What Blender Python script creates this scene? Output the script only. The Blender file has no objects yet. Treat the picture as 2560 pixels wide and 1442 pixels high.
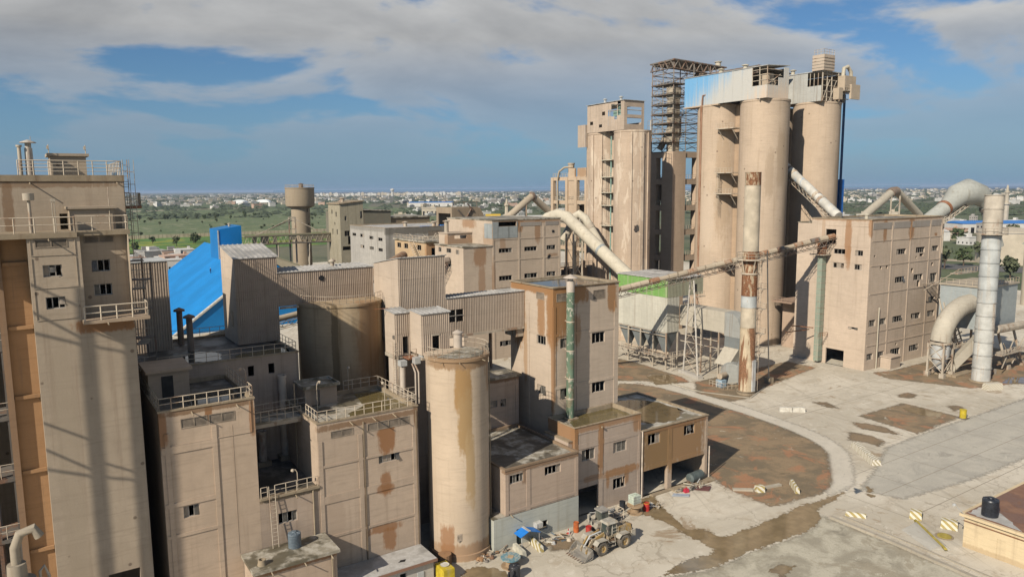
import bpy, bmesh, math, random
from mathutils import Vector, Matrix
random.seed(11)
R = math.radians
sc = bpy.context.scene
COL = sc.collection

# ------------------------------------------------------------------ camera, sky, sun, exposure
CAM_H = 41.0
cam_d = bpy.data.cameras.new('camera'); cam = bpy.data.objects.new('camera', cam_d); COL.objects.link(cam)
sc.camera = cam
cam_d.sensor_width = 36.0; cam_d.lens = 26.156; cam_d.clip_end = 60000; cam_d.clip_start = 0.5
_a = R(56.3); _p = math.atan(247.5/1860.0); _r = math.atan(0.0082)
_F = Vector((math.cos(_a), math.sin(_a), 0)); _Rt = Vector((math.sin(_a), -math.cos(_a), 0)); _Z = Vector((0, 0, 1))
_fwd = math.cos(_p)*_F - math.sin(_p)*_Z; _up = math.cos(_p)*_Z + math.sin(_p)*_F
_cr = math.cos(_r)*_Rt - math.sin(_r)*_up; _cu = math.sin(_r)*_Rt + math.cos(_r)*_up
m = Matrix.Identity(4)
for i in range(3):
    m[i][0] = _cr[i]; m[i][1] = _cu[i]; m[i][2] = -_fwd[i]
m[0][3], m[1][3], m[2][3] = 0, 0, CAM_H
cam.matrix_world = m

SUN_EL = R(34.0)
SUN_DIR = Vector((-math.cos(SUN_EL)*math.cos(R(20)), -math.cos(SUN_EL)*math.sin(R(20)), math.sin(SUN_EL)))   # towards the sun
sun_d = bpy.data.lights.new('sun', 'SUN'); sun = bpy.data.objects.new('sun', sun_d); COL.objects.link(sun)
sun_d.energy = 5.0; sun_d.angle = R(0.55); sun_d.color = (1.0, 0.92, 0.79)
sun.rotation_euler = SUN_DIR.to_track_quat('Z', 'Y').to_euler(); sun.location = (-100, -60, 120)

w = bpy.data.worlds.new('World'); sc.world = w; w.use_nodes = True
def build_world():
    nt = w.node_tree; nt.nodes.clear()
    L = nt.links.new
    def nd(t, **k):
        n = nt.nodes.new(t)
        for a, b in k.items(): setattr(n, a, b)
        return n
    def mth(op, a, b=None, c=None):
        n = nd('ShaderNodeMath', operation=op)
        for i, v in enumerate((a, b, c)):
            if v is None: continue
            if isinstance(v, (int, float)): n.inputs[i].default_value = v
            else: L(v, n.inputs[i])
        return n.outputs[0]
    out = nd('ShaderNodeOutputWorld'); bg = nd('ShaderNodeBackground'); bg.inputs[1].default_value = 0.06
    L(bg.outputs[0], out.inputs[0])
    sky = nd('ShaderNodeTexSky', sky_type='NISHITA', sun_disc=False)
    sky.sun_elevation = SUN_EL; sky.sun_rotation = math.atan2(SUN_DIR.x, SUN_DIR.y)
    sky.altitude = 50; sky.air_density = 1.0; sky.dust_density = 0.6; sky.ozone_density = 2.0
    tc = nd('ShaderNodeTexCoord'); sep = nd('ShaderNodeSeparateXYZ'); L(tc.outputs['Generated'], sep.inputs[0])
    z = mth('MAXIMUM', sep.outputs[2], 0.0)
    inv = mth('DIVIDE', 1.0, mth('ADD', z, 0.20))
    cmb = nd('ShaderNodeCombineXYZ'); L(mth('MULTIPLY', sep.outputs[0], inv), cmb.inputs[0]); L(mth('MULTIPLY', sep.outputs[1], inv), cmb.inputs[1])
    def field(off):
        ad = nd('ShaderNodeVectorMath', operation='ADD'); L(cmb.outputs[0], ad.inputs[0]); ad.inputs[1].default_value = off
        n1 = nd('ShaderNodeTexNoise'); n1.inputs['Scale'].default_value = 1.15; n1.inputs['Detail'].default_value = 9; n1.inputs['Roughness'].default_value = 0.54; n1.inputs['Distortion'].default_value = 0.25
        n2 = nd('ShaderNodeTexNoise'); n2.inputs['Scale'].default_value = 0.33; n2.inputs['Detail'].default_value = 2
        L(ad.outputs[0], n1.inputs['Vector']); L(ad.outputs[0], n2.inputs['Vector'])
        return mth('ADD', mth('MULTIPLY', n1.outputs['Fac'], 0.75), mth('MULTIPLY', n2.outputs['Fac'], 0.45))
    base = (CLOUD[0], CLOUD[1], 2.0)
    d0 = field(base); d1 = field((base[0]-0.10, base[1]-0.05, base[2]+0.04))
    mr = nd('ShaderNodeMapRange', interpolation_type='SMOOTHSTEP'); L(d0, mr.inputs[0])
    mr.inputs[1].default_value = CLOUD[2]; mr.inputs[2].default_value = CLOUD[3]
    # shading: thick parts are grey underneath, thin parts and the sun side are bright
    thick = nd('ShaderNodeMapRange'); L(d0, thick.inputs[0]); thick.inputs[1].default_value = CLOUD[2]+0.03; thick.inputs[2].default_value = CLOUD[3]+0.17
    rim = mth('MULTIPLY', mth('SUBTRACT', d0, d1), 4.0)
    lit = mth('ADD', mth('SUBTRACT', 1.0, thick.outputs[0]), rim); lit = mth('MINIMUM', mth('MAXIMUM', lit, 0.0), 1.15)
    mixc = nd('ShaderNodeMix', data_type='RGBA', clamp_factor=False); L(lit, mixc.inputs[0])
    mixc.inputs[6].default_value = (3.5, 3.6, 3.8, 1); mixc.inputs[7].default_value = (8.2, 8.2, 8.1, 1)
    # clouds thin into bluish air towards the horizon
    far = nd('ShaderNodeMapRange'); L(z, far.inputs[0]); far.inputs[1].default_value = 0.02; far.inputs[2].default_value = 0.19; far.inputs[3].default_value = 0.0; far.inputs[4].default_value = 1.0
    mixf = nd('ShaderNodeMix', data_type='RGBA'); L(far.outputs[0], mixf.inputs[0]); mixf.inputs[6].default_value = (4.3, 5.1, 6.3, 1); L(mixc.outputs[2], mixf.inputs[7])
    fac = mth('MULTIPLY', mr.outputs[0], mth('ADD', 0.12, mth('MULTIPLY', far.outputs[0], 0.84)))
    hs = nd('ShaderNodeMix', data_type='RGBA', blend_type='MULTIPLY'); hs.inputs[0].default_value = 1.0
    L(sky.outputs[0], hs.inputs[6]); hs.inputs[7].default_value = SKYMUL
    # haze-blue of the lowest sky
    hz = nd('ShaderNodeMix', data_type='RGBA'); hzf = nd('ShaderNodeMapRange'); L(z, hzf.inputs[0]); hzf.inputs[1].default_value = 0.0; hzf.inputs[2].default_value = 0.14; hzf.inputs[3].default_value = 0.75; hzf.inputs[4].default_value = 0.0
    L(hzf.outputs[0], hz.inputs[0]); L(hs.outputs[2], hz.inputs[6]); hz.inputs[7].default_value = (2.7, 4.7, 7.4, 1)
    mx = nd('ShaderNodeMix', data_type='RGBA'); L(fac, mx.inputs[0]); L(hz.outputs[2], mx.inputs[6]); L(mixf.outputs[2], mx.inputs[7])
    L(mx.outputs[2], bg.inputs[0])
CLOUD = (-4.2, 3.7, 0.578, 0.648)
SKYMUL = (0.66, 0.95, 1.22, 1)
build_world()
sc.view_settings.view_transform = 'Standard'; sc.view_settings.look = 'None'; sc.view_settings.exposure = 0.08; sc.view_settings.gamma = 1.0
sc.cycles.diffuse_bounces = 1; sc.cycles.max_bounces = 6

# ------------------------------------------------------------------ materials
MATS = {}
class NT:
    def __init__(s, name):
        s.m = bpy.data.materials.new(name); s.m.use_nodes = True; s.t = s.m.node_tree; s.b = s.t.nodes['Principled BSDF']
        s.pos = s.n('ShaderNodeNewGeometry').outputs['Position']
    def n(s, t, **k):
        n = s.t.nodes.new(t)
        for a, b in k.items(): setattr(n, a, b)
        return n
    def l(s, a, b): s.t.links.new(a, b)
    def vscale(s, v, sc3):
        n = s.n('ShaderNodeVectorMath', operation='MULTIPLY'); s.l(v, n.inputs[0]); n.inputs[1].default_value = sc3; return n.outputs[0]
    def noise(s, scale, detail=4, rough=0.55, vec=None, dist=0.0, color=False):
        n = s.n('ShaderNodeTexNoise'); n.inputs['Scale'].default_value = scale; n.inputs['Detail'].default_value = detail
        n.inputs['Roughness'].default_value = rough; n.inputs['Distortion'].default_value = dist
        s.l(vec if vec is not None else s.pos, n.inputs['Vector']); return n.outputs['Color' if color else 'Fac']
    def ramp(s, f, a, b, lo=0.0, hi=1.0, smooth=True):
        n = s.n('ShaderNodeMapRange'); n.interpolation_type = 'SMOOTHSTEP' if smooth else 'LINEAR'
        s.l(f, n.inputs[0]); n.inputs[1].default_value = a; n.inputs[2].default_value = b; n.inputs[3].default_value = lo; n.inputs[4].default_value = hi; return n.outputs[0]
    def math(s, op, a, b=None):
        n = s.n('ShaderNodeMath', operation=op)
        for i, v in enumerate((a, b)):
            if v is None: continue
            if isinstance(v, (int, float)): n.inputs[i].default_value = v
            else: s.l(v, n.inputs[i])
        return n.outputs[0]
    def mix(s, f, a, b, mode='MIX'):
        n = s.n('ShaderNodeMix', data_type='RGBA', blend_type=mode)
        if isinstance(f, (int, float)): n.inputs[0].default_value = f
        else: s.l(f, n.inputs[0])
        for i, v in ((6, a), (7, b)):
            if isinstance(v, tuple): n.inputs[i].default_value = (*v[:3], 1)
            else: s.l(v, n.inputs[i])
        return n.outputs[2]
    def color(s, c):
        if isinstance(c, tuple): s.b.inputs['Base Color'].default_value = (*c[:3], 1)
        else: s.l(c, s.b.inputs['Base Color'])
    def bump(s, h, strength=0.3, dist=0.05):
        n = s.n('ShaderNodeBump'); n.inputs['Strength'].default_value = strength; n.inputs['Distance'].default_value = dist
        s.l(h, n.inputs['Height']); s.l(n.outputs[0], s.b.inputs['Normal'])
    def rough(s, v):
        if isinstance(v, (int, float)): s.b.inputs['Roughness'].default_value = v
        else: s.l(v, s.b.inputs['Roughness'])
    def ellip(s, c, size, distort):
        # mask of a stain with a ragged outline, centred at world point c
        a = s.n('ShaderNodeVectorMath', operation='SUBTRACT'); s.l(s.pos, a.inputs[0]); a.inputs[1].default_value = c
        b = s.vscale(a.outputs[0], tuple(1.0/(v*1.15) for v in size))
        ad = s.n('ShaderNodeVectorMath', operation='ADD'); s.l(b, ad.inputs[0]); s.l(distort[0], ad.inputs[1])
        sq = s.n('ShaderNodeVectorMath', operation='MULTIPLY'); s.l(ad.outputs[0], sq.inputs[0]); s.l(ad.outputs[0], sq.inputs[1])
        ln = s.n('ShaderNodeVectorMath', operation='LENGTH'); s.l(sq.outputs[0], ln.inputs[0])
        return s.ramp(s.math('ADD', ln.outputs['Value'], distort[1]), 0.45, 1.15, 1.0, 0.0)

RUST = (0.27, 0.125, 0.05)
def plaster(name, base=(0.51, 0.39, 0.29), stains=(), streak=0.35, dirt=(0.22, 0.155, 0.105), patch=0.25, light=None, bump=0.25, topz=None, rough=0.92, pock=0.0):
    """weathered painted render; stains = [(centre, size, colour, strength)]"""
    if name in MATS: return MATS[name]
    t = NT(name)
    big = t.noise(0.13, 5, 0.6); mid = t.noise(0.9, 5, 0.6); fine = t.noise(6.0, 4, 0.6)
    c = t.mix(t.ramp(big, 0.35, 0.7), tuple(v*0.93 for v in base), tuple(min(1, v*1.08) for v in base))
    c = t.mix(t.ramp(mid, 0.3, 0.75, 0.0, patch), c, tuple(v*0.72 for v in base))
    sv = t.vscale(t.pos, (1.3, 1.3, 0.045))
    st = t.noise(1.0, 5, 0.65, sv)
    c = t.mix(t.math('MULTIPLY', t.ramp(st, 0.52, 0.72), streak), c, dirt)
    co = t.noise(1.0, 5, 0.6, t.vscale(t.pos, (0.35, 0.35, 4.5)))   # courses of the blockwork showing through
    c = t.mix(t.ramp(co, 0.5, 0.68, 0, 0.3), c, tuple(v*0.62 for v in base))
    dr = t.noise(1.0, 6, 0.7, t.vscale(t.pos, (3.2, 3.2, 0.11)))   # thin drip marks
    c = t.mix(t.ramp(dr, 0.58, 0.74, 0, 0.45*min(1, streak*2)), c, dirt)
    if light:   # paler areas where the paint has flaked
        lv = t.vscale(t.pos, (0.5, 0.5, 0.12))
        c = t.mix(t.ramp(t.noise(1.0, 7, 0.65, lv, 0.4), 0.54, 0.575, 0, 0.85), c, light)
    c = t.mix(t.ramp(fine, 0.55, 0.8, 0.0, 0.22), c, tuple(v*0.6 for v in base))
    if topz is not None:   # damp band under the roof edge
        sp = t.n('ShaderNodeSeparateXYZ'); t.l(t.pos, sp.inputs[0])
        k = t.math('ADD', sp.outputs[2], t.math('MULTIPLY', t.noise(1.0, 4, 0.6, t.vscale(t.pos, (0.9, 0.9, 0.1))), 2.6))
        c = t.mix(t.ramp(k, topz+0.75, topz+1.2, 0, 0.75), c, RUST)
    if stains:
        dv = t.n('ShaderNodeVectorMath', operation='SUBTRACT'); t.l(t.noise(0.9, 6, 0.7, t.vscale(t.pos, (1.0, 1.0, 0.45)), 0.2, True), dv.inputs[0]); dv.inputs[1].default_value = (0.5, 0.5, 0.5)
        ds = (t.vscale(dv.outputs[0], (1.1, 1.1, 1.0)), t.math('MULTIPLY', t.math('SUBTRACT', t.math('ADD', t.noise(1.0, 6, 0.7, t.vscale(t.pos, (3.0, 3.0, 0.35))), t.math('MULTIPLY', t.noise(2.2, 6, 0.7), 0.7)), 0.85), 1.5))
        for (cc, sz, col, k) in stains:
            c = t.mix(t.math('MULTIPLY', t.ellip(cc, sz, ds), k), c, col)
    if pock:   # scars of small hits
        vo = t.n('ShaderNodeTexVoronoi'); vo.inputs['Scale'].default_value = pock; t.l(t.pos, vo.inputs['Vector']); c = t.mix(t.ramp(vo.outputs['Distance'], 0.055, 0.1, 0.75, 0), c, (0.13, 0.09, 0.065))
    c = t.mix(t.ramp(t.n('ShaderNodeObjectInfo').outputs['Random'], 0, 1, 0, 0.2, False), c, tuple(v*0.45 for v in base))   # no two pieces are painted alike
    t.color(c); t.rough(rough); t.b.inputs['Specular IOR Level'].default_value = 0.2
    t.bump(t.math('ADD', fine, t.math('MULTIPLY', mid, 0.7)), bump, 0.04)
    MATS[name] = t.m; return t.m

def simple(name, col, rough=0.7, metal=0.0, var=0.25, scale=1.5, spec=0.3, dirt=None, dirtk=0.4, bump=0.0):
    if name in MATS: return MATS[name]
    t = NT(name)
    n = t.noise(scale, 5, 0.6)
    c = t.mix(t.ramp(n, 0.3, 0.7), tuple(v*(1-var) for v in col), tuple(min(1, v*(1+var*0.6)) for v in col))
    if dirt:
        d = t.noise(scale*0.6, 6, 0.65, t.vscale(t.pos, (1, 1, 0.35)))
        c = t.mix(t.ramp(d, 0.48, 0.62, 0, dirtk), c, dirt)
    c = t.mix(t.ramp(t.n('ShaderNodeObjectInfo').outputs['Random'], 0, 1, 0, 0.22, False), c, tuple(v*0.5 for v in col))
    t.color(c); t.rough(rough); t.b.inputs['Metallic'].default_value = metal; t.b.inputs['Specular IOR Level'].default_value = spec
    if bump: t.bump(t.noise(scale*4, 4), bump, 0.03)
    MATS[name] = t.m; return t.m

def roofmat(name, base=(0.27, 0.235, 0.175), wet=(0.09, 0.075, 0.045), pale=(0.42, 0.38, 0.31), wetk=0.85, thr=0.5):
    if name in MATS: return MATS[name]
    t = NT(name)
    a = t.noise(0.28, 6, 0.6, None, 0.3); b = t.noise(1.1, 6, 0.65); f = t.noise(7, 4)
    c = t.mix(t.ramp(b, 0.4, 0.62), base, pale)
    wm = t.ramp(a, thr-0.03, thr+0.05)
    c = t.mix(t.math('MULTIPLY', wm, wetk), c, wet)
    c = t.mix(t.ramp(f, 0.5, 0.8, 0, 0.35), c, tuple(v*0.5 for v in base))
    t.color(c); t.rough(t.ramp(a, thr-0.03, thr+0.06, 0.9, 0.45)); t.bump(f, 0.3, 0.03)
    MATS[name] = t.m; return t.m

def water(name, col, rough=0.06):
    if name in MATS: return MATS[name]
    t = NT(name)
    t.color(t.mix(t.ramp(t.noise(0.8, 4), 0.35, 0.7), col, tuple(v*1.35 for v in col))); t.rough(rough); t.b.inputs['Specular IOR Level'].default_value = 0.5
    t.bump(t.noise(3.0, 2), 0.02, 0.01)
    MATS[name] = t.m; return t.m

def rusty(name, base, k=0.5, rust=(0.20, 0.075, 0.025), thr=0.5, light=None, metal=0.0, zs=0.25):
    """painted steel with rust runs"""
    if name in MATS: return MATS[name]
    t = NT(name)
    v = t.vscale(t.pos, (1.1, 1.1, zs))
    n = t.noise(0.8, 7, 0.65, v, 0.3); f = t.noise(5, 4)
    c = t.mix(t.ramp(t.noise(0.5, 4), 0.35, 0.7), tuple(x*0.85 for x in base), tuple(min(1, x*1.12) for x in base))
    if light: c = t.mix(t.ramp(t.noise(1.6, 5, 0.6), 0.56, 0.6, 0, 0.8), c, light)
    r = t.mix(t.ramp(f, 0.35, 0.7), tuple(x*0.65 for x in rust), tuple(x*1.5 for x in rust))
    c = t.mix(t.math('MULTIPLY', t.ramp(n, thr, thr+0.07), k), c, r)
    t.color(c); t.rough(0.72); t.b.inputs['Metallic'].default_value = metal; t.b.inputs['Specular IOR Level'].default_value = 0.3
    t.bump(f, 0.12, 0.03)
    MATS[name] = t.m; return t.m

# ------------------------------------------------------------------ mesh building
class MB:
    def __init__(s): s.v = []; s.f = []
    def quad(s, a, b, c, d):
        i = len(s.v); s.v += [a, b, c, d]; s.f.append((i, i+1, i+2, i+3)); return s
    def poly(s, pts):
        i = len(s.v); s.v += list(pts); s.f.append(tuple(range(i, i+len(pts)))); return s
    def box(s, x0, x1, y0, y1, z0, z1):
        i = len(s.v)
        s.v += [(x0,y0,z0),(x1,y0,z0),(x1,y1,z0),(x0,y1,z0),(x0,y0,z1),(x1,y0,z1),(x1,y1,z1),(x0,y1,z1)]
        s.f += [(i,i+3,i+2,i+1),(i+4,i+5,i+6,i+7),(i,i+1,i+5,i+4),(i+1,i+2,i+6,i+5),(i+2,i+3,i+7,i+6),(i+3,i,i+4,i+7)]; return s
    def hexa(s, p):     # eight corners: four below, four above
        i = len(s.v); s.v += list(p)
        s.f += [(i,i+3,i+2,i+1),(i+4,i+5,i+6,i+7),(i,i+1,i+5,i+4),(i+1,i+2,i+6,i+5),(i+2,i+3,i+7,i+6),(i+3,i,i+4,i+7)]; return s
    def prism(s, pts, z0, z1):
        n = len(pts); i = len(s.v)
        s.v += [(x, y, z0) for x, y in pts] + [(x, y, z1) for x, y in pts]
        s.f.append(tuple(range(i+n-1, i-1, -1))); s.f.append(tuple(range(i+n, i+2*n)))
        for k in range(n): s.f.append((i+k, i+(k+1) % n, i+n+(k+1) % n, i+n+k))
        return s
    def tube(s, p, q, r, n=6, r2=None, caps=True):
        p = Vector(p); q = Vector(q); d = (q-p)
        if d.length < 1e-6: return s
        d.normalize(); a = d.orthogonal().normalized(); b = d.cross(a); r2 = r if r2 is None else r2
        i = len(s.v)
        for c, rr in ((p, r), (q, r2)):
            for k in range(n):
                t = 2*math.pi*k/n + math.pi/n; s.v.append(tuple(c + a*(rr*math.cos(t)) + b*(rr*math.sin(t))))
        for k in range(n): s.f.append((i+k, i+(k+1) % n, i+n+(k+1) % n, i+n+k))
        if caps: s.f.append(tuple(range(i+n-1, i-1, -1))); s.f.append(tuple(range(i+n, i+2*n)))
        return s
    def path(s, pts, r, n=8, caps=True):   # bent pipe with mitred joints
        P = [Vector(p) for p in pts]; rings = []; up = None
        for k, p in enumerate(P):
            d = ((P[k]-P[k-1]).normalized() if k else Vector((0,0,0))) + ((P[k+1]-P[k]).normalized() if k < len(P)-1 else Vector((0,0,0)))
            d.normalize()
            if up is None: up = d.orthogonal().normalized()
            a = (up - d*up.dot(d)).normalized(); up = a; b = d.cross(a)
            sc_ = 1.0
            if 0 < k < len(P)-1:
                cosn = (P[k]-P[k-1]).normalized().dot(d); sc_ = 1.0/max(0.6, cosn)
            rr = r[k] if isinstance(r, (list, tuple)) else r
            i = len(s.v)
            for j in range(n):
                t = 2*math.pi*j/n; s.v.append(tuple(p + a*(rr*math.cos(t)) + b*(rr*math.sin(t))))
            rings.append(i)
        for i, j in zip(rings, rings[1:]):
            for k in range(n): s.f.append((i+k, i+(k+1) % n, j+(k+1) % n, j+k))
        if caps: s.f.append(tuple(range(rings[0]+n-1, rings[0]-1, -1))); s.f.append(tuple(range(rings[-1], rings[-1]+n)))
        return s
    def lathe(s, cx, cy, prof, n=32, a0=0.0, a1=2*math.pi):   # prof = [(r, z)]
        full = abs(a1-a0-2*math.pi) < 1e-6; m_ = n if full else n+1; i = len(s.v)
        for (r, z) in prof:
            for k in range(m_):
                t = a0+(a1-a0)*k/n; s.v.append((cx+r*math.cos(t), cy+r*math.sin(t), z))
        for j in range(len(prof)-1):
            for k in range(n):
                k2 = (k+1) % m_; s.f.append((i+j*m_+k, i+j*m_+k2, i+(j+1)*m_+k2, i+(j+1)*m_+k))
        return s
    def disc(s, cx, cy, r, z, n=32): return s.poly([(cx+r*math.cos(2*math.pi*k/n), cy+r*math.sin(2*math.pi*k/n), z) for k in range(n)])
    def holed(s, ax, pl, u0, u1, z0, z1, holes=(), depth=0.3):
        P = (lambda u, z, o=0: (u, pl+o, z)) if ax == 'y' else (lambda u, z, o=0: (pl+o, u, z))
        hs = [(max(u0, a), min(u1, b), max(z0, c), min(z1, d)) for a, b, c, d in holes]
        us = sorted({u0, u1, *[h[0] for h in hs], *[h[1] for h in hs]}); zs = sorted({z0, z1, *[h[2] for h in hs], *[h[3] for h in hs]})
        for i in range(len(us)-1):
            for j in range(len(zs)-1):
                cu, cz = (us[i]+us[i+1])/2, (zs[j]+zs[j+1])/2
                if any(h[0] < cu < h[1] and h[2] < cz < h[3] for h in hs): continue
                s.quad(P(us[i], zs[j]), P(us[i+1], zs[j]), P(us[i+1], zs[j+1]), P(us[i], zs[j+1]))
        for a, b, c, d in hs:
            for (p, q) in (((a, c), (b, c)), ((b, c), (b, d)), ((b, d), (a, d)), ((a, d), (a, c))):
                s.quad(P(*p), P(*q), P(q[0], q[1], depth), P(p[0], p[1], depth))
        return s
    def corr(s, ax, pl, u0, u1, z0, z1, pitch=0.27, amp=0.06, z1b=None):
        """corrugated sheet; z1b = top height at u1 where the top slopes"""
        P = (lambda u, z, o: (u, pl-o, z)) if ax == 'y' else (lambda u, z, o: (pl-o, u, z))
        z1b = z1 if z1b is None else z1b
        n = max(1, int(round((u1-u0)/pitch))); pt = (u1-u0)/n; pr = []
        for k in range(n):
            a = u0+k*pt; pr += [(a, 0), (a+pt*0.36, 0), (a+pt*0.5, amp), (a+pt*0.86, amp)]
        pr.append((u1, 0)); i = len(s.v)
        for u, o in pr:
            zt = z1+(z1b-z1)*(u-u0)/(u1-u0); s.v += [P(u, z0, o), P(u, zt, o)]
        for k in range(len(pr)-1): s.f.append((i+2*k, i+2*k+2, i+2*k+3, i+2*k+1))
        return s
    def rail(s, pts, h=1.05, gap=1.5, r=0.032, mid=True, toe=False):
        for p, q in zip(pts, pts[1:]):
            p = Vector(p); q = Vector(q); L = (q-p).length; n = max(1, int(round(L/gap)))
            for k in range(n+1):
                c = p.lerp(q, k/n); s.tube(c, c+Vector((0,0,h)), r, 4)
            up = Vector((0,0,h)); s.tube(p+up, q+up, r, 4)
            if mid: s.tube(p+up*0.52, q+up*0.52, r*0.8, 4)
            if toe: s.tube(p+up*0.08, q+up*0.08, r*1.4, 4)
        return s
    def ladder(s, p, q, w=(0.45, 0, 0), gap=0.35, r=0.03, cage=False, out=(0, -1, 0)):
        p = Vector(p); q = Vector(q); w = Vector(w); s.tube(p, q, r, 4); s.tube(p+w, q+w, r, 4)
        n = int((q-p).length/gap)
        for k in range(1, n): c = p.lerp(q, k/n); s.tube(c, c+w, r*0.7, 4)
        if cage:
            o = Vector(out)*0.7; n = int((q-p).length/0.9)
            for k in range(2, n):
                c = p.lerp(q, k/n); s.tube(c, c+o, r*0.7, 4); s.tube(c+o, c+o+w, r*0.7, 4); s.tube(c+o+w, c+w, r*0.7, 4)
            s.tube(p.lerp(q, 0.15)+o, q+o, r*0.7, 4); s.tube(p.lerp(q, 0.15)+o+w, q+o+w, r*0.7, 4)
        return s
    def truss(s, p, q, h=1.2, w=1.0, n=10, r=0.05, brace=True):
        """box truss from p to q (p, q on its top centre line)"""
        p = Vector(p); q = Vector(q); d = (q-p).normalized(); side = Vector((-d.y, d.x, 0)).normalized()*(w/2); dn = Vector((0, 0, -h))
        for sd in (side, -side):
            s.tube(p+sd, q+sd, r, 4); s.tube(p+sd+dn, q+sd+dn, r, 4)
            for k in range(n):
                a = p.lerp(q, k/n)+sd; b = p.lerp(q, (k+1)/n)+sd
                m_ = (a+b)/2
                s.tube(a+dn, m_, r*0.7, 4); s.tube(m_, b+dn, r*0.7, 4)
        for k in range(n+1): c = p.lerp(q, k/n); s.tube(c+side+dn, c-side+dn, r*0.7, 4)
        return s

def _mesh(name, mb, mat, base, smooth):
    me = bpy.data.meshes.new(name); b = Vector(base)
    me.from_pydata([(v[0]-b.x, v[1]-b.y, v[2]-b.z) for v in mb.v], [], mb.f); me.update()
    if mat is not None: me.materials.append(mat)
    if smooth:
        for p in me.polygons: p.use_smooth = True
        me.set_sharp_from_angle(angle=R(40))
    return me
BASE = {}
def thing(name, label, cat, base, group=None):
    o = bpy.data.objects.new(name, None); COL.objects.link(o); o.location = base; o.empty_display_size = 0.5
    o['label'] = label; o['category'] = cat
    if group: o['group'] = group
    BASE[o.name] = tuple(base); return o
def part(mb, name, mat, parent, label=None, smooth=False, kind=None):
    b = BASE[parent.name]; o = bpy.data.objects.new(name, _mesh(name, mb, mat, b, smooth)); COL.objects.link(o); o.parent = parent
    BASE[o.name] = b
    if label: o['label'] = label
    if kind: o['kind'] = kind
    return o
def solo(mb, name, mat, label, cat, base, group=None, smooth=False):
    o = bpy.data.objects.new(name, _mesh(name, mb, mat, base, smooth)); COL.objects.link(o); o.location = base
    o['label'] = label; o['category'] = cat
    if group: o['group'] = group
    BASE[o.name] = tuple(base); return o
def struct(mb, name, mat, kind='structure', smooth=False, label=None):
    o = bpy.data.objects.new(name, _mesh(name, mb, mat, (0, 0, 0), smooth)); COL.objects.link(o); o['kind'] = kind
    if label: o['label'] = label
    BASE[o.name] = (0, 0, 0); return o
def copy_tree(o, parent=None):
    c = o.copy(); COL.objects.link(c); c.parent = parent
    for ch in [x for x in bpy.data.objects if x.parent == o]: copy_tree(ch, c)
    return c

# ------------------------------------------------------------------ shared palette
PL = plaster('plaster')
STEEL = rusty('steel_paint', (0.42, 0.36, 0.28), 0.5, thr=0.52)
RAILM = rusty('rail_paint', (0.50, 0.42, 0.32), 0.45, thr=0.54)
DARKST = rusty('dark_steel', (0.16, 0.14, 0.12), 0.5)
GALV = rusty('galvanised', (0.45, 0.45, 0.43), 0.35, thr=0.56)
FRAMEM = simple('window_frame_paint', (0.42, 0.38, 0.33), 0.6, var=0.3); LOUV = simple('louvre_paint', (0.30, 0.24, 0.18), 0.8, var=0.3)
GLASS = simple('dusty_glass', (0.12, 0.11, 0.095), 0.25, var=0.4, scale=3, spec=0.5)
PALEPANE = simple('boarded_pane', (0.33, 0.27, 0.21), 0.8, var=0.25, scale=2)
ROOF = roofmat('flat_roof'); ROOFD = roofmat('damp_flat_roof', (0.12, 0.105, 0.085), (0.05, 0.045, 0.035), (0.22, 0.2, 0.17))
ROOFP = roofmat('pale_flat_roof', (0.36, 0.34, 0.31), (0.2, 0.19, 0.17), (0.45, 0.43, 0.4), 0.5, 0.55)
COPE = plaster('coping_concrete', (0.36, 0.285, 0.195), streak=0.8, patch=0.8, dirt=(0.15, 0.09, 0.05))
CORR = plaster('corrugated_cladding', (0.47, 0.375, 0.29), streak=0.45, patch=0.3, bump=0.05)
CORRG = plaster('corrugated_cladding_grey', (0.40, 0.315, 0.245), streak=0.6, patch=0.5, bump=0.05, dirt=(0.2, 0.16, 0.11))
SHEET = plaster('flat_cladding', (0.52, 0.42, 0.325), streak=0.3, patch=0.2, bump=0.05)
CONC = plaster('silo_concrete', (0.50, 0.385, 0.285), streak=0.5, patch=0.2, light=(0.58, 0.47, 0.365))
POND = water('roof_water', (0.11, 0.085, 0.035)); MUDW = water('yard_water', (0.19, 0.14, 0.08), 0.06)  # yard water colour lightened in place of reflected sky

# ------------------------------------------------------------------ building helpers
def window(root, ax, pl, rect, n=3, keep=0.35, back=0.16, fr=0.06):
    u0, u1, z0, z1 = rect; P = pl+back
    mb = MB()
    def bx(a, b, c, d, o0=0.0, o1=0.06):
        if ax == 'y': mb.box(a, b, P+o0, P+o1, c, d)
        else: mb.box(P+o0, P+o1, a, b, c, d)
    bx(u0, u1, z0, z0+fr); bx(u0, u1, z1-fr, z1); bx(u0, u0+fr, z0+fr, z1-fr); bx(u1-fr, u1, z0+fr, z1-fr)
    wd = (u1-u0)/n
    for k in range(1, n): bx(u0+k*wd-fr*0.5, u0+k*wd+fr*0.5, z0+fr, z1-fr, 0.004, 0.056)
    wo = part(mb, 'window', FRAMEM, root)
    for k in range(n):
        if random.random() > keep: continue
        pm = MB(); a, b = u0+k*wd+fr*0.6, u0+(k+1)*wd-fr*0.6; c, d = z0+fr+0.01, z1-fr-0.01
        t = random.random(); tilt = 0.0 if t < 0.6 else random.uniform(0.15, 0.4)
        if t > 0.85: c = c+(d-c)*random.uniform(0.2, 0.5)
        cr = [(a, c, -tilt), (b, c, -tilt*random.uniform(0.6, 1.0)), (b, d, 0), (a, d, 0)]
        f = (lambda u, z, o: (u, P+0.03+o, z)) if ax == 'y' else (lambda u, z, o: (P+0.03+o, u, z))
        pm.hexa([f(*q) for q in cr]+[f(q[0], q[1], q[2]+0.012) for q in cr])
        part(pm, 'pane', GLASS if random.random() < 0.55 else PALEPANE, wo)
    return wo
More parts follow.
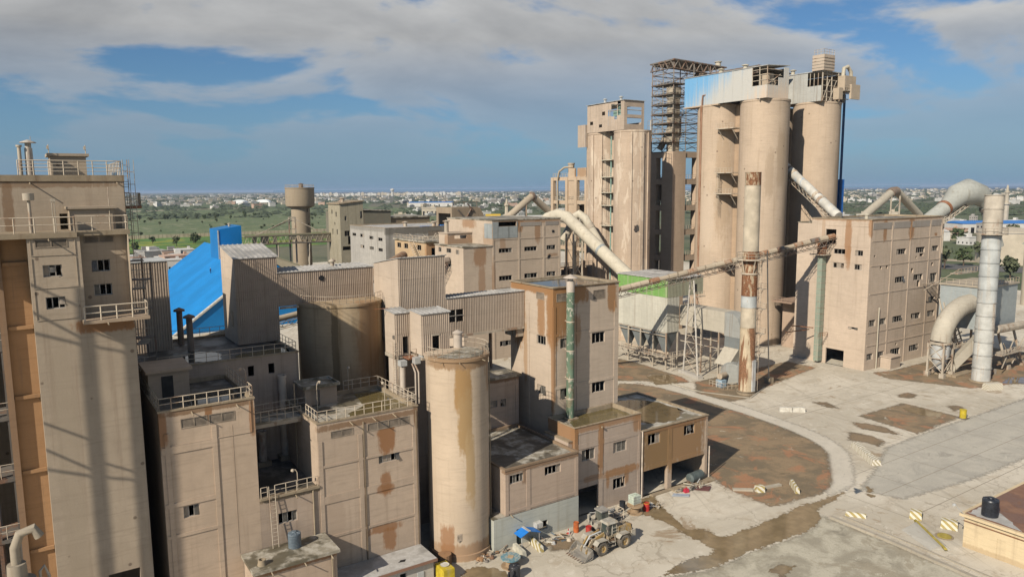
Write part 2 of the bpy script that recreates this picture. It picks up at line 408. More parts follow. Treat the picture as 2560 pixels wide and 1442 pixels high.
def louvre(root, ax, pl, rect, n=None, split=1, mat=None):
    u0, u1, z0, z1 = rect; mb = MB(); mat = mat or LOUV
    def bx(a, b, c, d, o0, o1):
        if ax == 'y': mb.box(a, b, pl+o0, pl+o1, c, d)
        else: mb.box(pl+o0, pl+o1, a, b, c, d)
    fr = 0.07
    bx(u0, u1, z0, z0+fr, -0.03, 0.1); bx(u0, u1, z1-fr, z1, -0.03, 0.1); bx(u0, u0+fr, z0+fr, z1-fr, -0.03, 0.1); bx(u1-fr, u1, z0+fr, z1-fr, -0.03, 0.1)
    for k in range(1, split): m_ = u0+(u1-u0)*k/split; bx(m_-fr/2, m_+fr/2, z0+fr, z1-fr, -0.025, 0.1)
    wo = part(mb, 'louvre', mat, root)
    sm = MB(); n = n or max(4, int((z1-z0)/0.11))
    for k in range(n):
        z = z0+fr+(z1-z0-2*fr)*(k+0.5)/n; hh = (z1-z0)/n*0.34
        if ax == 'y': sm.hexa([(u0+fr, pl, z-hh), (u1-fr, pl, z-hh), (u1-fr, pl+0.09, z+hh), (u0+fr, pl+0.09, z+hh), (u0+fr, pl, z-hh+0.02), (u1-fr, pl, z-hh+0.02), (u1-fr, pl+0.09, z+hh+0.02), (u0+fr, pl+0.09, z+hh+0.02)])
        else: sm.hexa([(pl, u1-fr, z-hh), (pl, u0+fr, z-hh), (pl+0.09, u0+fr, z+hh), (pl+0.09, u1-fr, z+hh), (pl, u1-fr, z-hh+0.02), (pl, u0+fr, z-hh+0.02), (pl+0.09, u0+fr, z+hh+0.02), (pl+0.09, u1-fr, z+hh+0.02)])
    part(sm, 'slat', mat, wo, kind='stuff')
    return wo
def walls(x0, x1, y0, y1, z0, z1, fy=(), fx=(), depth=0.3):
    mb = MB(); mb.holed('y', y0, x0, x1, z0, z1, fy, depth); mb.holed('x', x0, y0, y1, z0, z1, fx, depth)
    mb.quad((x1, y0, z0), (x1, y1, z0), (x1, y1, z1), (x1, y0, z1)); mb.quad((x1, y1, z0), (x0, y1, z0), (x0, y1, z1), (x1, y1, z1)); return mb
def roof_with_parapet(root, x0, x1, y0, y1, z1, ph=0.5, rm=None, cm=None, over=0.07, t=0.24, ch=0.16, thick=True):
    mb = MB().quad((x0+0.02, y0+0.02, z1-ph), (x1-0.02, y0+0.02, z1-ph), (x1-0.02, y1-0.02, z1-ph), (x0+0.02, y1-0.02, z1-ph)); ro = part(mb, 'roof', rm or ROOF, root)
    c = MB(); o = over
    for z0, zt, e in ((z1-ph-0.1, z1, -0.012), (z1, z1+ch, o)):
        c.box(x0-e, x1+e, y0-e, y0+t, z0, zt); c.box(x0-e, x1+e, y1-t, y1+e, z0, zt); c.box(x0-e, x0+t, y0+t, y1-t, z0, zt); c.box(x1-t, x1+e, y0+t, y1-t, z0, zt)
    part(c, 'coping', cm or COPE, root); return ro
def frame_strips(root, ax, pl, cols, beams, u0, u1, z0, z1, mat, proud=0.07, name='frame'):
    """columns = [(u0,u1)], beams = [(z0,z1)] set proud of the infill"""
    mb = MB()
    for a, b in cols:
        if ax == 'y': mb.box(a, b, pl-proud, pl+0.02, z0, z1)
        else: mb.box(pl-proud, pl+0.02, a, b, z0, z1)
    cs = sorted(cols); edges = [u0]+[v for c in cs for v in c]+[u1]
    for c, d in beams:
        for i in range(0, len(edges), 2):
            a, b = edges[i], edges[i+1]
            if b-a < 0.05: continue
            if ax == 'y': mb.box(a, b, pl-proud+0.012, pl+0.02, c, d)
            else: mb.box(pl-proud+0.012, pl+0.02, a, b, c, d)
    return part(mb, name, mat, root)
def spout(root, p, d=(0, -1, 0), L=0.9, r=0.06):
    p = Vector(p); q = p+Vector(d)*L+Vector((0, 0, -0.12)); return part(MB().tube(p, q, r, 6), 'drain_spout', COPE, root)
def vent(root, x, y, z, h=1.4, r=0.3, cap=0.55, mat=None, name='roof_vent'):
    mb = MB().lathe(x, y, [(r, z), (r, z+h), (cap, z+h+0.05), (cap, z+h+0.2), (0.05, z+h+0.45)], 12)
    return part(mb, name, mat or STEEL, root, smooth=True)
def lamp_post(root, x, y, z, h=2.2, lean=(0.5, 0)):
    mb = MB().path([(x, y, z), (x, y, z+h-0.3), (x+lean[0]*0.35, y+lean[1]*0.35, z+h), (x+lean[0]*0.75, y+lean[1]*0.75, z+h)], 0.035, 6)
    mb.lathe(x+lean[0], y+lean[1], [(0.02, z+h+0.12), (0.16, z+h+0.05), (0.17, z+h-0.1), (0.02, z+h-0.22)], 8)
    return part(mb, 'lamp_post', RAILM, root)
# ------------------------------------------------------------------ ground
def polar(d, deg):
    a = R(deg); v = (math.cos(a)*_F + math.sin(a)*_Rt)*d; return v.x, v.y

def terrain_mat():
    t = NT('plain_soil_and_grass')
    a = t.noise(0.0016, 6, 0.6); b = t.noise(0.012, 6, 0.65); f = t.noise(0.12, 5, 0.6)
    c = t.mix(t.ramp(a, 0.42, 0.58), (0.085, 0.105, 0.045), (0.15, 0.135, 0.085))
    c = t.mix(t.ramp(b, 0.5, 0.62, 0, 0.8), c, (0.045, 0.06, 0.03))
    c = t.mix(t.ramp(f, 0.5, 0.7, 0, 0.5), c, (0.20, 0.17, 0.115))
    t.color(c); t.rough(0.95); return t.m
S = 60000
struct(MB().quad((-S, -S, -0.30), (S, -S, -0.30), (S, S, -0.30), (-S, S, -0.30)), 'ground', terrain_mat())

def field_mat(name, g1, g2, soil, fl=None):
    t = NT(name)
    a = t.noise(0.02, 5, 0.6); b = t.noise(0.12, 6, 0.7); f = t.noise(0.7, 5, 0.65)
    c = t.mix(t.ramp(a, 0.4, 0.62), g1, g2)
    c = t.mix(t.ramp(b, 0.52, 0.62, 0, 0.75), c, tuple(v*0.45 for v in g1))
    c = t.mix(t.ramp(f, 0.55, 0.66, 0, 0.6), c, soil)
    c = t.mix(t.ramp(t.noise(1.0, 6, 0.7, t.vscale(t.pos, (0.09, 0.025, 1))), 0.54, 0.64, 0, 0.55), c, soil)
    if fl: c = t.mix(t.ramp(t.noise(0.03, 4, 0.6), 0.52, 0.6, 0, 0.8), c, fl)
    t.color(c); t.rough(0.95); return t.m
FIELD = field_mat('scrub_field', (0.085, 0.125, 0.045), (0.14, 0.165, 0.07), (0.30, 0.28, 0.18))
LUSH = field_mat('lush_field', (0.07, 0.15, 0.022), (0.09, 0.19, 0.03), (0.16, 0.17, 0.06), (0.24, 0.25, 0.03))
FARF = field_mat('far_field', (0.075, 0.11, 0.04), (0.10, 0.125, 0.055), (0.17, 0.16, 0.10))
def sheet(name, pts, mat, z): return struct(MB().poly([(x, y, z) for x, y in pts]), name, mat)
sheet('scrub_field', [(-120, 745), (560, 735), (760, 1100), (760, 1800), (-250, 1800)], FIELD, -0.2)
sheet('grass_field', [(-120, 560), (420, 560), (440, 733), (-120, 742)], LUSH, -0.2)
sheet('far_field', [(-250, 1804), (760, 1804), (1300, 3000), (-600, 3000)], FARF, -0.2)
PALED = simple('pale_dirt', (0.42, 0.35, 0.25), 0.95, var=0.2, scale=0.05)
sheet('dirt_track', [(-250, 1790), (200, 1795), (520, 1930), (520, 1985), (200, 1870), (-250, 1880)], PALED, -0.19)

def yard_mat():
    t = NT('yard_concrete')
    a = t.noise(0.05, 6, 0.62, None, 0.3); b = t.noise(0.35, 6, 0.65); f = t.noise(3.0, 5, 0.65)
    v = t.n('ShaderNodeVectorRotate', rotation_type='Z_AXIS'); t.l(t.pos, v.inputs[0]); v.inputs['Angle'].default_value = R(3)
    tr = t.noise(1.0, 5, 0.6, t.vscale(v.outputs[0], (0.05, 0.9, 1)))
    c = t.mix(t.ramp(a, 0.38, 0.62), (0.46, 0.405, 0.315), (0.59, 0.525, 0.42))
    c = t.mix(t.ramp(b, 0.5, 0.68, 0, 0.55), c, (0.37, 0.295, 0.205))
    c = t.mix(t.ramp(tr, 0.56, 0.7, 0, 0.5), c, (0.35, 0.30, 0.235))
    c = t.mix(t.ramp(f, 0.55, 0.75, 0, 0.4), c, (0.33, 0.27, 0.2))
    d = t.noise(0.11, 6, 0.7, None, 0.6)
    c = t.mix(t.ramp(d, 0.60, 0.66, 0, 0.75), c, (0.27, 0.185, 0.105))
    e = t.noise(0.5, 7, 0.75, None, 1.2)
    c = t.mix(t.ramp(e, 0.56, 0.64, 0, 0.5), c, (0.66, 0.60, 0.50))
    a2 = t.n('ShaderNodeVectorRotate', rotation_type='Z_AXIS'); t.l(t.pos, a2.inputs[0]); a2.inputs['Angle'].default_value = R(-62)
    tk = t.noise(1.0, 4, 0.6, t.vscale(a2.outputs[0], (0.03, 1.1, 1)), 0.3)
    c = t.mix(t.ramp(tk, 0.58, 0.7, 0, 0.45), c, (0.31, 0.265, 0.2))
    wv = t.n('ShaderNodeTexVoronoi', feature='DISTANCE_TO_EDGE'); wv.inputs['Scale'].default_value = 0.12; wd = t.n('ShaderNodeVectorMath', operation='ADD'); t.l(t.pos, wd.inputs[0]); t.l(t.vscale(t.noise(0.4, 4, 0.6, None, 0, True), (5, 5, 0)), wd.inputs[1]); t.l(wd.outputs[0], wv.inputs['Vector'])
    c = t.mix(t.ramp(wv.outputs['Distance'], 0.0, 0.012, 0.55, 0), c, (0.26, 0.215, 0.155))
    t.color(c); t.rough(0.9); t.bump(f, 0.2, 0.03); return t.m
YARD = yard_mat()
struct(MB().poly([(-60, -40, 0), (330, -40, 0), (330, 100, 0), (300, 420, 0), (-60, 420, 0)]), 'yard', YARD)

def earth_mat(name, a_, b_, red, pale=(0.5, 0.45, 0.36)):
    t = NT(name)
    a = t.noise(0.22, 6, 0.65, None, 0.4); b = t.noise(0.9, 6, 0.7); f = t.noise(5, 5, 0.65)
    c = t.mix(t.ramp(a, 0.4, 0.6), a_, b_)
    c = t.mix(t.ramp(t.noise(0.16, 7, 0.7, None, 0.8), 0.52, 0.6, 0, 0.75), c, red)
    c = t.mix(t.ramp(t.noise(0.33, 7, 0.72, None, 1.0), 0.6, 0.66, 0, 0.6), c, tuple(v*0.62 for v in a_))
    c = t.mix(t.ramp(b, 0.55, 0.66, 0, 0.5), c, tuple(v*0.75 for v in b_))
    c = t.mix(t.ramp(t.noise(0.45, 8, 0.72, None, 0.8), 0.62, 0.67, 0, 0.8), c, pale)
    c = t.mix(t.ramp(f, 0.5, 0.75, 0, 0.5), c, tuple(v*0.5 for v in a_))
    t.color(c); t.rough(0.92); t.bump(t.math('ADD', f, b), 0.5, 0.08); return t.m
EARTH = earth_mat('bare_earth', (0.17, 0.13, 0.08), (0.27, 0.19, 0.11), (0.36, 0.17, 0.085)); DAMP = earth_mat('damp_earth', (0.17, 0.125, 0.075), (0.24, 0.17, 0.10), (0.26, 0.16, 0.09))
EARTHG = earth_mat('grey_gravel_yard', (0.31, 0.275, 0.205), (0.48, 0.435, 0.335), (0.30, 0.255, 0.18), (0.60, 0.55, 0.43))
def ragged(pts, amp, step=1.2, seed=1):
    rnd = random.Random(seed); out = []; n = len(pts)
    for i in range(n):
        p = Vector((*pts[i], 0)); q = Vector((*pts[(i+1) % n], 0)); k = max(1, int((q-p).length/step))
        for j in range(k):
            c = p.lerp(q, j/k); out.append((c.x+rnd.uniform(-amp, amp), c.y+rnd.uniform(-amp, amp)))
    return out
def mesh_poly(pts, z):
    bm = bmesh.new(); vs = [bm.verts.new((x, y, z)) for x, y in pts]; f = bm.faces.new(vs); bmesh.ops.triangulate(bm, faces=[f])
    bm.verts.index_update(); mb = MB(); mb.v = [tuple(v.co) for v in bm.verts]; mb.f = [tuple(v.index for v in q.verts) for q in bm.faces]; bm.free(); return mb
def fadeable(m_, amp=0.55, sc_=1.4, soft=0.5):
    """let a ground material fray out along its outline (attribute 'edge' = metres inside it)"""
    if m_.get('fray'): return m_
    nt = m_.node_tree; o = [n for n in nt.nodes if n.type == 'OUTPUT_MATERIAL'][0]; bs = nt.nodes['Principled BSDF']
    at = nt.nodes.new('ShaderNodeAttribute'); at.attribute_name = 'edge'; gn = nt.nodes.new('ShaderNodeNewGeometry'); no = nt.nodes.new('ShaderNodeTexNoise'); no.inputs['Scale'].default_value = sc_; no.inputs['Detail'].default_value = 7; no.inputs['Roughness'].default_value = 0.65
    nt.links.new(gn.outputs['Position'], no.inputs['Vector']); ma = nt.nodes.new('ShaderNodeMath'); ma.operation = 'MULTIPLY_ADD'; nt.links.new(no.outputs['Fac'], ma.inputs[0]); ma.inputs[1].default_value = amp*4; nt.links.new(at.outputs['Fac'], ma.inputs[2])
    mr = nt.nodes.new('ShaderNodeMapRange'); mr.interpolation_type = 'SMOOTHSTEP'; nt.links.new(ma.outputs[0], mr.inputs[0]); soft = 0.1 if 'water' in m_.name else soft; mr.inputs[1].default_value = amp*2-soft; mr.inputs[2].default_value = amp*2+soft+0.1
    tr = nt.nodes.new('ShaderNodeBsdfTransparent'); mx = nt.nodes.new('ShaderNodeMixShader'); nt.links.new(mr.outputs[0], mx.inputs[0]); nt.links.new(tr.outputs[0], mx.inputs[1]); nt.links.new(bs.outputs[0], mx.inputs[2]); nt.links.new(mx.outputs[0], o.inputs['Surface']); m_['fray'] = 1; return m_
def patch(name, pts, mat, z, amp=0.35, step=1.2, seed=1, n=64):
    """sheet on the ground with a frayed outline"""
    mg = 1.6; x0 = min(p[0] for p in pts)-mg; x1 = max(p[0] for p in pts)+mg; y0 = min(p[1] for p in pts)-mg; y1 = max(p[1] for p in pts)+mg
    h = max(0.3, max(x1-x0, y1-y0)/n); nx = int((x1-x0)/h)+1; ny = int((y1-y0)/h)+1; sd = {}
    for i in range(nx+1):
        for j in range(ny+1):
            px, py = x0+i*h, y0+j*h; ins = False; d2 = 1e9
            for (ax, ay), (bx_, by) in zip(pts, pts[1:]+pts[:1]):
                if (ay > py) != (by > py) and px < (bx_-ax)*(py-ay)/(by-ay)+ax: ins = not ins
                dx, dy = bx_-ax, by-ay; t_ = max(0, min(1, ((px-ax)*dx+(py-ay)*dy)/(dx*dx+dy*dy+1e-9))); d2 = min(d2, (px-ax-t_*dx)**2+(py-ay-t_*dy)**2)
            sd[i, j] = math.sqrt(d2)*(1 if ins else -1)
    mb = MB(); ix = {}; ev = []
    def vi(k):
        if k not in ix: ix[k] = len(mb.v); mb.v.append((x0+k[0]*h, y0+k[1]*h, z)); ev.append(sd[k])
        return ix[k]
    for i in range(nx):
        for j in range(ny):
            q = [(i, j), (i+1, j), (i+1, j+1), (i, j+1)]
            if max(sd[k] for k in q) > -1.3: mb.f.append(tuple(vi(k) for k in q))
    o = struct(mb, name, fadeable(mat)); a = o.data.attributes.new('edge', 'FLOAT', 'POINT'); a.data.foreach_set('value', ev); return o
ROADC = earth_mat('grey_road_concrete', (0.41, 0.375, 0.31), (0.46, 0.42, 0.345), (0.36, 0.33, 0.275), (0.53, 0.48, 0.395)); TRACK = earth_mat('pale_track', (0.53, 0.475, 0.385), (0.57, 0.51, 0.415), (0.50, 0.445, 0.355), (0.6, 0.54, 0.44))
patch('road', [(93,54.4),(103,57.8),(112,61.6),(125,61.8),(160,61.5),(200,60.5),(200,45),(150,46.5),(110,47.5),(95,49.5)], ROADC, 0.0045, n=90)
patch('track', [(107.5,114.5),(112.2,110),(112.6,101),(112.2,92),(111.6,84),(110.6,76),(109.2,70.2),(107.2,66.4),(104.8,63.2),(98.8,58.8),(94,55.8),(88,55.6),(88.8,57.2),(92.1,58.2),(96.4,61.3),(102.1,65.4),(104.0,67.8),(105.7,71.3),(107.2,77),(108.1,84.7),(108.4,91.6),(109.0,100),(108.7,107.9)], TRACK, 0.0075, n=90)
patch('earth_island', [(80.3,69.0),(80.3,100),(104.5,115.5),(107.2,112.9),(108.7,107.7),(109.0,100),(108.4,91.4),(108.1,84.5),(107.2,76.8),(105.7,71.1),(104.0,67.6),(102.1,65.2),(96.4,61.1),(92.1,58.0),(88.8,56.9),(85.5,56.8),(83.5,57.4),(81.3,57.4),(78.7,57.9),(78.7,60.7),(78.7,64.5),(79.2,67.2)], EARTH, 0.012, 0.12, 2.0, 3)
patch('earth_bed', [(104.6,118),(110,113.8),(113,109),(117,107.5),(119,112),(120.4,128),(119.8,133),(104,133)], EARTH, 0.012, 0.3, 1.5, 5)
patch('earth_patch', [(124.0,73.5),(138.4,73.3),(138.0,62.9),(122.9,62.3)], EARTH, 0.012, 0.15, 1.2, 7)
patch('gravel_yard', [(81.6,53.5),(81.6,43.7),(80.9,34.8),(80.2,20),(40,20),(40,53),(53.8,53.2),(59.1,51.5),(61,51.2),(65.6,51.4),(69.9,51.1),(74.5,50.8),(78.4,51.1)], EARTHG, 0.008, 0.25, 1.5, 9)
patch('earth_bed', [(150,100),(150,107.5),(118,107),(112,101),(112.5,93),(117.5,92.4),(126,95.5)], EARTH, 0.009, 0.25, 2, 12)
patch('earth_bed', [(160.5,88.5),(205,88),(206,74),(176,66),(160,71),(154,85),(156,90)], EARTH, 0.007, 0.9, 2, 14)
# wet ground and puddles
patch('puddle', [(65.9,69.2),(68.9,69.3),(67.2,65.8),(65.9,62.4),(64.9,59.5),(66.7,58.5),(66.8,56.3),(67.2,55.6),(70.6,55.6),(75.0,55.5),(79.4,55.7),(82.1,56.0),(85.4,55.5),(89.4,55.4),(91.6,55.0),(86.5,54.3),(83.1,54.1),(80.8,51.9),(78.4,51.3),(74.5,51.0),(69.9,51.3),(65.6,51.6),(61.0,51.4),(59.1,51.7),(53.8,53.6),(55.9,53.8),(59.3,54.4),(63.4,53.6),(63.9,56.2),(63.6,59),(64.2,62),(63.6,65.0),(63.0,67.4),(64.4,68.9)], MUDW, 0.017, 0.22, 0.7, 21)
patch('puddle', [(135.3,71.9),(138.0,69.9),(137.8,65.6),(135.5,64.7),(133.4,66.7),(133.7,70.0)], MUDW, 0.021, 0.3, 0.8, 22)
patch('puddle', [(119.7,72.1),(121.3,69.6),(121.6,67.1),(119.9,63.6),(118.5,66.7),(117.7,69.4)], DAMP, 0.013, 0.2, 0.8, 23)
patch('puddle', [(114.6,69.4),(115.6,66.2),(114.7,63.2),(111.7,62.6),(111.9,65.1),(110.4,67.0)], DAMP, 0.013, 0.3, 0.8, 24)
patch('puddle', [(95.1,54.8),(95.1,53.6),(94.3,53.1),(93.0,53.2),(93.0,51.8),(92.0,52.0),(92.2,52.9)], MUDW, 0.011, 0.15, 0.5, 25)
patch('puddle', [(142.6,76.8),(146.4,76.8),(146.1,74.8),(143.2,74.0),(141.7,75.6)], DAMP, 0.013, 0.3, 0.8, 26)
patch('puddle', [(125.0,83.5),(127.2,82.3),(125.4,78.2),(124.2,80.0)], DAMP, 0.013, 0.3, 0.8, 27)
patch('puddle', [(143.1,67.5),(144.9,66.9),(144.8,65.2),(141.0,65.3)], DAMP, 0.013, 0.3, 0.8, 28)
patch('puddle', [(36.2,65.0),(37.8,66.4),(39.4,66.4),(40.9,65.0),(41.4,62.8),(40.6,58),(34,58)], MUDW, 0.017, 0.2, 0.6, 29)
patch('puddle', [(109.5,110),(114,108.5),(116.5,110.5),(118,115),(113,116.5)], MUDW, 0.019, 0.35, 0.8, 30)
patch('puddle', [(48.5,66.6),(51.5,66.3),(52.2,64.8),(50.2,63.6),(48.4,64.5)], DAMP, 0.013, 0.25, 0.6, 31)
patch('puddle', [(64.5,47.5),(67,47.9),(68,46.6),(65.2,45.8)], MUDW, 0.015, 0.25, 0.6, 33)
patch('puddle', [(169,69.5),(176,70.5),(180,67.8),(172,66.2)], MUDW, 0.015, 0.3, 0.8, 32)
# slab joints and kerbs of the yard
JOINT = simple('joint_dirt', (0.30, 0.255, 0.195), 0.95, scale=2)
jm = MB()
for x in (90, 100, 110, 120, 130, 140, 150):
    y0 = 54 if x < 92 else (62 if x < 103 else (70 if x < 109 else 40)); y1 = 58 if x < 105 else 88
    y0 = {90: 44, 100: 36, 110: 30, 120: 30, 130: 30, 140: 30, 150: 30}[x]; y1 = {90: 54.5, 100: 60.5, 110: 64, 120: 88, 130: 62, 140: 88, 150: 84}[x]
    jm.box(x-0.05, x+0.05, y0, y1, 0.003, 0.006)
for y in (46, 52, 58, 80, 86): jm.box({46: 92, 52: 94, 58: 93, 80: 109.5, 86: 109.5}[y], 160, y-0.05, y+0.05, 0.0028, 0.0055)
struct(jm, 'slab_joint', JOINT, kind='stuff')
def kerb(name, pts, w_=0.35, h=0.16, mat=None):
    mb = MB()
    for p, q in zip(pts, pts[1:]):
        p = Vector((*p, 0)); q = Vector((*q, 0)); d = (q-p).normalized(); s_ = Vector((-d.y, d.x, 0))*w_/2
        mb.hexa([tuple(p+s_), tuple(p-s_), tuple(q-s_), tuple(q+s_)]+[tuple(c+Vector((0, 0, h))) for c in (p+s_, p-s_, q-s_, q+s_)])
    return struct(mb, name, mat or plaster('kerb_concrete', (0.43, 0.38, 0.30), streak=0.5, patch=0.6))
kerb('kerb', [(82.0,51.5),(81.8,43.7),(81.1,34.8),(80.4,20)], 0.5, 0.3)
kerb('kerb', [(83.6,51.0),(83.4,43.5),(82.8,34.5),(82.2,20)], 0.25, 0.14)
kerb('kerb', [(78.9,64.3),(81.0,62.6),(85.6,61.6)], 0.6, 0.25)
kerb('kerb', [(117.6,92.2),(126.2,95.6)], 0.3, 0.15)
kerb('kerb', [(113.2,109),(113,101),(117.5,92.3)], 0.3, 0.15)
# sea beyond the plain
def sea_mat():
    t = NT('sea_water'); t.color((0.02, 0.05, 0.10)); t.rough(0.35); t.bump(t.noise(0.02, 3), 0.2, 1.0); return t.m
sp = [polar(15000, -14), polar(12500, 5), polar(10500, 30), polar(9500, 50), polar(58000, 50), polar(58000, 0), polar(58000, -20)]
sheet('sea', sp, sea_mat(), 1.2)
ROADM = simple('asphalt_road', (0.13, 0.125, 0.12), 0.9, var=0.15, scale=0.3)

# ------------------------------------------------------------------ far trees
def leafmat(name, a, b):
    t = NT(name); c = t.mix(t.ramp(t.noise(0.9, 3), 0.35, 0.65), a, b); t.color(c); t.rough(0.85)
    t.b.inputs['Subsurface Weight'].default_value = 0.0; return t.m
LEAF = [leafmat('tree_leaves', (0.05, 0.07, 0.028), (0.09, 0.115, 0.045)), leafmat('dark_tree_leaves', (0.04, 0.055, 0.03), (0.07, 0.085, 0.045)), leafmat('olive_tree_leaves', (0.06, 0.07, 0.035), (0.10, 0.11, 0.055))]
BARK = simple('bark', (0.12, 0.085, 0.06), 0.9)
def crown_mesh(mb, rnd, cx, cy, z0, rx, h, n, leaf):
    lobes = [(cx+rnd.uniform(-.5, .5)*rx, cy+rnd.uniform(-.5, .5)*rx, z0+h*rnd.uniform(.3, .8), rnd.uniform(.4, .65)) for _ in range(6)]
    for _ in range(n):
        lx, ly, lz, lr = rnd.choice(lobes); d = Vector((rnd.gauss(0, 1), rnd.gauss(0, 1), rnd.gauss(0, 1))).normalized()
        c = Vector((lx, ly, lz))+Vector((d.x*rx*lr, d.y*rx*lr, d.z*h*0.38*lr*1.3))*rnd.uniform(0.55, 1.05)
        a = Vector((rnd.gauss(0, 1), rnd.gauss(0, 1), rnd.gauss(0, .6))).normalized(); b = a.cross(d if abs(a.dot(d)) < .95 else _Z).normalized()
        s_ = leaf*rnd.uniform(.6, 1.3); mb.quad(tuple(c-a*s_-b*s_*.6), tuple(c+a*s_-b*s_*.6), tuple(c+a*s_*.8+b*s_*.6), tuple(c-a*s_*.8+b*s_*.6))
TREE = []
for k in range(6):
    rnd = random.Random(40+k); root = thing('tree', 'proto', 'tree', (0, 0, 0))
    tm = MB().tube((0, 0, -0.3), (0.1, 0.05, 1.9), 0.22, 6, 0.14)
    for q in range(4): a = q*1.6+rnd.random(); tm.tube((0.08, 0.04, 1.5), (math.cos(a)*1.1, math.sin(a)*1.1, 3.0+rnd.random()), 0.1, 5, 0.04)
    part(tm, 'trunk', BARK, root); cm = MB(); crown_mesh(cm, rnd, 0, 0, 0.9, rnd.uniform(2.2, 3.0), rnd.uniform(3.6, 5.0), 150, 0.5); part(cm, 'crown', LEAF[k % 3], root)
    TREE.append(root)
TREE_N = [0]
USED = set()
def plant(x, y, s_, k, label, group=None, z=-0.2):
    r = TREE[k] if k not in USED else copy_tree(TREE[k]); USED.add(k)
    r.location = (x, y, z); r.scale = (s_, s_, s_*random.uniform(0.85, 1.15)); r.rotation_euler.z = random.uniform(0, 6.28); r['label'] = label
    if group: r['group'] = group
    else:
        if 'group' in r: del r['group']
    TREE_N[0] += 1; return r
rnd = random.Random(5)
for i in range(80):      # tree belt across the scrub field
    phi = rnd.uniform(-31, -6); d = rnd.gauss(1330, 40)+phi*3; plant(*polar(d, phi), rnd.uniform(0.7, 1.6), rnd.randrange(6), 'small dark tree in the belt across the green field far left', 'trees in the belt across the green field')
for i in range(60):
    phi = rnd.uniform(-31, -4); d = rnd.uniform(770, 1250); plant(*polar(d, phi), rnd.uniform(0.4, 1.0), rnd.randrange(6), 'scattered bush-sized tree in the green scrub field behind the long wall', 'scattered trees in the green scrub field')
for i in range(22):
    phi = rnd.uniform(-30, -20); d = rnd.uniform(560, 700); plant(*polar(d, phi), rnd.uniform(0.6, 1.5), rnd.randrange(6), 'tree on the bright green grass before the long wall', 'trees on the bright green grass')
for (d, phi, s_, lab) in [(430, 30.3, 2.0, 'wide dark green tree by the road, behind the striped steel stack'), (470, 32.6, 2.2, 'round dark tree left of the far concrete tank at the right edge'), (395, 34.0, 1.9, 'round bright green tree beside the road at the right edge'), (450, 31.4, 1.7, 'low spreading tree next to the wide dark green tree by the road'), (620, 31.0, 2.4, 'tall loose tree above the white houses right of the box building'), (700, 23.4, 2.3, 'dome shaped dark tree left of the big grey elbow duct'), (640, 34.0, 2.4, 'dense tree below the blue roof at the right edge'), (300, -13.5, 1.4, 'small round tree at the foot of the round water tower')]:
    plant(*polar(d, phi), s_, rnd.randrange(6), lab)
# woods and hedges further off, read as one mass
wm = MB(); rnd = random.Random(8)
for i in range(1700):
    phi = rnd.uniform(-44, 44); d = 1250*math.exp(rnd.uniform(0, 1.9))
    x, y = polar(d, phi); s_ = rnd.uniform(3.5, 8)*(1+d/5000)
    for q in range(4):
        dx, dy = rnd.uniform(-1, 1)*s_*2.2, rnd.uniform(-1, 1)*s_*2.2; h = s_*rnd.uniform(0.4, 0.85); r_ = s_*rnd.uniform(0.7, 1.3)
        i0 = len(wm.v); n = 6
        wm.v += [(x+dx+r_*math.cos(j*6.283/n)*rnd.uniform(.7, 1.2), y+dy+r_*math.sin(j*6.283/n)*rnd.uniform(.7, 1.2), h*rnd.uniform(.1, .5)-0.5) for j in range(n)]
        wm.v.append((x+dx+rnd.uniform(-.3, .3)*r_, y+dy, h)); wm.f += [(i0+j, i0+(j+1) % n, i0+n) for j in range(n)]
wo = struct(wm, 'distant_trees', LEAF[1], kind='stuff', label='dark scattered woods and hedges on the plain towards the horizon')

# ------------------------------------------------------------------ far town
HCOL = [simple('white_house_wall', (0.58, 0.555, 0.51), 0.85, var=0.1, scale=0.2), simple('cream_house_wall', (0.47, 0.405, 0.31), 0.85, var=0.12, scale=0.2), simple('grey_house_wall', (0.29, 0.27, 0.245), 0.9, var=0.15, scale=0.2), simple('pink_house_wall', (0.52, 0.36, 0.27), 0.85, var=0.12, scale=0.2)]
DKW = simple('dark_opening', (0.02, 0.02, 0.022), 0.5)
BLUER = simple('blue_sheet_roof', (0.05, 0.20, 0.52), 0.6, var=0.15)
HMESH = []
def house_mesh(k):
    rnd = random.Random(100+k); w_, d_, h = rnd.uniform(8, 16), rnd.uniform(8, 14), rnd.uniform(3.4, 7.0); mb = MB()
    mb.box(-w_/2, w_/2, -d_/2, d_/2, 0, h); t = 0.3; mb.box(-w_/2-t, w_/2+t, -d_/2-t, d_/2+t, h+0.004, h+0.45)
    if rnd.random() < .6: mb.box(-w_/2*0.3, w_/2*0.35, -d_/2*0.2, d_/2*0.5, h+0.455, h+2.8)
    mb.box(w_/2-2.5, w_/2-1.0, d_/2-2.5, d_/2-1.2, h+0.456, h+1.7)
    me = _mesh('house', mb, HCOL[[0, 0, 1, 2, 0, 3, 1, 0][k % 8]], (0, 0, 0), False)
    me.materials.append(DKW)
    return me, w_, d_, h
HM = [house_mesh(k) for k in range(16)]
WINM = {}
for k, (me, w_, d_, h) in enumerate(HM):
    mb = MB(); n = max(2, int(w_/3))
    for s_ in range(max(1, int(h/3.2))):
        for j in range(n):
            x = -w_/2+(j+0.5)*w_/n; mb.box(x-0.55, x+0.55, -d_/2-0.05, -d_/2+0.05, s_*3.1+1.0, s_*3.1+2.3); mb.box(-w_/2-0.05, -w_/2+0.05, (x/w_*d_)-0.5, (x/w_*d_)+0.5, s_*3.1+1.0, s_*3.1+2.3)
    WINM[k] = _mesh('window_row', mb, DKW, (0, 0, 0), False)
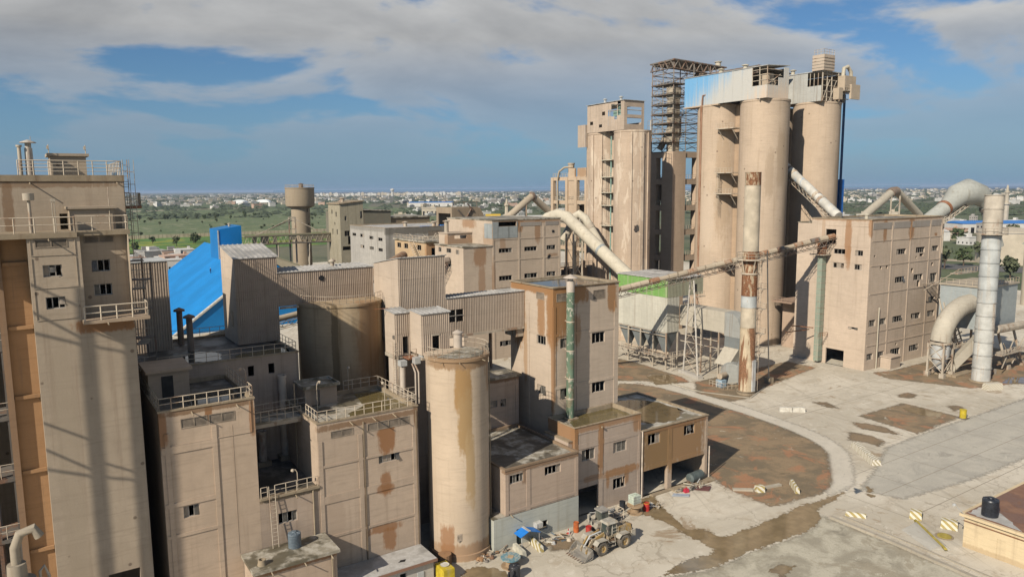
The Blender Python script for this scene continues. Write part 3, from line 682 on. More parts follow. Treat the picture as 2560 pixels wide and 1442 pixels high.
def house(x, y, k, rz, s_, label, group=None, win=False):
    o = bpy.data.objects.new('house', HM[k][0]); COL.objects.link(o); o.location = (x, y, -0.25); o.rotation_euler.z = rz; o.scale = (s_, s_, s_)
    o['label'] = label; o['category'] = 'house'
    if group: o['group'] = group
    if win:
        c = bpy.data.objects.new('window_row', WINM[k]); COL.objects.link(c); c.parent = o; c['kind'] = 'stuff'
    return o
rnd = random.Random(21)
for i in range(26): house(*polar(rnd.uniform(430, 520), rnd.uniform(-31, -23)), rnd.randrange(16), rnd.uniform(-.3, .3), rnd.uniform(.7, 1.0), 'low house in the small village behind the blue storage hall', 'village houses behind the blue hall', True)
house(*polar(395, -23.1), 5, 0.2, 1.0, 'salmon pink house beside the blue storage hall', None, True)
for i in range(70):
    phi = rnd.uniform(21.5, 40); house(*polar(rnd.uniform(560, 1150), phi), rnd.randrange(16), rnd.uniform(-.5, .5), rnd.uniform(.8, 1.25), 'flat roofed house in the town right of the silos', 'town houses right of the silos', True)
for i in range(60):
    phi = rnd.uniform(-9, 8); house(*polar(rnd.uniform(850, 1900), phi), rnd.randrange(16), rnd.uniform(-.5, .5), rnd.uniform(.8, 1.25), 'flat roofed house in the town behind the flat roofed works', 'town houses behind the works', True)
for i in range(110):
    phi = rnd.uniform(-32, 40); house(*polar(rnd.uniform(1950, 2700), phi), rnd.randrange(16), rnd.uniform(-.5, .5), rnd.uniform(1.0, 1.7), 'tiny pale house far out on the plain', 'far houses on the plain')
fm = [MB(), MB(), MB()]
for i in range(2300):
    phi = rnd.uniform(-44, 44); d = 1900*math.exp(rnd.uniform(0.25, 1.75)); x, y = polar(d, phi); s_ = rnd.uniform(5, 11)*(0.7+d/7000); h = rnd.uniform(3.5, 8)*(0.8+d/9000)
    fm[rnd.choice([0, 1, 1, 2, 2])].box(x-s_, x+s_, y-s_*.7, y+s_*.7, -0.3, h)
for k, f_ in enumerate(fm): struct(f_, 'distant_houses', HCOL[k], kind='stuff', label=['white', 'cream', 'grey'][k]+' houses of the far city below the horizon')
rnd = random.Random(33)
bm0 = MB()
for i in range(46):
    phi = -14.5+i*0.235+rnd.uniform(-.08, .08); x, y = polar(rnd.uniform(5200, 6100), phi); w_ = rnd.uniform(9, 17); h = rnd.uniform(15, 28)
    mb = MB().box(-w_, w_, -8, 8, 0, h).box(-w_*0.3, w_*0.3, -4, 4, h+0.01, h+4)
    o = solo(mb, 'apartment_block', HCOL[0 if rnd.random() < .7 else 1], 'white apartment block in the row on the horizon left of the silos', 'building', (0, 0, 0), 'apartment blocks on the horizon'); o.location = (x, y, 0); o.rotation_euler.z = R(-34)
# a few landmarks on the plain
x, y = polar(5300, -9.0); o = solo(MB().lathe(0, 0, [(9, 0), (7, 30), (7, 34), (14, 38), (14, 48), (2, 54)], 12), 'water_tower', HCOL[0], 'tiny white water tower over the apartment blocks', 'water tower', (0, 0, 0)); o.location = (x, y, 0)
TENT = simple('white_membrane', (0.85, 0.86, 0.86), 0.6, var=0.05)
for phi, lab in ((-19.9, 'left white membrane hall'), (-18.3, 'right white membrane hall')):
    x, y = polar(2800, phi); mb = MB(); n = 10; i0 = 0
    for k in range(n+1):
        a = math.pi*k/n
        for s_ in (-14, 14): mb.v.append((math.cos(a)*26, s_, 13*math.sin(a)))
    mb.f = [(2*k, 2*k+2, 2*k+3, 2*k+1) for k in range(n)]+[tuple(range(0, 2*n+2, 2)), tuple(range(1, 2*n+3, 2))]
    o = solo(mb, 'membrane_hall', TENT, lab+' far out on the green plain', 'hall', (0, 0, 0)); o.location = (x, y, -0.25); o.rotation_euler.z = R(-34)
def shed_far(d, phi, w_, l_, h, wm_, rm_, label, rz=-34):
    x, y = polar(d, phi); r = thing('warehouse', label, 'warehouse', (0, 0, 0))
    part(MB().box(-w_/2, w_/2, -l_/2, l_/2, 0, h), 'wall', wm_, r)
    part(MB().hexa([(-w_/2-.4, -l_/2-.4, h+.01), (w_/2+.4, -l_/2-.4, h+.01), (w_/2+.4, l_/2+.4, h+.01), (-w_/2-.4, l_/2+.4, h+.01), (-w_/2-.4, -.2, h+2.2), (w_/2+.4, -.2, h+2.2), (w_/2+.4, .2, h+2.2), (-w_/2-.4, .2, h+2.2)]), 'roof', rm_, r)
    d_ = MB()
    for k in range(5): u = -w_/2+w_*(k+.5)/5; d_.box(u-1.5, u+1.5, -l_/2-.06, -l_/2+.1, 0, h*.6)
    part(d_, 'door', DKW, r); r.location = (x, y, -0.25); r.rotation_euler.z = R(rz); return r
shed_far(1900, -6.1, 110, 40, 10, HCOL[0], BLUER, 'long warehouse with a blue roof behind the works')
shed_far(1250, -6.0, 34, 22, 11, HCOL[1], HCOL[1], 'cream block with a flat parapet in the town behind the works')
shed_far(800, 33.4, 90, 30, 8, HCOL[0], BLUER, 'white warehouse with a bright blue roof at the right edge')
shed_far(640, 26.5, 90, 24, 7, HCOL[0], HCOL[0], 'long white warehouse behind the box building')
shed_far(700, 22.6, 70, 24, 7, HCOL[0], HCOL[0], 'white warehouse right beside the blue strip on the silos')
shed_far(900, 2.2, 120, 30, 8, HCOL[0], HCOL[0], 'long white shed behind the inverted pipe')
def minaret(d, phi, h, label):
    x, y = polar(d, phi); r = thing('minaret', label, 'minaret', (0, 0, 0))
    part(MB().lathe(0, 0, [(2.4, 0), (2.2, h*.55)], 8), 'shaft', HCOL[1], r); part(MB().lathe(0, 0, [(2.2, h*.55), (3.2, h*.57), (3.2, h*.61), (1.7, h*.62), (1.6, h*.8), (2.3, h*.82), (2.3, h*.85), (1.2, h*.86), (0.9, h*.95), (0.05, h)], 8), 'balcony', HCOL[1], r); r.location = (x, y, -.25)
minaret(620, -0.35, 34, 'pale minaret beside the inverted steel pipe')
minaret(820, 33.5, 42, 'white minaret behind the striped steel stack')
x, y = polar(900, -1.4); r = thing('tank_trailer', 'yellow tank machine on the plain left of the minaret', 'tank', (0, 0, 0)); YEL = simple('yellow_paint', (0.55, 0.36, 0.04), 0.6)
part(MB().box(-9, 9, -3, 3, 5.5, 12), 'tank', YEL, r); part(MB().box(-8, -7, -2.6, 2.6, 0, 5.5).box(7, 8, -2.6, 2.6, 0, 5.5), 'leg', DARKST, r); r.location = (x, y, -.2); r.rotation_euler.z = R(-34)
x, y = polar(480, 33.9); r = thing('storage_tank', 'wide pale concrete tank at the right edge', 'tank', (x, y, 0)); part(MB().lathe(x, y, [(16, -.3), (16, 17), (15.4, 17.01), (0.1, 19)], 28), 'shell', HCOL[1], r, smooth=True)
part(MB().lathe(x, y, [(16.15, 16), (16.15, 16.5), (16.0, 16.5)], 28), 'rim_band', HCOL[2], r)
# public road at the right and the long field wall
p = [polar(470, 23), polar(455, 40), polar(425, 40), polar(440, 23)]; sheet('road', p, ROADM, -0.18)
p = [polar(500, 23), polar(485, 40), polar(472, 40), polar(487, 23)]; sheet('dirt_verge', p, PALED, -0.185)
wl = thing('boundary_wall', 'long pale panel wall crossing the green fields', 'wall', (90, 724, 0))
WP = simple('wall_panel_concrete', (0.50, 0.42, 0.30), 0.9, var=0.15, scale=0.3); pm = None
for i in range(110):
    a = Vector((-20+i*3.6, 738, 0)); me = None
    if pm is None: pm = part(MB().box(-1.72, 1.72, -0.1, 0.1, -0.3, 2.9), 'panel', WP, wl); pm.data.transform(Matrix.Translation((90, 724, 0))); o = pm
    else: o = pm.copy(); COL.objects.link(o)
    o.location = (a.x-90, a.y-724, 0)
postm = MB()
for i in range(111): postm.box(-21.8+i*3.6-.12, -21.8+i*3.6+.12, 737.8, 738.2, -.3, 3.1)
part(postm, 'post', COPE, wl, kind='stuff')
# ================================================================== near works
DIRTB = (0.20, 0.115, 0.06)
def at_size(k, st): return [((c[0]*k, c[1]*k, c[2]*k-41.0*(k-1)), z_, col, q) for c, z_, col, q in st]   # stains follow the true size of their block
# ---- tall mill tower at the left edge
PA = plaster('tower_plaster', (0.43, 0.345, 0.255), streak=0.4, patch=0.35, pock=0.5, stains=at_size(1.16, [((5.0, 60, 31.6), (2.2, 0.8, 0.55), RUST, 0.9), ((2, 60, 20), (0.8, 0.5, 12), (0.36, 0.29, 0.21), 0.5), ((0, 64, 41.7), (8, 0.6, 0.35), DIRTB, 0.6), ((-0.2, 64, 39.8), (0.35, 0.6, 2.2), DIRTB, 0.7)]))
A = thing('mill_tower', 'tall beige concrete mill tower with railed terraces at the left edge', 'tower', (3.5, 62, 0))
wA1 = [(1.41, 2.54, 35.28, 36.11), (1.42, 2.59, 33.05, 33.89)]; lA1 = (1.05, 3.0, 37.29, 37.88); wA2 = [(4.43, 5.61, 35.35, 36.21), (4.46, 5.63, 33.61, 34.45)]; lA2 = (4.07, 5.99, 37.42, 37.91)
mb = MB(); mb.holed('y', 60, 0.63, 3.75, 0, 38.0, wA1+[lA1]); mb.holed('y', 60, 3.75, 6.8, 0, 32.1, [(3.3+.5, 5.9, 0, 12.87)], 0.5)
mb.holed('y', 61.2, 3.75, 6.8, 32.1, 38.0, wA2+[lA2]); mb.quad((3.75, 60, 32.1), (3.75, 61.2, 32.1), (3.75, 61.2, 38), (3.75, 60, 38))
mb.quad((0.63, 60, 0), (0.63, 66, 0), (0.63, 66, 38), (0.63, 60, 38)); mb.quad((6.8, 60, 0), (6.8, 64, 0), (6.8, 64, 38), (6.8, 60, 38)); mb.quad((0.63, 66, 0), (6.8, 66, 0), (6.8, 66, 38), (0.63, 66, 38)); mb.quad((3.75, 60, 32.1), (6.8, 60, 32.1), (6.8, 61.2, 32.1), (3.75, 61.2, 32.1))
part(mb, 'wall', PA, A)
mb = MB().holed('y', 64, -6, 7.2, 38.3, 42.15, [(2.85, 3.35, 38.35, 39.5)]); mb.quad((7.2, 64, 0), (7.2, 73.5, 0), (7.2, 73.5, 42.15), (7.2, 64, 42.15)); mb.quad((-6, 73.5, 0), (7.2, 73.5, 0), (7.2, 73.5, 42.15), (-6, 73.5, 42.15)); mb.quad((-6, 64, 0), (-6, 73.5, 0), (-6, 73.5, 42.15), (-6, 64, 42.15)); mb.quad((6.8, 64.0, 0), (7.2, 64.0, 0), (7.2, 64, 38.3), (6.8, 64, 38.3))
part(mb, 'upper_wall', PA, A)
part(MB().quad((-6, 64, 42.1), (7.2, 64, 42.1), (7.2, 73.5, 42.1), (-6, 73.5, 42.1)), 'roof', ROOF, A)
part(MB().box(-6.05, 7.27, 63.92, 64.2, 41.85, 42.3).box(7.0, 7.27, 64.2, 73.55, 41.85, 42.3), 'coping', COPE, A)
part(MB().box(-6, 3.6, 59.85, 63.98, 37.95, 38.3).box(3.6, 7.0, 60.6, 63.98, 38.0, 38.32), 'terrace_slab', COPE, A)
part(MB().box(3.5, 7.7, 58.9, 61.15, 31.92, 32.15), 'balcony_slab', plaster('balcony_slab', (0.40, 0.30, 0.21), stains=[((5, 59, 32), (3, 1.5, 0.8), RUST, 0.7)]), A)
part(MB().rail([(3.6, 58.98, 32.15), (7.6, 58.98, 32.15), (7.6, 61.1, 32.15)], 1.0, 1.1, 0.045), 'balcony_railing', RAILM, A)
part(MB().rail([(-5.9, 60.0, 38.3), (3.5, 60.0, 38.3), (3.5, 60.7, 38.3), (6.9, 60.7, 38.3), (6.9, 63.9, 38.3)], 1.05, 1.25, 0.04), 'terrace_railing', RAILM, A)
rl = MB().rail([(0.55, 64.1, 42.3), (7.1, 64.1, 42.3), (7.1, 73.3, 42.3)], 1.05, 1.0, 0.035)
for z in (42.58, 43.1): rl.tube((0.55, 64.1, z), (7.1, 64.1, z), 0.02, 4)
part(rl, 'roof_railing', RAILM, A)
for r_ in wA1: window(A, 'y', 60, r_, 3, 0.4)
for r_ in wA2: window(A, 'y', 61.2, r_, 3, 0.5)
louvre(A, 'y', 60, lA1, 8, 2); louvre(A, 'y', 61.2, lA2, 8, 2)
# recessed panel lines
g_ = MB()
for (x0, x1, z0, z1) in ((0.78, 3.45, 36.75, 38.0), (0.78, 3.45, 34.5, 36.6), (0.78, 3.45, 32.3, 34.35)):
    g_.box(x0, x0+0.05, 59.955, 60.01, z0, z1).box(x1-0.05, x1, 59.955, 60.01, z0, z1).box(x0+.05, x1-.05, 59.955, 60.01, z0, z0+0.05)
part(g_, 'panel_trim', PA, A)
part(MB().box(2.65, 4.99, 66, 69, 42.1, 43.75).box(2.45, 5.2, 65.8, 69.2, 43.75, 43.95), 'stair_head', PA, A)
for x in (2.6, 5.0): part(MB().tube((x, 66, 43.95), (x, 66, 44.6), 0.03, 4).box(x-.12, x+.02, 65.9, 66.1, 44.25, 44.5), 'aerial', RAILM, A)
part(MB().lathe(1.32, 65.2, [(0.27, 42.1), (0.25, 44.25), (0.2, 44.26), (0.2, 44.6), (0.55, 44.62), (0.5, 44.68), (0.05, 44.85)], 14).tube((1.5, 65.2, 44.6), (1.5, 65.2, 45.1), 0.02, 4), 'vent_stack', rusty('pale_vent_steel', (0.48, 0.44, 0.38), 0.4), A, smooth=True)
part(MB().lathe(0.75, 65.0, [(0.13, 42.1), (0.12, 44.3), (0.19, 44.32), (0.19, 44.45)], 10), 'vent_pipe', STEEL, A, smooth=True)
part(MB().box(3.4, 6.3, 62.4, 63.97, 38.3, 39.85).box(3.2, 6.45, 62.2, 64.0, 39.85, 40.02), 'penthouse', PA, A)
part(MB().lathe(0.98, 61, [(0.11, 38.3), (0.10, 40.5), (0.34, 40.52), (0.35, 41.0), (0.05, 41.02)], 12), 'vent_pipe', STEEL, A, smooth=True)
for x in (2.35, 2.5): part(MB().tube((x, 62, 38.3), (x, 62, 40.5), 0.035, 5).box(x-.07, x+.07, 61.93, 62.07, 40.4, 40.6), 'vent_pipe', STEEL, A)
part(MB().tube((5.95, 62.3, 38.3), (5.95, 62.3, 41.4), 0.03, 4), 'vent_pipe', STEEL, A)
for x in (1.2, 6.75): spout(A, (x, 64, 41.75), L=0.7, r=0.05)
spout(A, (1.9, 60, 37.9), L=0.6, r=0.05); spout(A, (5.0, 59, 31.95), L=0.5, r=0.05)
# side wing left of the tower; its orange is bounced warm light painted in
OR_ = plaster('bounce_orange_plaster', (0.42, 0.245, 0.125), streak=0.5, patch=0.3)
Wg = thing('mill_wing', 'narrow wall coloured orange by painted bounce light, recessed left of the tall mill tower', 'wall', (-1, 63, 0))
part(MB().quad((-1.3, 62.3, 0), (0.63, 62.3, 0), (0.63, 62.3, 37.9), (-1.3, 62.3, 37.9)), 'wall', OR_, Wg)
part(MB().box(-1.35, -0.95, 61.9, 62.28, 0, 37.9), 'corner_pier', plaster('pier_plaster', (0.30, 0.19, 0.115), streak=0.6), Wg)
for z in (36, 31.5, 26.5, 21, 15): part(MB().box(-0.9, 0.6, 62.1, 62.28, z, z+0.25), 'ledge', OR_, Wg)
# pipes, catwalks and cyclone in the left bottom corner
lp = thing('pipe_rack', 'dark steel frame with catwalks and pipes at the far left edge', 'pipe rack', (-1.5, 57, 0))
f = MB()
for x in (-2.6, -1.35): f.box(x-.12, x+.12, 62.6, 62.85, 0, 37); f.box(x-.12, x+.12, 65.4, 65.65, 0, 37)
for z in (6, 11, 16, 20.5, 25, 30): f.box(-4, -1.2, 62.55, 62.7, z, z+.25); f.box(-4, -1.2, 62.7, 65.6, z+.25, z+.31)
part(f, 'frame', DARKST, lp)
rl = MB()
for z in (6.3, 11.3, 16.3, 20.8, 25.3, 30.3): rl.rail([(-4, 62.6, z), (-1.25, 62.6, z), (-1.25, 65.5, z)], 1.0, 0.9, 0.03)
part(rl, 'railing', RAILM, lp)
part(MB().path([(-1.6, 55.5, 0), (-1.6, 55.5, 14), (-1.9, 55.5, 15.3), (-2.8, 55.5, 16)], 0.42, 14), 'duct', plaster('dull_duct', (0.33, 0.28, 0.21)), lp, smooth=True)
cy = thing('dust_cyclone', 'pale dust cyclone tank with pipes in the bottom left corner', 'cyclone', (-0.2, 50, 0))
part(MB().lathe(-0.9, 52, [(0.3, 8), (0.95, 13), (0.95, 15.5), (0.55, 15.6), (0.5, 16.6), (0.05, 16.62)], 20), 'drum', plaster('dull_duct'), cy, smooth=True)
part(MB().path([(-0.9, 52, 16.3), (-0.9, 52, 17.6), (-0.6, 52, 18.4), (0.1, 52, 18.6), (0.4, 52, 18.0)], 0.28, 12), 'elbow', plaster('dull_duct'), cy, smooth=True)
part(MB().path([(0.25, 52.4, 0), (0.25, 52.4, 15.6), (0.5, 52.4, 15.9), (0.7, 52.4, 15.2), (0.7, 52.4, 12)], 0.09, 8), 'pipe', STEEL, cy, smooth=True)
f = MB()
for x, y in ((-1.8, 51.1), (0.1, 51.1), (-1.8, 53), (0.1, 53)): f.box(x-.08, x+.08, y-.08, y+.08, 0, 13.2)
for z in (6, 10, 13): f.box(-1.8, 0.1, 51.04, 51.16, z, z+.15)
part(f, 'stand', STEEL, cy)

# ---- corrugated tower right of the mill tower
O = thing('clad_tower', 'narrow brown corrugated tower behind the outside stair of the mill tower', 'tower', (11, 86, 0))
for k in range(6):
    z0 = 17+k*2.8; part(MB().corr('y', 92.0-0.01*(k % 2), 9.86, 14.2, z0, min(33.2, z0+2.82), 0.27, 0.08), 'cladding_panel', CORR, O)
part(MB().box(9.86, 14.2, 92.06, 97, 0, 33.15), 'wall', SHEET, O); part(MB().box(9.76, 14.3, 91.85, 97.1, 33.22, 33.32), 'roof', GALV, O)
st = thing('outside_stair', 'dark steel outside stair between the mill tower and the corrugated tower', 'stair', (10, 86, 23))
f = MB(); t_ = MB()
for x in (8.9, 11.2):
    for y in (83, 89): f.box(x-.08, x+.08, y-.08, y+.08, 22, 34)
for k in range(4):
    z = 23.2+k*3.0; f.box(8.8, 11.3, 82.9, 84.1, z, z+.08); f.box(8.8, 11.3, 87.9, 89.1, z+1.5, z+1.58)
    for j in range(10): t_.box(8.95, 9.95, 84.1+j*.38, 84.38+j*.38, z+.15*j+.08, z+.15*j+.12); t_.box(10.1, 11.15, 87.9-j*.38-.28, 87.9-j*.38, z+1.5+.15*j+.08, z+1.5+.15*j+.12)
part(f, 'frame', DARKST, st); part(t_, 'tread', STEEL, st, kind='stuff')
for k in range(4): z = 23.28+k*3.0; part(MB().rail([(8.85, 82.95, z), (11.2, 82.95, z)], 1.0, 1.2, 0.03), 'railing', STEEL, st)
vb = thing('access_platform', 'small caged platform and ladder on the right edge of the mill tower', 'platform', (7.9, 66, 39.8))
part(MB().box(7.25, 8.5, 65.2, 66.6, 39.75, 39.95), 'deck', rusty('rusty_deck', (0.25, 0.12, 0.07), 0.7), vb); part(MB().rail([(7.3, 65.25, 39.95), (8.45, 65.25, 39.95), (8.45, 66.5, 39.95)], 1.0, 0.25, 0.025), 'railing', RAILM, vb)
part(MB().ladder((7.32, 64.9, 36), (7.32, 64.9, 43.5), (0.32, 0, 0), 0.4, 0.03, True, (0.6, -0.4, 0)), 'ladder', STEEL, vb)

# ---- block B: windowless block with louvres
PB = plaster('block_plaster', (0.505, 0.385, 0.28), streak=0.25, patch=0.35, stains=at_size(1.0368, [((13.0, 68, 21.7), (0.3, 0.6, 0.8), RUST, 0.9), ((9.2, 68, 20.8), (0.35, 0.5, 1.5), RUST, 0.8), ((12.9, 68, 22.1), (4.5, 0.6, 0.28), DIRTB, 0.8), ((16.7, 68, 20.5), (0.25, 0.5, 1.8), RUST, 0.7)]))
B = thing('mill_block', 'beige concrete block with railed flat roof and a broken window, right of the mill tower', 'building', (13, 72, 0))
wB = (10.42, 11.75, 12.52, 13.58); lB = [(10.66, 12.88, 20.62, 21.5), (12.98, 15.21, 20.62, 21.5)]
part(walls(8.95, 16.95, 68, 78.5, 0, 22.3, [wB]+lB), 'wall', PB, B); roof_with_parapet(B, 8.95, 16.95, 68, 78.5, 22.3, 0.25, ROOFD)
frame_strips(B, 'y', 68, [(9.28, 9.68), (13.15, 13.56)], [(18.55, 19.2), (13.7, 14.1), (10.9, 11.2)], 9.0, 13.56, 0, 20.4, PB, 0.08)
part(MB().box(13.57, 13.63, 67.95, 68.01, 5.0, 19.2).box(14.9, 14.94, 67.98, 68.01, 8, 20.2).box(16.55, 16.62, 67.93, 68.01, 19.3, 22.2).box(9.3, 16.6, 67.95, 68.01, 19.22, 19.28), 'panel_trim', PB, B)
window(B, 'y', 68, wB, 3, 0.55)
for r_ in lB: louvre(B, 'y', 68, r_, 9, 2)
for x in (11.6, 15.4): spout(B, (x, 68, 22.0))
part(MB().rail([(9.05, 78, 22.46), (9.05, 68.08, 22.46), (16.85, 68.08, 22.46), (16.85, 78, 22.46)], 1.05, 1.0, 0.04), 'railing', RAILM, B)
part(MB().box(9.1, 12.6, 73.9, 78.3, 22.06, 24.5).box(8.9, 12.9, 73.6, 78.5, 24.5, 24.75), 'stair_head', PB, B)
part(MB().box(10.2, 11.2, 73.86, 73.92, 22.1, 24.1), 'door', simple('dark_door', (0.05, 0.045, 0.04)), B)
part(MB().poly([(12.8, 74, 22.06), (16.3, 74.5, 22.06), (16.3, 69.2, 22.06), (12, 69.1, 22.06), (11.5, 71.5, 22.06)]), 'puddle', water('dark_roof_water', (0.03, 0.028, 0.022)), B)
lamp_post(B, 16.8, 69.9, 22.46, 2.3, (-0.45, 0.2))

# ---- wall between the blocks with ladder, and dark courtyard behind it
M_ = thing('link_building', 'low beige link building with a steel ladder between the two mill blocks', 'building', (20, 70, 0))
wM = (18.6, 20.39, 9.75, 10.83)
PMk = plaster('link_plaster', (0.46, 0.355, 0.27), patch=0.4, stains=at_size(1.0368, [((20, 68, 12.5), (4, 0.8, 0.35), (0.16, 0.12, 0.07), 0.8)]))
part(MB().holed('y', 68.0, 16.96, 22.64, 0, 12.5, [wM]).quad((16.96, 68, 12.35), (22.64, 68, 12.35), (22.64, 72, 12.35), (16.96, 72, 12.35)), 'wall', PMk, M_); window(M_, 'y', 68, wM, 4, 0.5)
part(MB().box(16.97, 22.64, 67.8, 68.35, 12.5, 12.72), 'coping', COPE, M_); part(MB().quad((16.96, 68.3, 12.4), (22.64, 68.3, 12.4), (22.64, 78.4, 12.4), (16.96, 78.4, 12.4)), 'roof', ROOFD, M_)
part(MB().rail([(18.4, 67.95, 12.72), (22.5, 67.95, 12.72)], 1.0, 0.95, 0.035), 'railing', RAILM, M_); part(MB().rail([(17.1, 67.95, 12.72), (17.7, 67.95, 12.72)], 1.0, 0.6, 0.035), 'railing', RAILM, M_)
part(MB().ladder((17.78, 67.3, 7.9), (17.78, 67.75, 13.8), (0.55, 0, 0), 0.36, 0.035), 'ladder', RAILM, M_)
part(MB().tube((22.0, 67.9, 0), (22.0, 67.9, 12.4), 0.09, 6), 'downpipe', COPE, M_)
lamp_post(M_, 20.6, 68.1, 12.72, 2.0, (-0.4, 0.1)); spout(M_, (20.3, 67.95, 12.35), L=0.6)
EXH = {}
for (x, y, r_, z1) in ((22.45, 78, 0.42, 21.6), (19.9, 77.4, 0.42, 16.1)):
    s_ = EXH[z1] = thing('exhaust_pipe', 'pale exhaust pipe rising from the dark courtyard, '+('open topped beside the footbridge' if z1 > 20 else 'shorter one under the footbridge'), 'pipe', (x, y, 12.4))
    part(MB().lathe(x, y, [(r_, 12.4), (r_, z1-.25), (r_+.06, z1-.25), (r_+.06, z1), (r_-.08, z1), (r_-.08, z1-1)], 16), 'shaft', rusty('pale_pipe', (0.47, 0.40, 0.33), 0.5, thr=0.55), s_, smooth=True); part(MB().box(x-.7, x+.7, y-.7, y+.7, 12.41, 12.9), 'base', COPE, s_)
br = thing('footbridge', 'railed footbridge between the roofs of the two mill blocks', 'footbridge', (20, 73.7, 18.6))
part(MB().box(16.98, 23.9, 72.4, 75.2, 18.35, 18.55), 'deck', ROOF, br); part(MB().rail([(17.0, 72.45, 18.55), (22.6, 72.45, 18.55)], 1.05, 0.85, 0.035).rail([(17.0, 75.1, 18.55), (24.0, 75.1, 18.55)], 1.05, 0.85, 0.035), 'railing', RAILM, br)
part(MB().box(16.98, 22.6, 72.38, 72.55, 18.0, 18.35).box(16.98, 22.6, 75.05, 75.2, 18.0, 18.35), 'beam', STEEL, br)

# ---- block C
PC = plaster('block_plaster_stained', (0.48, 0.37, 0.275), streak=0.25, patch=0.4, stains=at_size(1.0368, [((29.9, 68, 16.0), (0.95, 0.8, 1.6), RUST, 0.9), ((29.6, 68, 11.2), (0.55, 0.8, 1.2), RUST, 0.8), ((29.5, 68, 10.7), (0.95, 0.8, 0.45), RUST, 0.75), ((29.9, 68, 5.2), (0.7, 0.8, 1.1), RUST, 0.8), ((29.4, 68, 6.5), (1.8, 0.8, 0.4), RUST, 0.8), ((28, 68, 18.2), (6, 0.8, 0.3), DIRTB, 0.8), ((24.2, 68, 8), (1.0, 0.8, 3.5), (0.40, 0.30, 0.22), 0.6), ((33.2, 68, 18), (0.25, 0.8, 1.6), DIRTB, 0.8)]))
Cb = thing('mill_block', 'beige concrete block with rust stains and a flooded railed roof beside the round silo', 'building', (28, 72, 0))
wC = (28.92, 31.24, 13.48, 14.42); lC = [(24.0, 26.33, 17.1, 17.82), (27.8, 32.46, 17.05, 17.9)]
part(walls(22.66, 33.4, 68, 78, 0, 18.75, [wC]+lC), 'wall', PC, Cb); roof_with_parapet(Cb, 22.66, 33.4, 68, 78, 18.75, 0.25, ROOF)
frame_strips(Cb, 'y', 68, [(22.7, 23.1), (26.76, 27.22), (32.74, 33.36)], [(14.3, 14.55), (10.6, 11.4), (7.0, 7.25)], 23.1, 33.36, 0, 17.0, PC, 0.08)
part(MB().box(27.3, 27.42, 67.88, 68.0, 0, 18.2).box(33.1, 33.2, 67.86, 67.93, 2, 18.4), 'downpipe', COPE, Cb)
window(Cb, 'y', 68, wC, 5, 0.75); louvre(Cb, 'y', 68, lC[0], 9, 2); louvre(Cb, 'y', 68, lC[1], 10, 4)
for x in (26.0, 28.4, 30.6): spout(Cb, (x, 68, 18.45))
part(MB().rail([(22.8, 71.5, 18.91), (22.8, 68.1, 18.91), (33.3, 68.1, 18.91), (33.3, 77.6, 18.91)], 1.05, 0.95, 0.04).rail([(29.2, 77.9, 18.91), (33.3, 77.9, 18.91)], 1.05, 0.95, 0.04), 'railing', RAILM, Cb)
part(mesh_poly(ragged([(26.5, 69.0), (32.9, 68.8), (32.9, 76.5), (30.2, 77.2), (29.0, 72.2), (26.8, 70.6)], 0.22, 0.7, 3), 18.515), 'puddle', POND, Cb)
hut = MB(); hut.holed('y', 75.1, 23.9, 27.4, 18.5, 20.5, [(24.6, 25.5, 18.5, 20.2)]); hut.box(23.9, 27.4, 75.4, 77.9, 18.5, 20.5)
part(hut, 'stair_head', plaster('hut_plaster', (0.45, 0.34, 0.25), stains=[((27.2, 75.1, 19), (0.7, 0.8, 0.8), DIRTB, 0.8)]), Cb)
part(MB().box(23.6, 27.65, 74.7, 78.1, 20.5, 20.62).box(23.6, 27.65, 74.7, 74.9, 20.62, 20.8).box(23.6, 27.65, 77.9, 78.1, 20.62, 20.8).box(23.6, 23.8, 74.9, 77.9, 20.62, 20.8).box(27.45, 27.65, 74.9, 77.9, 20.62, 20.8), 'stair_head_roof', ROOF, Cb)
lamp_post(Cb, 24.5, 73.0, 18.52, 3.0, (0.4, 0.3)); lamp_post(Cb, 30.2, 69.0, 18.52, 3.0, (-0.1, 0.1)); lamp_post(Cb, 29.7, 77.7, 18.9, 2.6, (0.05, -0.1))
part(MB().tube((22.55, 74.2, 12.5), (22.55, 74.2, 21.5), 0.07, 6), 'downpipe', COPE, Cb)

# ---- flat annexes in front
PG = plaster('annex_plaster', (0.50, 0.38, 0.28), patch=0.4, stains=at_size(1.0368, [((19, 64, 7.5), (5, 1, 0.35), RUST, 0.8), ((15.4, 64, 5), (0.6, 1, 3), (0.40, 0.25, 0.15), 0.7)]))
G1 = thing('annex', 'low annex with a ribbed water tank and a round vent on its flat roof', 'annex', (19, 66, 0))
part(walls(15.25, 22.7, 64.0, 67.9, 0, 7.55), 'wall', PG, G1); part(MB().box(15.0, 22.95, 63.7, 67.93, 7.55, 7.85), 'roof_slab', ROOF, G1)
for x in (16.6, 19.6, 22.1): spout(G1, (x, 63.9, 7.5), L=0.7)
part(MB().tube((22.2, 63.85, 0), (22.2, 63.85, 7.4), 0.09, 6), 'downpipe', COPE, G1)
part(MB().lathe(16.1, 64.9, [(0.42, 7.85), (0.36, 8.1), (0.36, 8.35), (0.27, 8.36), (0.27, 8.0)], 14), 'round_vent', COPE, G1, smooth=True)
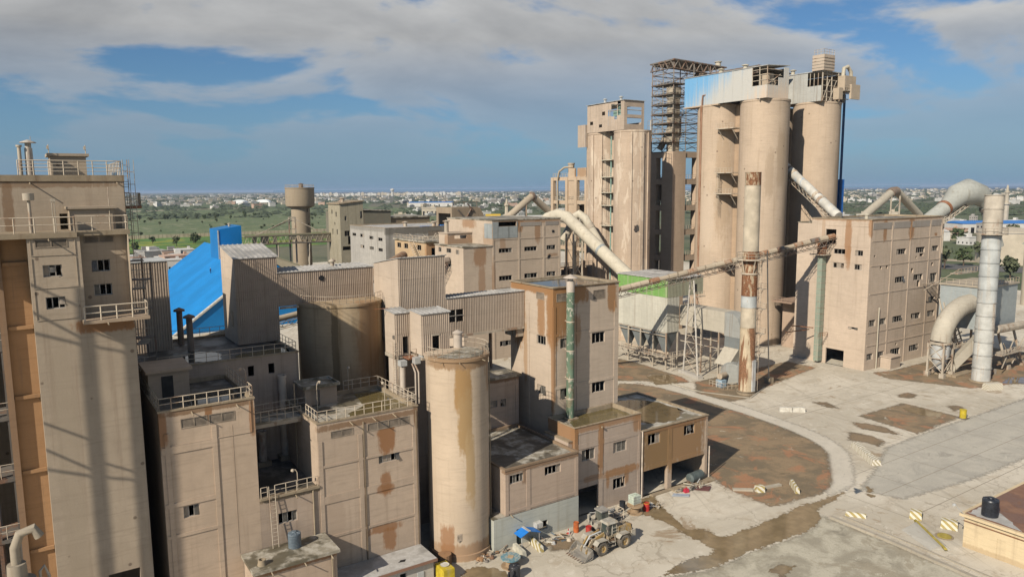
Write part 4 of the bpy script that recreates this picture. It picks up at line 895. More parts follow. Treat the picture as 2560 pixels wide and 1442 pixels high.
def tank(name, label, x, y, z, r_, h, col, base=0.0):
    t = thing(name, label, 'water tank', (x, y, z)); prof = []; n = 9
    for k in range(n): a = z+h*0.86*k/n; b = z+h*0.86*(k+1)/n; prof += [(r_, a+.02), (r_, b-.06), (r_*0.965, b-.045), (r_*0.965, b-.005)]
    prof += [(r_, z+h*.86), (r_*.93, z+h*.92), (r_*.42, z+h*.96)]
    part(MB().lathe(x, y, [(0.02, z+.01)]+prof, 24), 'body', col, t, smooth=True)
    part(MB().lathe(x, y, [(r_*.42, z+h*.955), (r_*.42, z+h*1.0), (r_*.36, z+h*1.03), (0.02, z+h*1.04)], 16), 'lid', col, t, smooth=True)
    rb = MB()
    for k in range(8): a = k*math.pi/4; rb.box(-.05, .05, r_*.45, r_*.97, h*.9, h*.965) if False else rb.tube((x+math.cos(a)*r_*.42, y+math.sin(a)*r_*.42, z+h*.965), (x+math.cos(a)*r_*.97, y+math.sin(a)*r_*.97, z+h*.9), 0.055, 5)
    part(rb, 'top_rib', col, t); return t
TANKG = simple('grey_blue_plastic', (0.13, 0.16, 0.185), 0.5, var=0.25, dirt=(0.26, 0.24, 0.2), dirtk=0.5); TANKB = simple('black_plastic', (0.022, 0.025, 0.032), 0.4, var=0.3, spec=0.5, dirt=(0.10, 0.09, 0.08), dirtk=0.3)
TK1 = tank('water_tank', 'ribbed blue-grey plastic water tank on the low annex roof', 19.6, 66.6, 7.86, 0.6, 1.5, TANKG)
G2 = thing('annex', 'pale flat roofed annex with a hole in its roof at the bottom edge', 'annex', (28, 66, 0))
part(walls(22.96, 33.05, 64.5, 67.9, 0, 3.5, [(29.3, 30.0, 1.6, 3.0)]), 'wall', plaster('pale_annex_wall', (0.50, 0.455, 0.40), streak=0.5), G2); part(MB().box(22.97, 33.3, 64.2, 67.92, 3.5, 3.72), 'roof_slab', ROOFP, G2)
part(MB().box(22.97, 33.34, 64.1, 64.19, 3.42, 3.7), 'fascia', plaster('brown_fascia', (0.28, 0.16, 0.11)), G2)
part(mesh_poly(ragged([(29.6, 65.6), (30.1, 65.9), (30.5, 65.7), (30.2, 65.4)], 0.1, 0.25, 4), 3.725), 'painted_roof_hole', DKW, G2)  # flat dark sheet on the slab paints the unlit hole
part(MB().box(31.2, 31.9, 64.42, 64.5, 1.8, 2.6), 'meter_box', GALV, G2)

# ---- building N behind the courtyard and clad tower P, gallery Q
PN = plaster('rear_plaster', (0.40, 0.315, 0.25), streak=0.5, patch=0.5, dirt=(0.12, 0.09, 0.065))  # base and dirt kept darker to deepen the shade behind the courtyard
N_ = thing('rear_mill_building', 'shaded flat roofed mill building behind the dark courtyard, with puddled railed roof', 'building', (17, 88, 0))
wN = [(19.85, 20.5, 21.1, 22.24), (22.05, 22.7, 21.1, 22.23)]
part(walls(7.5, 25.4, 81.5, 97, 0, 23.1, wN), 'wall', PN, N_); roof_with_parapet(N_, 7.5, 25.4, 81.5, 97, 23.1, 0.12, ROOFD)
part(MB().rail([(11, 81.6, 23.26), (25.2, 81.6, 23.26), (25.2, 89, 23.26)], 1.05, 1.2, 0.035), 'railing', RAILM, N_); part(MB().rail([(14.5, 96.8, 23.26), (25.2, 96.8, 23.26)], 1.05, 1.2, 0.035), 'railing', RAILM, N_)
part(mesh_poly(ragged([(13.2, 83.5), (17, 83.0), (18.5, 86.5), (16.5, 89), (13.8, 86)], 0.4, 0.8, 5), 23.0), 'puddle', water('dark_roof_water', (0.03, 0.028, 0.022)), N_)
part(mesh_poly(ragged([(18.8, 82.5), (24.8, 82.4), (24.9, 85.5), (20, 85)], 0.4, 0.8, 6), 23.0), 'puddle', POND, N_)
part(MB().tube((25.5, 81.4, 0), (25.5, 81.4, 23), 0.07, 6), 'downpipe', COPE, N_)
for (x, y, h, lab) in ((15.55, 94.8, 4.4, 'rear'), (15.7, 89.7, 4.3, 'front')):
    s_ = thing('vent_chimney', lab+' one of two dark capped vent pipes before the blue hall', 'vent', (x, y, 23)); part(MB().lathe(x, y, [(0.36, 23), (0.34, 23+h-.5)], 14), 'shaft', rusty('brown_pipe', (0.21, 0.165, 0.13), 0.4), s_, smooth=True)
    part(MB().lathe(x, y, [(0.65, 23+h-.45), (0.62, 23+h-.25), (0.05, 23+h)], 14), 'cap', DARKST, s_, smooth=True)
def clad_box(root, x0, x1, y0, y1, z0, z1, zl=None, rows=2.6, flat_left=True, mat=None, pitch=0.25, roofm=None, holes=None):
    """front (-Y) in corrugated rows, left (-X) in flat sheets, thin overhanging roof; zl = roof height at the rear"""
    zl = z1 if zl is None else zl; mat = mat or CORR; n = max(1, int(round((z1-z0)/rows))); h = (z1-z0)/n
    for k in range(n):
        segs = [(x0, x1, z0+k*h, z0+(k+1)*h)]
        for hx0, hx1, hz0, hz1 in (holes or []):
            out = []
            for a, b, c, d in segs:
                if hz1 <= c or hz0 >= d or hx1 <= a or hx0 >= b: out.append((a, b, c, d)); continue
                if hx0 > a: out.append((a, hx0, c, d))
                if hx1 < b: out.append((hx1, b, c, d))
                if hz0 > c: out.append((max(a, hx0), min(b, hx1), c, hz0))
                if hz1 < d: out.append((max(a, hx0), min(b, hx1), hz1, d))
            segs = out
        for a, b, c, d in segs: part(MB().corr('y', y0-0.012*(k % 2), a, b, c, d+(0.02 if k < n-1 else 0), pitch, 0.055), 'cladding_panel', mat, root)
        if y1-y0 > 0.5:
            c, d = z0+k*h, z0+(k+1)*h; dd = d if k < n-1 else zl
            part(MB().hexa([(x0-.03, y1, c), (x0-.03, y0+.03, c), (x0+.01, y0+.03, c), (x0+.01, y1, c), (x0-.03, y1, dd-.012), (x0-.03, y0+.03, d-.012), (x0+.01, y0+.03, d-.012), (x0+.01, y1, dd-.012)]), 'side_panel', SHEET, root)
    part(MB().quad((x1, y0, z0), (x1, y1, z0), (x1, y1, zl), (x1, y0, z1)).quad((x0, y1, z0), (x1, y1, z0), (x1, y1, zl), (x0, y1, zl)).quad((x0, y0+.1, z0+.01), (x1, y0+.1, z0+.01), (x1, y1, z0+.01), (x0, y1, z0+.01)), 'back_wall', SHEET, root)
    rm = MB(); nn = max(4, int((x1-x0)/0.5)); o = 0.15
    for k in range(nn):
        a = x0-o+(x1-x0+2*o)*k/nn; b = x0-o+(x1-x0+2*o)*(k+1)/nn; mm = a+(b-a)*.75
        for u, v, e in ((a, mm, 0), (mm, b, 0.07)): rm.hexa([(u, y0-o, z1+.02), (v, y0-o, z1+.02), (v, y1+o, zl+.02), (u, y1+o, zl+.02), (u, y0-o, z1+.08+e), (v, y0-o, z1+.08+e), (v, y1+o, zl+.08+e), (u, y1+o, zl+.08+e)])
    part(rm, 'roof', roofm or ROOFP, root)
P_ = thing('clad_tower', 'grey-brown corrugated transfer tower with sloping roof in front of the blue hall', 'tower', (23, 92, 23))
clad_box(P_, 20.9, 25.8, 89.4, 96, 23.1, 33.2, 34.4, 2.5, mat=CORRG)
part(MB().box(20.84, 20.9, 91.2, 91.9, 25.0, 26.9), 'door', DKW, P_)
Q = thing('conveyor_gallery', 'long corrugated conveyor gallery crossing over the brown silo', 'gallery', (32, 92, 27))
clad_box(Q, 25.84, 38.1, 89.44, 94.5, 27.2, 31.25, 31.35, 2.0, mat=CORRG); vent(Q, 33.8, 92.5, 31.4, 0.5, 0.25, 0.45)
part(MB().box(25.9, 28.2, 89.2, 89.38, 26.9, 27.15).box(29, 30.8, 89.2, 89.38, 26.85, 27.15), 'sill_beam', STEEL, Q)
part(MB().lathe(0, 0, [(0.02, 0), (0.35, 0)], 10), 'hole', DKW, Q).matrix_local = Matrix.Translation((31.2-32, 89.3-92, 30.3-27)) @ Matrix.Rotation(R(90), 4, 'X') @ Matrix.Translation((32, 92, 27))  # dark disc on the cladding paints the unlit inside of a hole
# ---- brown silo J and clad tower P2, gallery Q2
JM = plaster('brown_silo_concrete', (0.42, 0.315, 0.2), streak=0.75, patch=0.35, dirt=(0.17, 0.11, 0.05), stains=[((31.2, 85.3, 22), (0.35, 2, 7), (0.10, 0.07, 0.035), 0.7), ((35.5, 85.1, 24), (1.6, 2, 6), (0.31, 0.17, 0.08), 0.6), ((32.6, 85, 24), (0.5, 2, 4), (0.46, 0.36, 0.24), 0.6)])
J = thing('brown_silo', 'wide brown stained round silo under the conveyor gallery', 'silo', (33.7, 90, 0))
part(MB().lathe(33.7, 90, [(5.3, 0), (5.3, 27.0), (5.42, 27.05), (5.42, 27.35), (5.0, 27.4), (0.1, 27.42)], 72), 'shell', JM, J, smooth=True)
rl = MB(); pts = [(33.7+5.25*math.cos(a), 90+5.25*math.sin(a), 27.36) for a in [R(186+k*9) for k in range(20)]]; rl.rail(pts, 1.05, 0.9, 0.03); part(rl, 'railing', RAILM, J)
P2 = thing('clad_tower', 'tall beige corrugated transfer tower above the round silos', 'tower', (41, 86, 22))
clad_box(P2, 38.2, 44.6, 82.0, 89.4, 22.4, 32.85, 31.7, 2.6)
part(MB().box(38.3, 44.5, 82.3, 89.2, 21.9, 22.35), 'floor_slab', STEEL, P2)
sup = MB()
for x in (38.8, 44.0):
    for y in (82.8, 88.8): sup.box(x-.3, x+.3, y-.3, y+.3, 0, 21.9)
part(sup, 'leg', PL, P2)
Q2 = thing('conveyor_gallery', 'corrugated conveyor gallery with a torn window, leading to the stained tower', 'gallery', (50, 84, 22))
clad_box(Q2, 44.66, 56.55, 81.9, 85.2, 22.6, 27.4, 27.3, 2.0, holes=[(45.0, 47.0, 24.3, 25.9)])
part(MB().box(45.9, 45.96, 81.8, 81.95, 24.3, 25.9).box(45.0, 47.0, 81.8, 81.9, 25.1, 25.16), 'torn_frame', FRAMEM, Q2); part(MB().box(44.7, 56.5, 81.75, 81.88, 22.3, 22.58), 'sill_beam', STEEL, Q2)
J2 = thing('rear_silo', 'dark silo standing in shade between the brown silo and the front silo', 'silo', (43.6, 90, 0)); part(MB().lathe(44.2, 92, [(4.6, 0), (4.6, 21.4), (4.7, 21.4), (4.7, 21.8), (0.1, 21.82)], 40), 'shell', JM, J2, smooth=True); part(MB().lathe(44.2, 92, [(4.66, 8), (4.72, 8), (4.72, 8.4), (4.66, 8.4)], 40), 'band', JM, J2)

# ---- front silo F with huts on top
FM = plaster('front_silo_plaster', (0.52, 0.41, 0.30), streak=0.2, patch=0.15, stains=[((38.9, 68.1, 19.6), (0.85, 1.4, 2.8), (0.33, 0.20, 0.085), 1.0), ((39.1, 68.0, 15.6), (0.75, 1.4, 3.4), (0.345, 0.225, 0.105), 1.0), ((39.6, 67.9, 10.5), (0.5, 1.4, 4.2), (0.39, 0.27, 0.14), 0.9), ((39.5, 68, 22.5), (4.5, 4, 0.7), (0.26, 0.16, 0.085), 0.9), ((43.0, 69.5, 20.6), (1.1, 1.8, 1.6), (0.30, 0.19, 0.11), 0.7), ((39, 68, 0.9), (4.5, 4, 1.0), (0.33, 0.20, 0.11), 0.8), ((37.3, 69.2, 2.4), (0.5, 1, 1.8), RUST, 0.8)])
Fs = thing('front_silo', 'tall round front silo with a big ochre water streak and railed top', 'silo', (40.05, 71.3, 0))
part(MB().lathe(40.05, 71.3, [(3.6, 0), (3.6, 0.7), (3.45, 0.75), (3.5, 22.6), (3.66, 22.65), (3.66, 22.95), (3.4, 23.0), (0.1, 23.02)], 72), 'shell', FM, Fs, smooth=True)
part(mesh_poly(ragged([(40.05+3.1*math.cos(a), 71.3+3.1*math.sin(a)) for a in [R(200+k*20) for k in range(11)]], 0.12, 0.6, 8), 23.03), 'roof_moss', ROOF, Fs)
rl = MB(); pts = [(40.05+3.5*math.cos(a), 71.3+3.5*math.sin(a), 23.0) for a in [R(175+k*10) for k in range(25)]]; rl.rail(pts, 1.05, 1.0, 0.035); part(rl, 'railing', RAILM, Fs)
vent(Fs, 41.5, 73.6, 23.0, 1.6, 0.5, 0.62, rusty('pale_pipe', (0.47, 0.40, 0.33)), 'roof_vent')
for a in (215, 245, 290): spout(Fs, (40.05+3.5*math.cos(R(a)), 71.3+3.5*math.sin(R(a)), 22.7), (math.cos(R(a)), math.sin(R(a)), 0), 0.6, 0.05)
part(MB().tube((43.2, 69.55, 0), (43.2, 69.55, 21.7), 0.07, 6), 'conduit', COPE, Fs)
part(MB().box(37.9, 38.55, 68.15, 68.2, 2.5, 3.3).box(38.02, 38.12, 68.13, 68.145, 2.7, 3.1).box(38.02, 38.3, 68.13, 68.145, 3.02, 3.1).box(38.02, 38.3, 68.13, 68.145, 2.86, 2.94).box(38.35, 38.45, 68.13, 68.145, 2.65, 3.15), 'sign_plate', simple('sign_cream', (0.62, 0.5, 0.38)), Fs)
part(MB().lathe(36.6, 68.7, [(0.75, 0), (0.75, 1.3), (0.05, 1.32)], 14), 'valve_box', plaster('rust_box', (0.33, 0.19, 0.1)), Fs)
H1 = thing('clad_hut', 'corrugated hut with a dark doorway on top of the front silo', 'hut', (39, 75, 22))
clad_box(H1, 36.98, 40.5, 73.7, 76.6, 22.6, 27.2, 27.4, 2.5, holes=[(38.3, 39.1, 22.3, 24.7)]); part(MB().box(38.2, 39.2, 73.62, 73.68, 24.7, 24.85), 'door_lintel', STEEL, H1)
part(MB().box(37.0, 40.5, 73.8, 76.6, 22.0, 22.28), 'floor_slab', STEEL, H1)
H2 = thing('clad_hut', 'smaller corrugated hut on the white stair column left of the front silo', 'hut', (36, 78, 22))
clad_box(H2, 35.1, 36.94, 76.64, 79.4, 22.3, 27.1, 27.3, 2.5, holes=[(36.0, 36.7, 22.35, 24.4)]); part(MB().box(35.0, 37, 76.7, 79.4, 21.9, 22.28), 'floor_slab', STEEL, H2)
part(MB().lathe(35.0, 76.9, [(0.02, 24.2), (0.16, 24.25), (0.16, 24.6), (0.02, 24.65)], 8), 'siren', DARKST, H2); part(MB().tube((33.6, 78.9, 27.5), (35.2, 78.6, 27.5), 0.05, 5), 'jib_beam', rusty('rust_beam', (0.25, 0.12, 0.07), 0.7), H2)
SC = thing('stair_column', 'pale column with caged ladder and pipes under the small hut', 'column', (35, 78, 18))
part(MB().box(35.2, 36.3, 77.0, 78.9, 0, 21.85), 'column', plaster('pale_column', (0.55, 0.46, 0.37)), SC)
part(MB().ladder((34.75, 76.6, 18.9), (34.75, 76.6, 24.0), (0.5, 0, 0), 0.3, 0.03, True, (-0.2, -0.8, 0)), 'ladder', RAILM, SC)
part(MB().path([(35.4, 75.6, 18.5), (35.4, 75.6, 21.2)], 0.33, 12).path([(36.4, 74.4, 17), (36.4, 74.4, 20.6), (36.2, 74.8, 21.6)], 0.1, 8).path([(36.75, 74.3, 17), (36.75, 74.3, 20.6), (36.5, 74.8, 21.6)], 0.1, 8), 'pipe', rusty('pale_pipe', (0.47, 0.40, 0.33)), SC, smooth=True)
part(MB().box(35.9, 38.0, 75.0, 76.6, 22.0, 22.15), 'landing', rusty('rust_beam', (0.25, 0.12, 0.07), 0.7), SC); part(MB().rail([(36.0, 75.05, 22.15), (37.8, 75.05, 22.15)], 1.0, 0.9, 0.03), 'railing', RAILM, SC)
part(MB().box(37.1, 37.9, 73.9, 74.9, 22.1, 23.4).box(36.3, 37.0, 74.2, 74.9, 21.6, 22.3).box(35.0, 35.8, 75.2, 76.0, 21.3, 21.9), 'hopper_box', GALV, SC)
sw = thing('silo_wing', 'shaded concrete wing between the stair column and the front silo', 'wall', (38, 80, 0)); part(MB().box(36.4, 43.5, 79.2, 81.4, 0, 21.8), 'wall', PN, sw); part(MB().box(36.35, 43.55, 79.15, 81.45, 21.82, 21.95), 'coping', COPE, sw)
fb = thing('footbridge', 'short railed footbridge from the flooded roof to the front silo', 'footbridge', (35, 73, 18.7)); part(MB().box(33.45, 35.3, 72.0, 73.6, 18.4, 18.6), 'deck', STEEL, fb); part(MB().rail([(33.5, 72.05, 18.6), (35.2, 72.05, 18.6)], 1.05, 0.9, 0.03), 'railing', RAILM, fb)

# ---- K behind, D1 D2 E in front, tower T
PK = plaster('shade_plaster', (0.46, 0.355, 0.275), stains=[((50, 81.5, 15.9), (7, 1, 0.4), DIRTB, 0.8)])
K = thing('store_building', 'shaded beige store building behind the front silo with one broken window', 'building', (50, 86, 0)); wK = [(52.36, 53.22, 12.1, 13.15), (50.75, 51.84, 12.2, 13.15)]
part(walls(43.9, 55.3, 81.5, 94, 0, 16.0, wK), 'wall', PK, K); part(MB().box(43.7, 55.6, 81.2, 94.2, 16.0, 16.3), 'roof_slab', ROOF, K)
for r_ in wK: window(K, 'y', 81.5, r_, 2, 0.5)
frame_strips(K, 'y', 81.5, [(54.75, 55.28)], [(14.8, 15.3), (13.15, 13.35), (10.5, 10.7)], 44, 54.75, 0, 15.9, PK, 0.06)
kp = thing('vent_chimney', 'thin brown vent pipe with a cap on the store roof', 'vent', (54.3, 87, 16.3)); part(MB().lathe(54.3, 87, [(0.24, 16.3), (0.22, 21.2)], 10), 'shaft', rusty('brown_pipe', (0.21, 0.165, 0.13)), kp, smooth=True); part(MB().lathe(54.3, 87, [(0.42, 21.2), (0.4, 21.3), (0.03, 21.6)], 10), 'cap', DARKST, kp)
kp = thing('vent_chimney', 'short rusty capped vent behind the railing of the front silo', 'vent', (47.5, 84, 16.3)); part(MB().lathe(47.5, 84, [(0.3, 16.3), (0.28, 22.5)], 10), 'shaft', rusty('brown_pipe', (0.21, 0.165, 0.13)), kp, smooth=True); part(MB().lathe(47.5, 84, [(0.55, 22.5), (0.03, 23.1)], 4), 'cap', DARKST, kp)

PD = plaster('workshop_plaster', (0.49, 0.375, 0.285), patch=0.3, stains=[((49, 68.1, 9.0), (8, 0.8, 0.22), DIRTB, 0.85), ((46.9, 68.1, 8), (0.3, 0.8, 0.9), DIRTB, 0.7)])
SAGE = plaster('sage_paint', (0.455, 0.455, 0.395), streak=0.35, dirt=(0.30, 0.26, 0.18), patch=0.2)
D1 = thing('workshop', 'low workshop with pale green lower wall and mossy flat roof behind the wheel loader', 'building', (49, 74, 0)); wD = [(44.9, 46.82, 7.48, 8.55), (49.86, 52.24, 7.41, 8.46)]; wd2 = (49.0, 50.21, 0.85, 1.95)
part(walls(44.25, 54.9, 68.1, 81.3, 3.8, 9.2, wD), 'wall', PD, D1); part(walls(42.6, 54.9, 68.0, 81.3, 0, 3.8, [wd2, (45.7, 46.5, 0, 1.9)]), 'lower_wall', SAGE, D1, 'pale green painted lower wall')
part(MB().box(42.5, 44.2, 68.0, 75, 3.8, 3.9), 'ledge_roof', ROOF, D1); roof_with_parapet(D1, 44.25, 54.9, 68.1, 81.3, 9.2, 0.12, roofmat('workshop_roof', (0.22, 0.19, 0.14), (0.07, 0.06, 0.045), (0.42, 0.39, 0.33)), cm=plaster('brown_coping', (0.27, 0.19, 0.125), patch=0.6), ch=0.22)
frame_strips(D1, 'y', 68.1, [(44.27, 44.7), (47.2, 47.75), (54.4, 54.88)], [(4.0, 4.35), (8.75, 9.0)], 44.7, 54.4, 3.81, 9.0, PD, 0.06)
for r_ in wD: window(D1, 'y', 68.1, r_, 4, 0.5)
window(D1, 'y', 68.0, wd2, 2, 0.2); part(MB().box(48.1, 49.0, 67.3, 67.98, 1.6, 2.2).box(48.15, 48.2, 67.26, 67.3, 1.7, 2.1), 'air_conditioner', simple('off_white_metal', (0.55, 0.53, 0.48)), D1)
part(MB().box(45.7, 46.5, 68.2, 68.25, 0, 1.9), 'door', simple('dark_green_door', (0.04, 0.06, 0.055)), D1)
spout(D1, (44.9, 68.0, 3.9), L=0.6)
RBR = (0.30, 0.155, 0.065)
PD2 = plaster('workshop_stained_plaster', (0.46, 0.365, 0.29), patch=0.3, stains=[((60.0, 69.8, 8.6), (0.45, 0.8, 3.6), RBR, 0.9), ((55.9, 69.8, 9.8), (0.35, 0.8, 3), RBR, 0.85), ((60, 69.8, 11.4), (6.5, 0.8, 0.5), RBR, 0.75), ((66.2, 69.8, 10.6), (0.7, 0.8, 1.2), RBR, 0.8), ((63.5, 69.8, 4.5), (3.0, 0.8, 0.5), RBR, 0.9), ((64.4, 69.8, 3.6), (0.4, 0.8, 1.0), RBR, 0.8), ((61.2, 69.8, 3.6), (0.25, 0.8, 1.0), RBR, 0.8), ((58.6, 69.8, 4.6), (1.6, 0.8, 0.35), RBR, 0.6), ((55.7, 72.5, 10.8), (0.6, 3.4, 1.2), RBR, 0.9)])
D2 = thing('workshop_tower', 'two storey stained workshop block with flooded roof below the green duct', 'building', (61, 72, 0)); wD2 = [(56.86, 59.0, 7.1, 8.57), (62.07, 64.34, 7.1, 8.5), (62.09, 64.25, 2.15, 3.6)]
part(walls(55.7, 66.85, 69.8, 75.35, 0, 11.6, wD2+[(55.75, 59.6, 0, 3.6)]), 'wall', PD2, D2); roof_with_parapet(D2, 55.7, 66.85, 69.8, 75.35, 11.6, 0.45, ROOF, t=0.18, ch=0.1)
frame_strips(D2, 'y', 69.8, [(55.72, 56.2), (59.65, 60.3), (66.4, 66.83)], [(8.75, 9.4), (3.9, 4.6), (10.7, 11.1)], 56.2, 66.4, 0, 11.1, PD2, 0.06)
for r_ in wD2: window(D2, 'y', 69.8, r_, 3, 0.7)
part(mesh_poly(ragged([(56.2, 70.2), (66.3, 70.1), (66.4, 75.0), (60.5, 75.0), (57.6, 73.2)], 0.12, 0.6, 9), 11.165), 'puddle', POND, D2)
part(MB().tube((66.95, 69.55, 0), (66.95, 69.55, 9.2), 0.1, 8), 'downpipe', simple('cream_pipe', (0.62, 0.52, 0.42)), D2); part(MB().lathe(59.9, 69.5, [(0.02, 11.0), (0.12, 11.02), (0.12, 11.2), (0.02, 11.22)], 8), 'wall_lamp', COPE, D2)
PE = plaster('garage_plaster', (0.47, 0.37, 0.28), patch=0.3, stains=[((72.3, 69.6, 6.2), (6.6, 0.8, 3.4), (0.285, 0.165, 0.075), 0.95), ((69.5, 69.6, 6.2), (2.6, 0.8, 2.6), (0.20, 0.125, 0.05), 0.55), ((73, 69.6, 9.0), (8, 0.8, 0.5), (0.25, 0.13, 0.06), 0.8)])
Eb = thing('garage', 'brown stained garage with two open bays and flooded roof', 'garage', (73, 75, 0)); wE = [(68.0, 70.26, 7.0, 8.45), (74.82, 77.01, 7.0, 8.4)]
mb = MB().holed('y', 69.6, 67.0, 79.6, 0, 9.1, wE+[(67.3, 71.7, 0, 3.55), (72.6, 79.1, 0, 3.5)], 0.45); mb.quad((79.6, 69.6, 0), (79.6, 84, 0), (79.6, 84, 9.1), (79.6, 69.6, 9.1)); mb.quad((67.0, 84, 0), (79.6, 84, 0), (79.6, 84, 9.1), (67, 84, 9.1)); mb.quad((67.0, 75.5, 0), (67, 84, 0), (67, 84, 9.1), (67, 75.5, 9.1)); mb.box(67.2, 79.4, 70.1, 83.8, 3.9, 4.1); mb.quad((67.05, 70, 0), (67.05, 76, 0), (67.05, 76, 9), (67.05, 70, 9))
part(mb, 'wall', PE, Eb); roof_with_parapet(Eb, 67.0, 79.6, 69.6, 84, 9.1, 0.12, roofmat('garage_roof', (0.33, 0.30, 0.245), (0.12, 0.095, 0.05), (0.5, 0.47, 0.41), 0.8, 0.53), over=0.12, ch=0.14)
frame_strips(Eb, 'y', 69.6, [(71.75, 72.5), (79.12, 79.58)], [(3.56, 4.2), (8.6, 8.98)], 67.02, 79.12, 0, 8.98, PE, 0.06)
for r_ in wE: window(Eb, 'y', 69.6, r_, 3, 0.6)
part(mesh_poly(ragged([(70.2, 72), (73.5, 70.8), (78.6, 72.8), (78.9, 79), (76, 82.5), (69, 82), (68, 77)], 0.35, 0.7, 10), 8.985), 'puddle', water('garage_roof_water', (0.13, 0.095, 0.05)), Eb)
part(MB().tube((79.85, 69.4, 0), (79.85, 69.4, 4.6), 0.09, 8), 'downpipe', simple('cream_pipe', (0.62, 0.52, 0.42)), Eb)
part(MB().box(71.9, 79.5, 67.9, 69.5, 0.0, 0.18).box(68.4, 71.8, 68.9, 69.5, 0.0, 0.18), 'apron', COPE, Eb)

PT = plaster('stained_tower_plaster', (0.51, 0.41, 0.315), patch=0.2, streak=0.2, stains=[
 ((56.6, 80.4, 28.2), (0.7, 6, 0.75), RBR, 0.95), ((56.6, 75.6, 25.0), (0.9, 1.15, 4.3), RBR, 0.95), ((56.6, 83.4, 25.0), (0.7, 1.5, 5.0), RBR, 0.9), ((56.6, 78.0, 24.6), (0.7, 0.75, 2.8), RBR, 0.85), ((56.6, 75.5, 18), (0.35, 0.28, 6.5), RBR, 0.8), ((56.6, 81.6, 19), (0.7, 0.45, 4), (0.36, 0.22, 0.12), 0.7),
 ((57.6, 75.4, 26.0), (2.2, 0.7, 4.0), RBR, 0.95), ((60.2, 75.4, 27.6), (2.2, 0.7, 1.3), RBR, 0.9), ((66.6, 75.4, 26.6), (0.75, 0.7, 2.0), RBR, 0.9), ((62, 75.4, 28.5), (6, 0.7, 0.3), DIRTB, 0.9), ((60.6, 75.4, 22.6), (0.5, 0.7, 2.0), RBR, 0.6), ((62, 75.4, 11.2), (6, 0.7, 0.5), (0.15, 0.11, 0.07), 0.8)])
T = thing('stained_tower', 'beige tower with red-brown runoff stains and flooded roof, green duct on its front', 'tower', (62, 80, 0))
wTf = [(63.07, 65.33, 20.45, 21.9), (63.13, 65.41, 13.65, 15.11), (57.75, 60.03, 20.45, 21.75), (57.76, 60.05, 13.7, 15.16)]; wTl = [(77.05, 79.05, 20.7, 21.9), (77.07, 78.96, 13.95, 15.2)]; lT = (63.23, 65.31, 26.4, 27.65); lT2 = (57.13, 59.6, 26.6, 27.68); lTl = (77.33, 79.07, 26.7, 27.62)
part(walls(56.6, 67.75, 75.4, 85.2, 0, 28.4, wTf+[lT, lT2], wTl+[lTl]), 'wall', PT, T); roof_with_parapet(T, 56.6, 67.75, 75.4, 85.2, 28.4, 0.15, ROOF, over=0.15, ch=0.14)
part(mesh_poly(ragged([(57.2, 79), (61, 76.4), (67.0, 76.2), (67.2, 84.4), (57.4, 84.6)], 0.25, 0.7, 13), 28.26), 'puddle', water('dark_roof_water', (0.03, 0.028, 0.022)), T)
frame_strips(T, 'y', 75.4, [(56.62, 57.0), (60.45, 60.7), (66.95, 67.7)], [(22.05, 22.4), (15.1, 15.5)], 57.0, 66.95, 11.2, 26.0, PT, 0.07)
frame_strips(T, 'x', 56.6, [(75.42, 75.8), (80.7, 81.2), (84.7, 85.18)], [(22.05, 22.4)], 75.8, 84.7, 9.3, 26.0, PT, 0.07)
for r_ in wTf: window(T, 'y', 75.4, r_, 3, 0.4)
for r_ in wTl: window(T, 'x', 56.6, r_, 3, 0.4)
louvre(T, 'y', 75.4, lT, 10); louvre(T, 'y', 75.4, lT2, 8); louvre(T, 'x', 56.6, lTl, 8)
part(MB().box(55.4, 56.55, 82.1, 84.9, 21.2, 22.2), 'bracket', STEEL, T)
gd = thing('green_duct', 'tall green peeling duct with a conical cap on the stained tower', 'duct', (58.7, 74.5, 11.2)); GRN = rusty('green_peeling_paint', (0.13, 0.185, 0.125), 0.45, (0.25, 0.16, 0.10), 0.52, light=(0.45, 0.42, 0.34), zs=0.6)
part(MB().lathe(58.7, 74.5, [(0.52, 11.2), (0.52, 27.9)], 20), 'shaft', GRN, gd, smooth=True); part(MB().lathe(58.7, 74.5, [(0.53, 27.9), (0.53, 29.3), (0.35, 29.3), (0.35, 29.7), (0.95, 29.72), (0.9, 29.8), (0.05, 30.2)], 20), 'cap', rusty('pale_pipe', (0.47, 0.40, 0.33)), gd, smooth=True)
for z in (13.8, 16.5, 20.2, 24): part(MB().lathe(58.7, 74.5, [(0.56, z), (0.56, z+.15)], 16).box(58.5, 58.9, 74.9, 75.4, z+.02, z+.12), 'bracket', RAILM, gd)
part(MB().box(57.9, 59.5, 73.7, 75.3, 11.17, 11.32), 'base', COPE, gd)
# a lower annex of the tower on the left of the flooded block
tn = thing('link_wall', 'small rusty link wall between workshop roof and flooded block', 'wall', (55.3, 75, 9)); part(MB().box(55.02, 55.65, 70.2, 75.2, 0, 9.8), 'wall', PD2, tn); part(MB().box(55.0, 55.67, 70.15, 75.25, 9.81, 9.95), 'coping', COPE, tn)
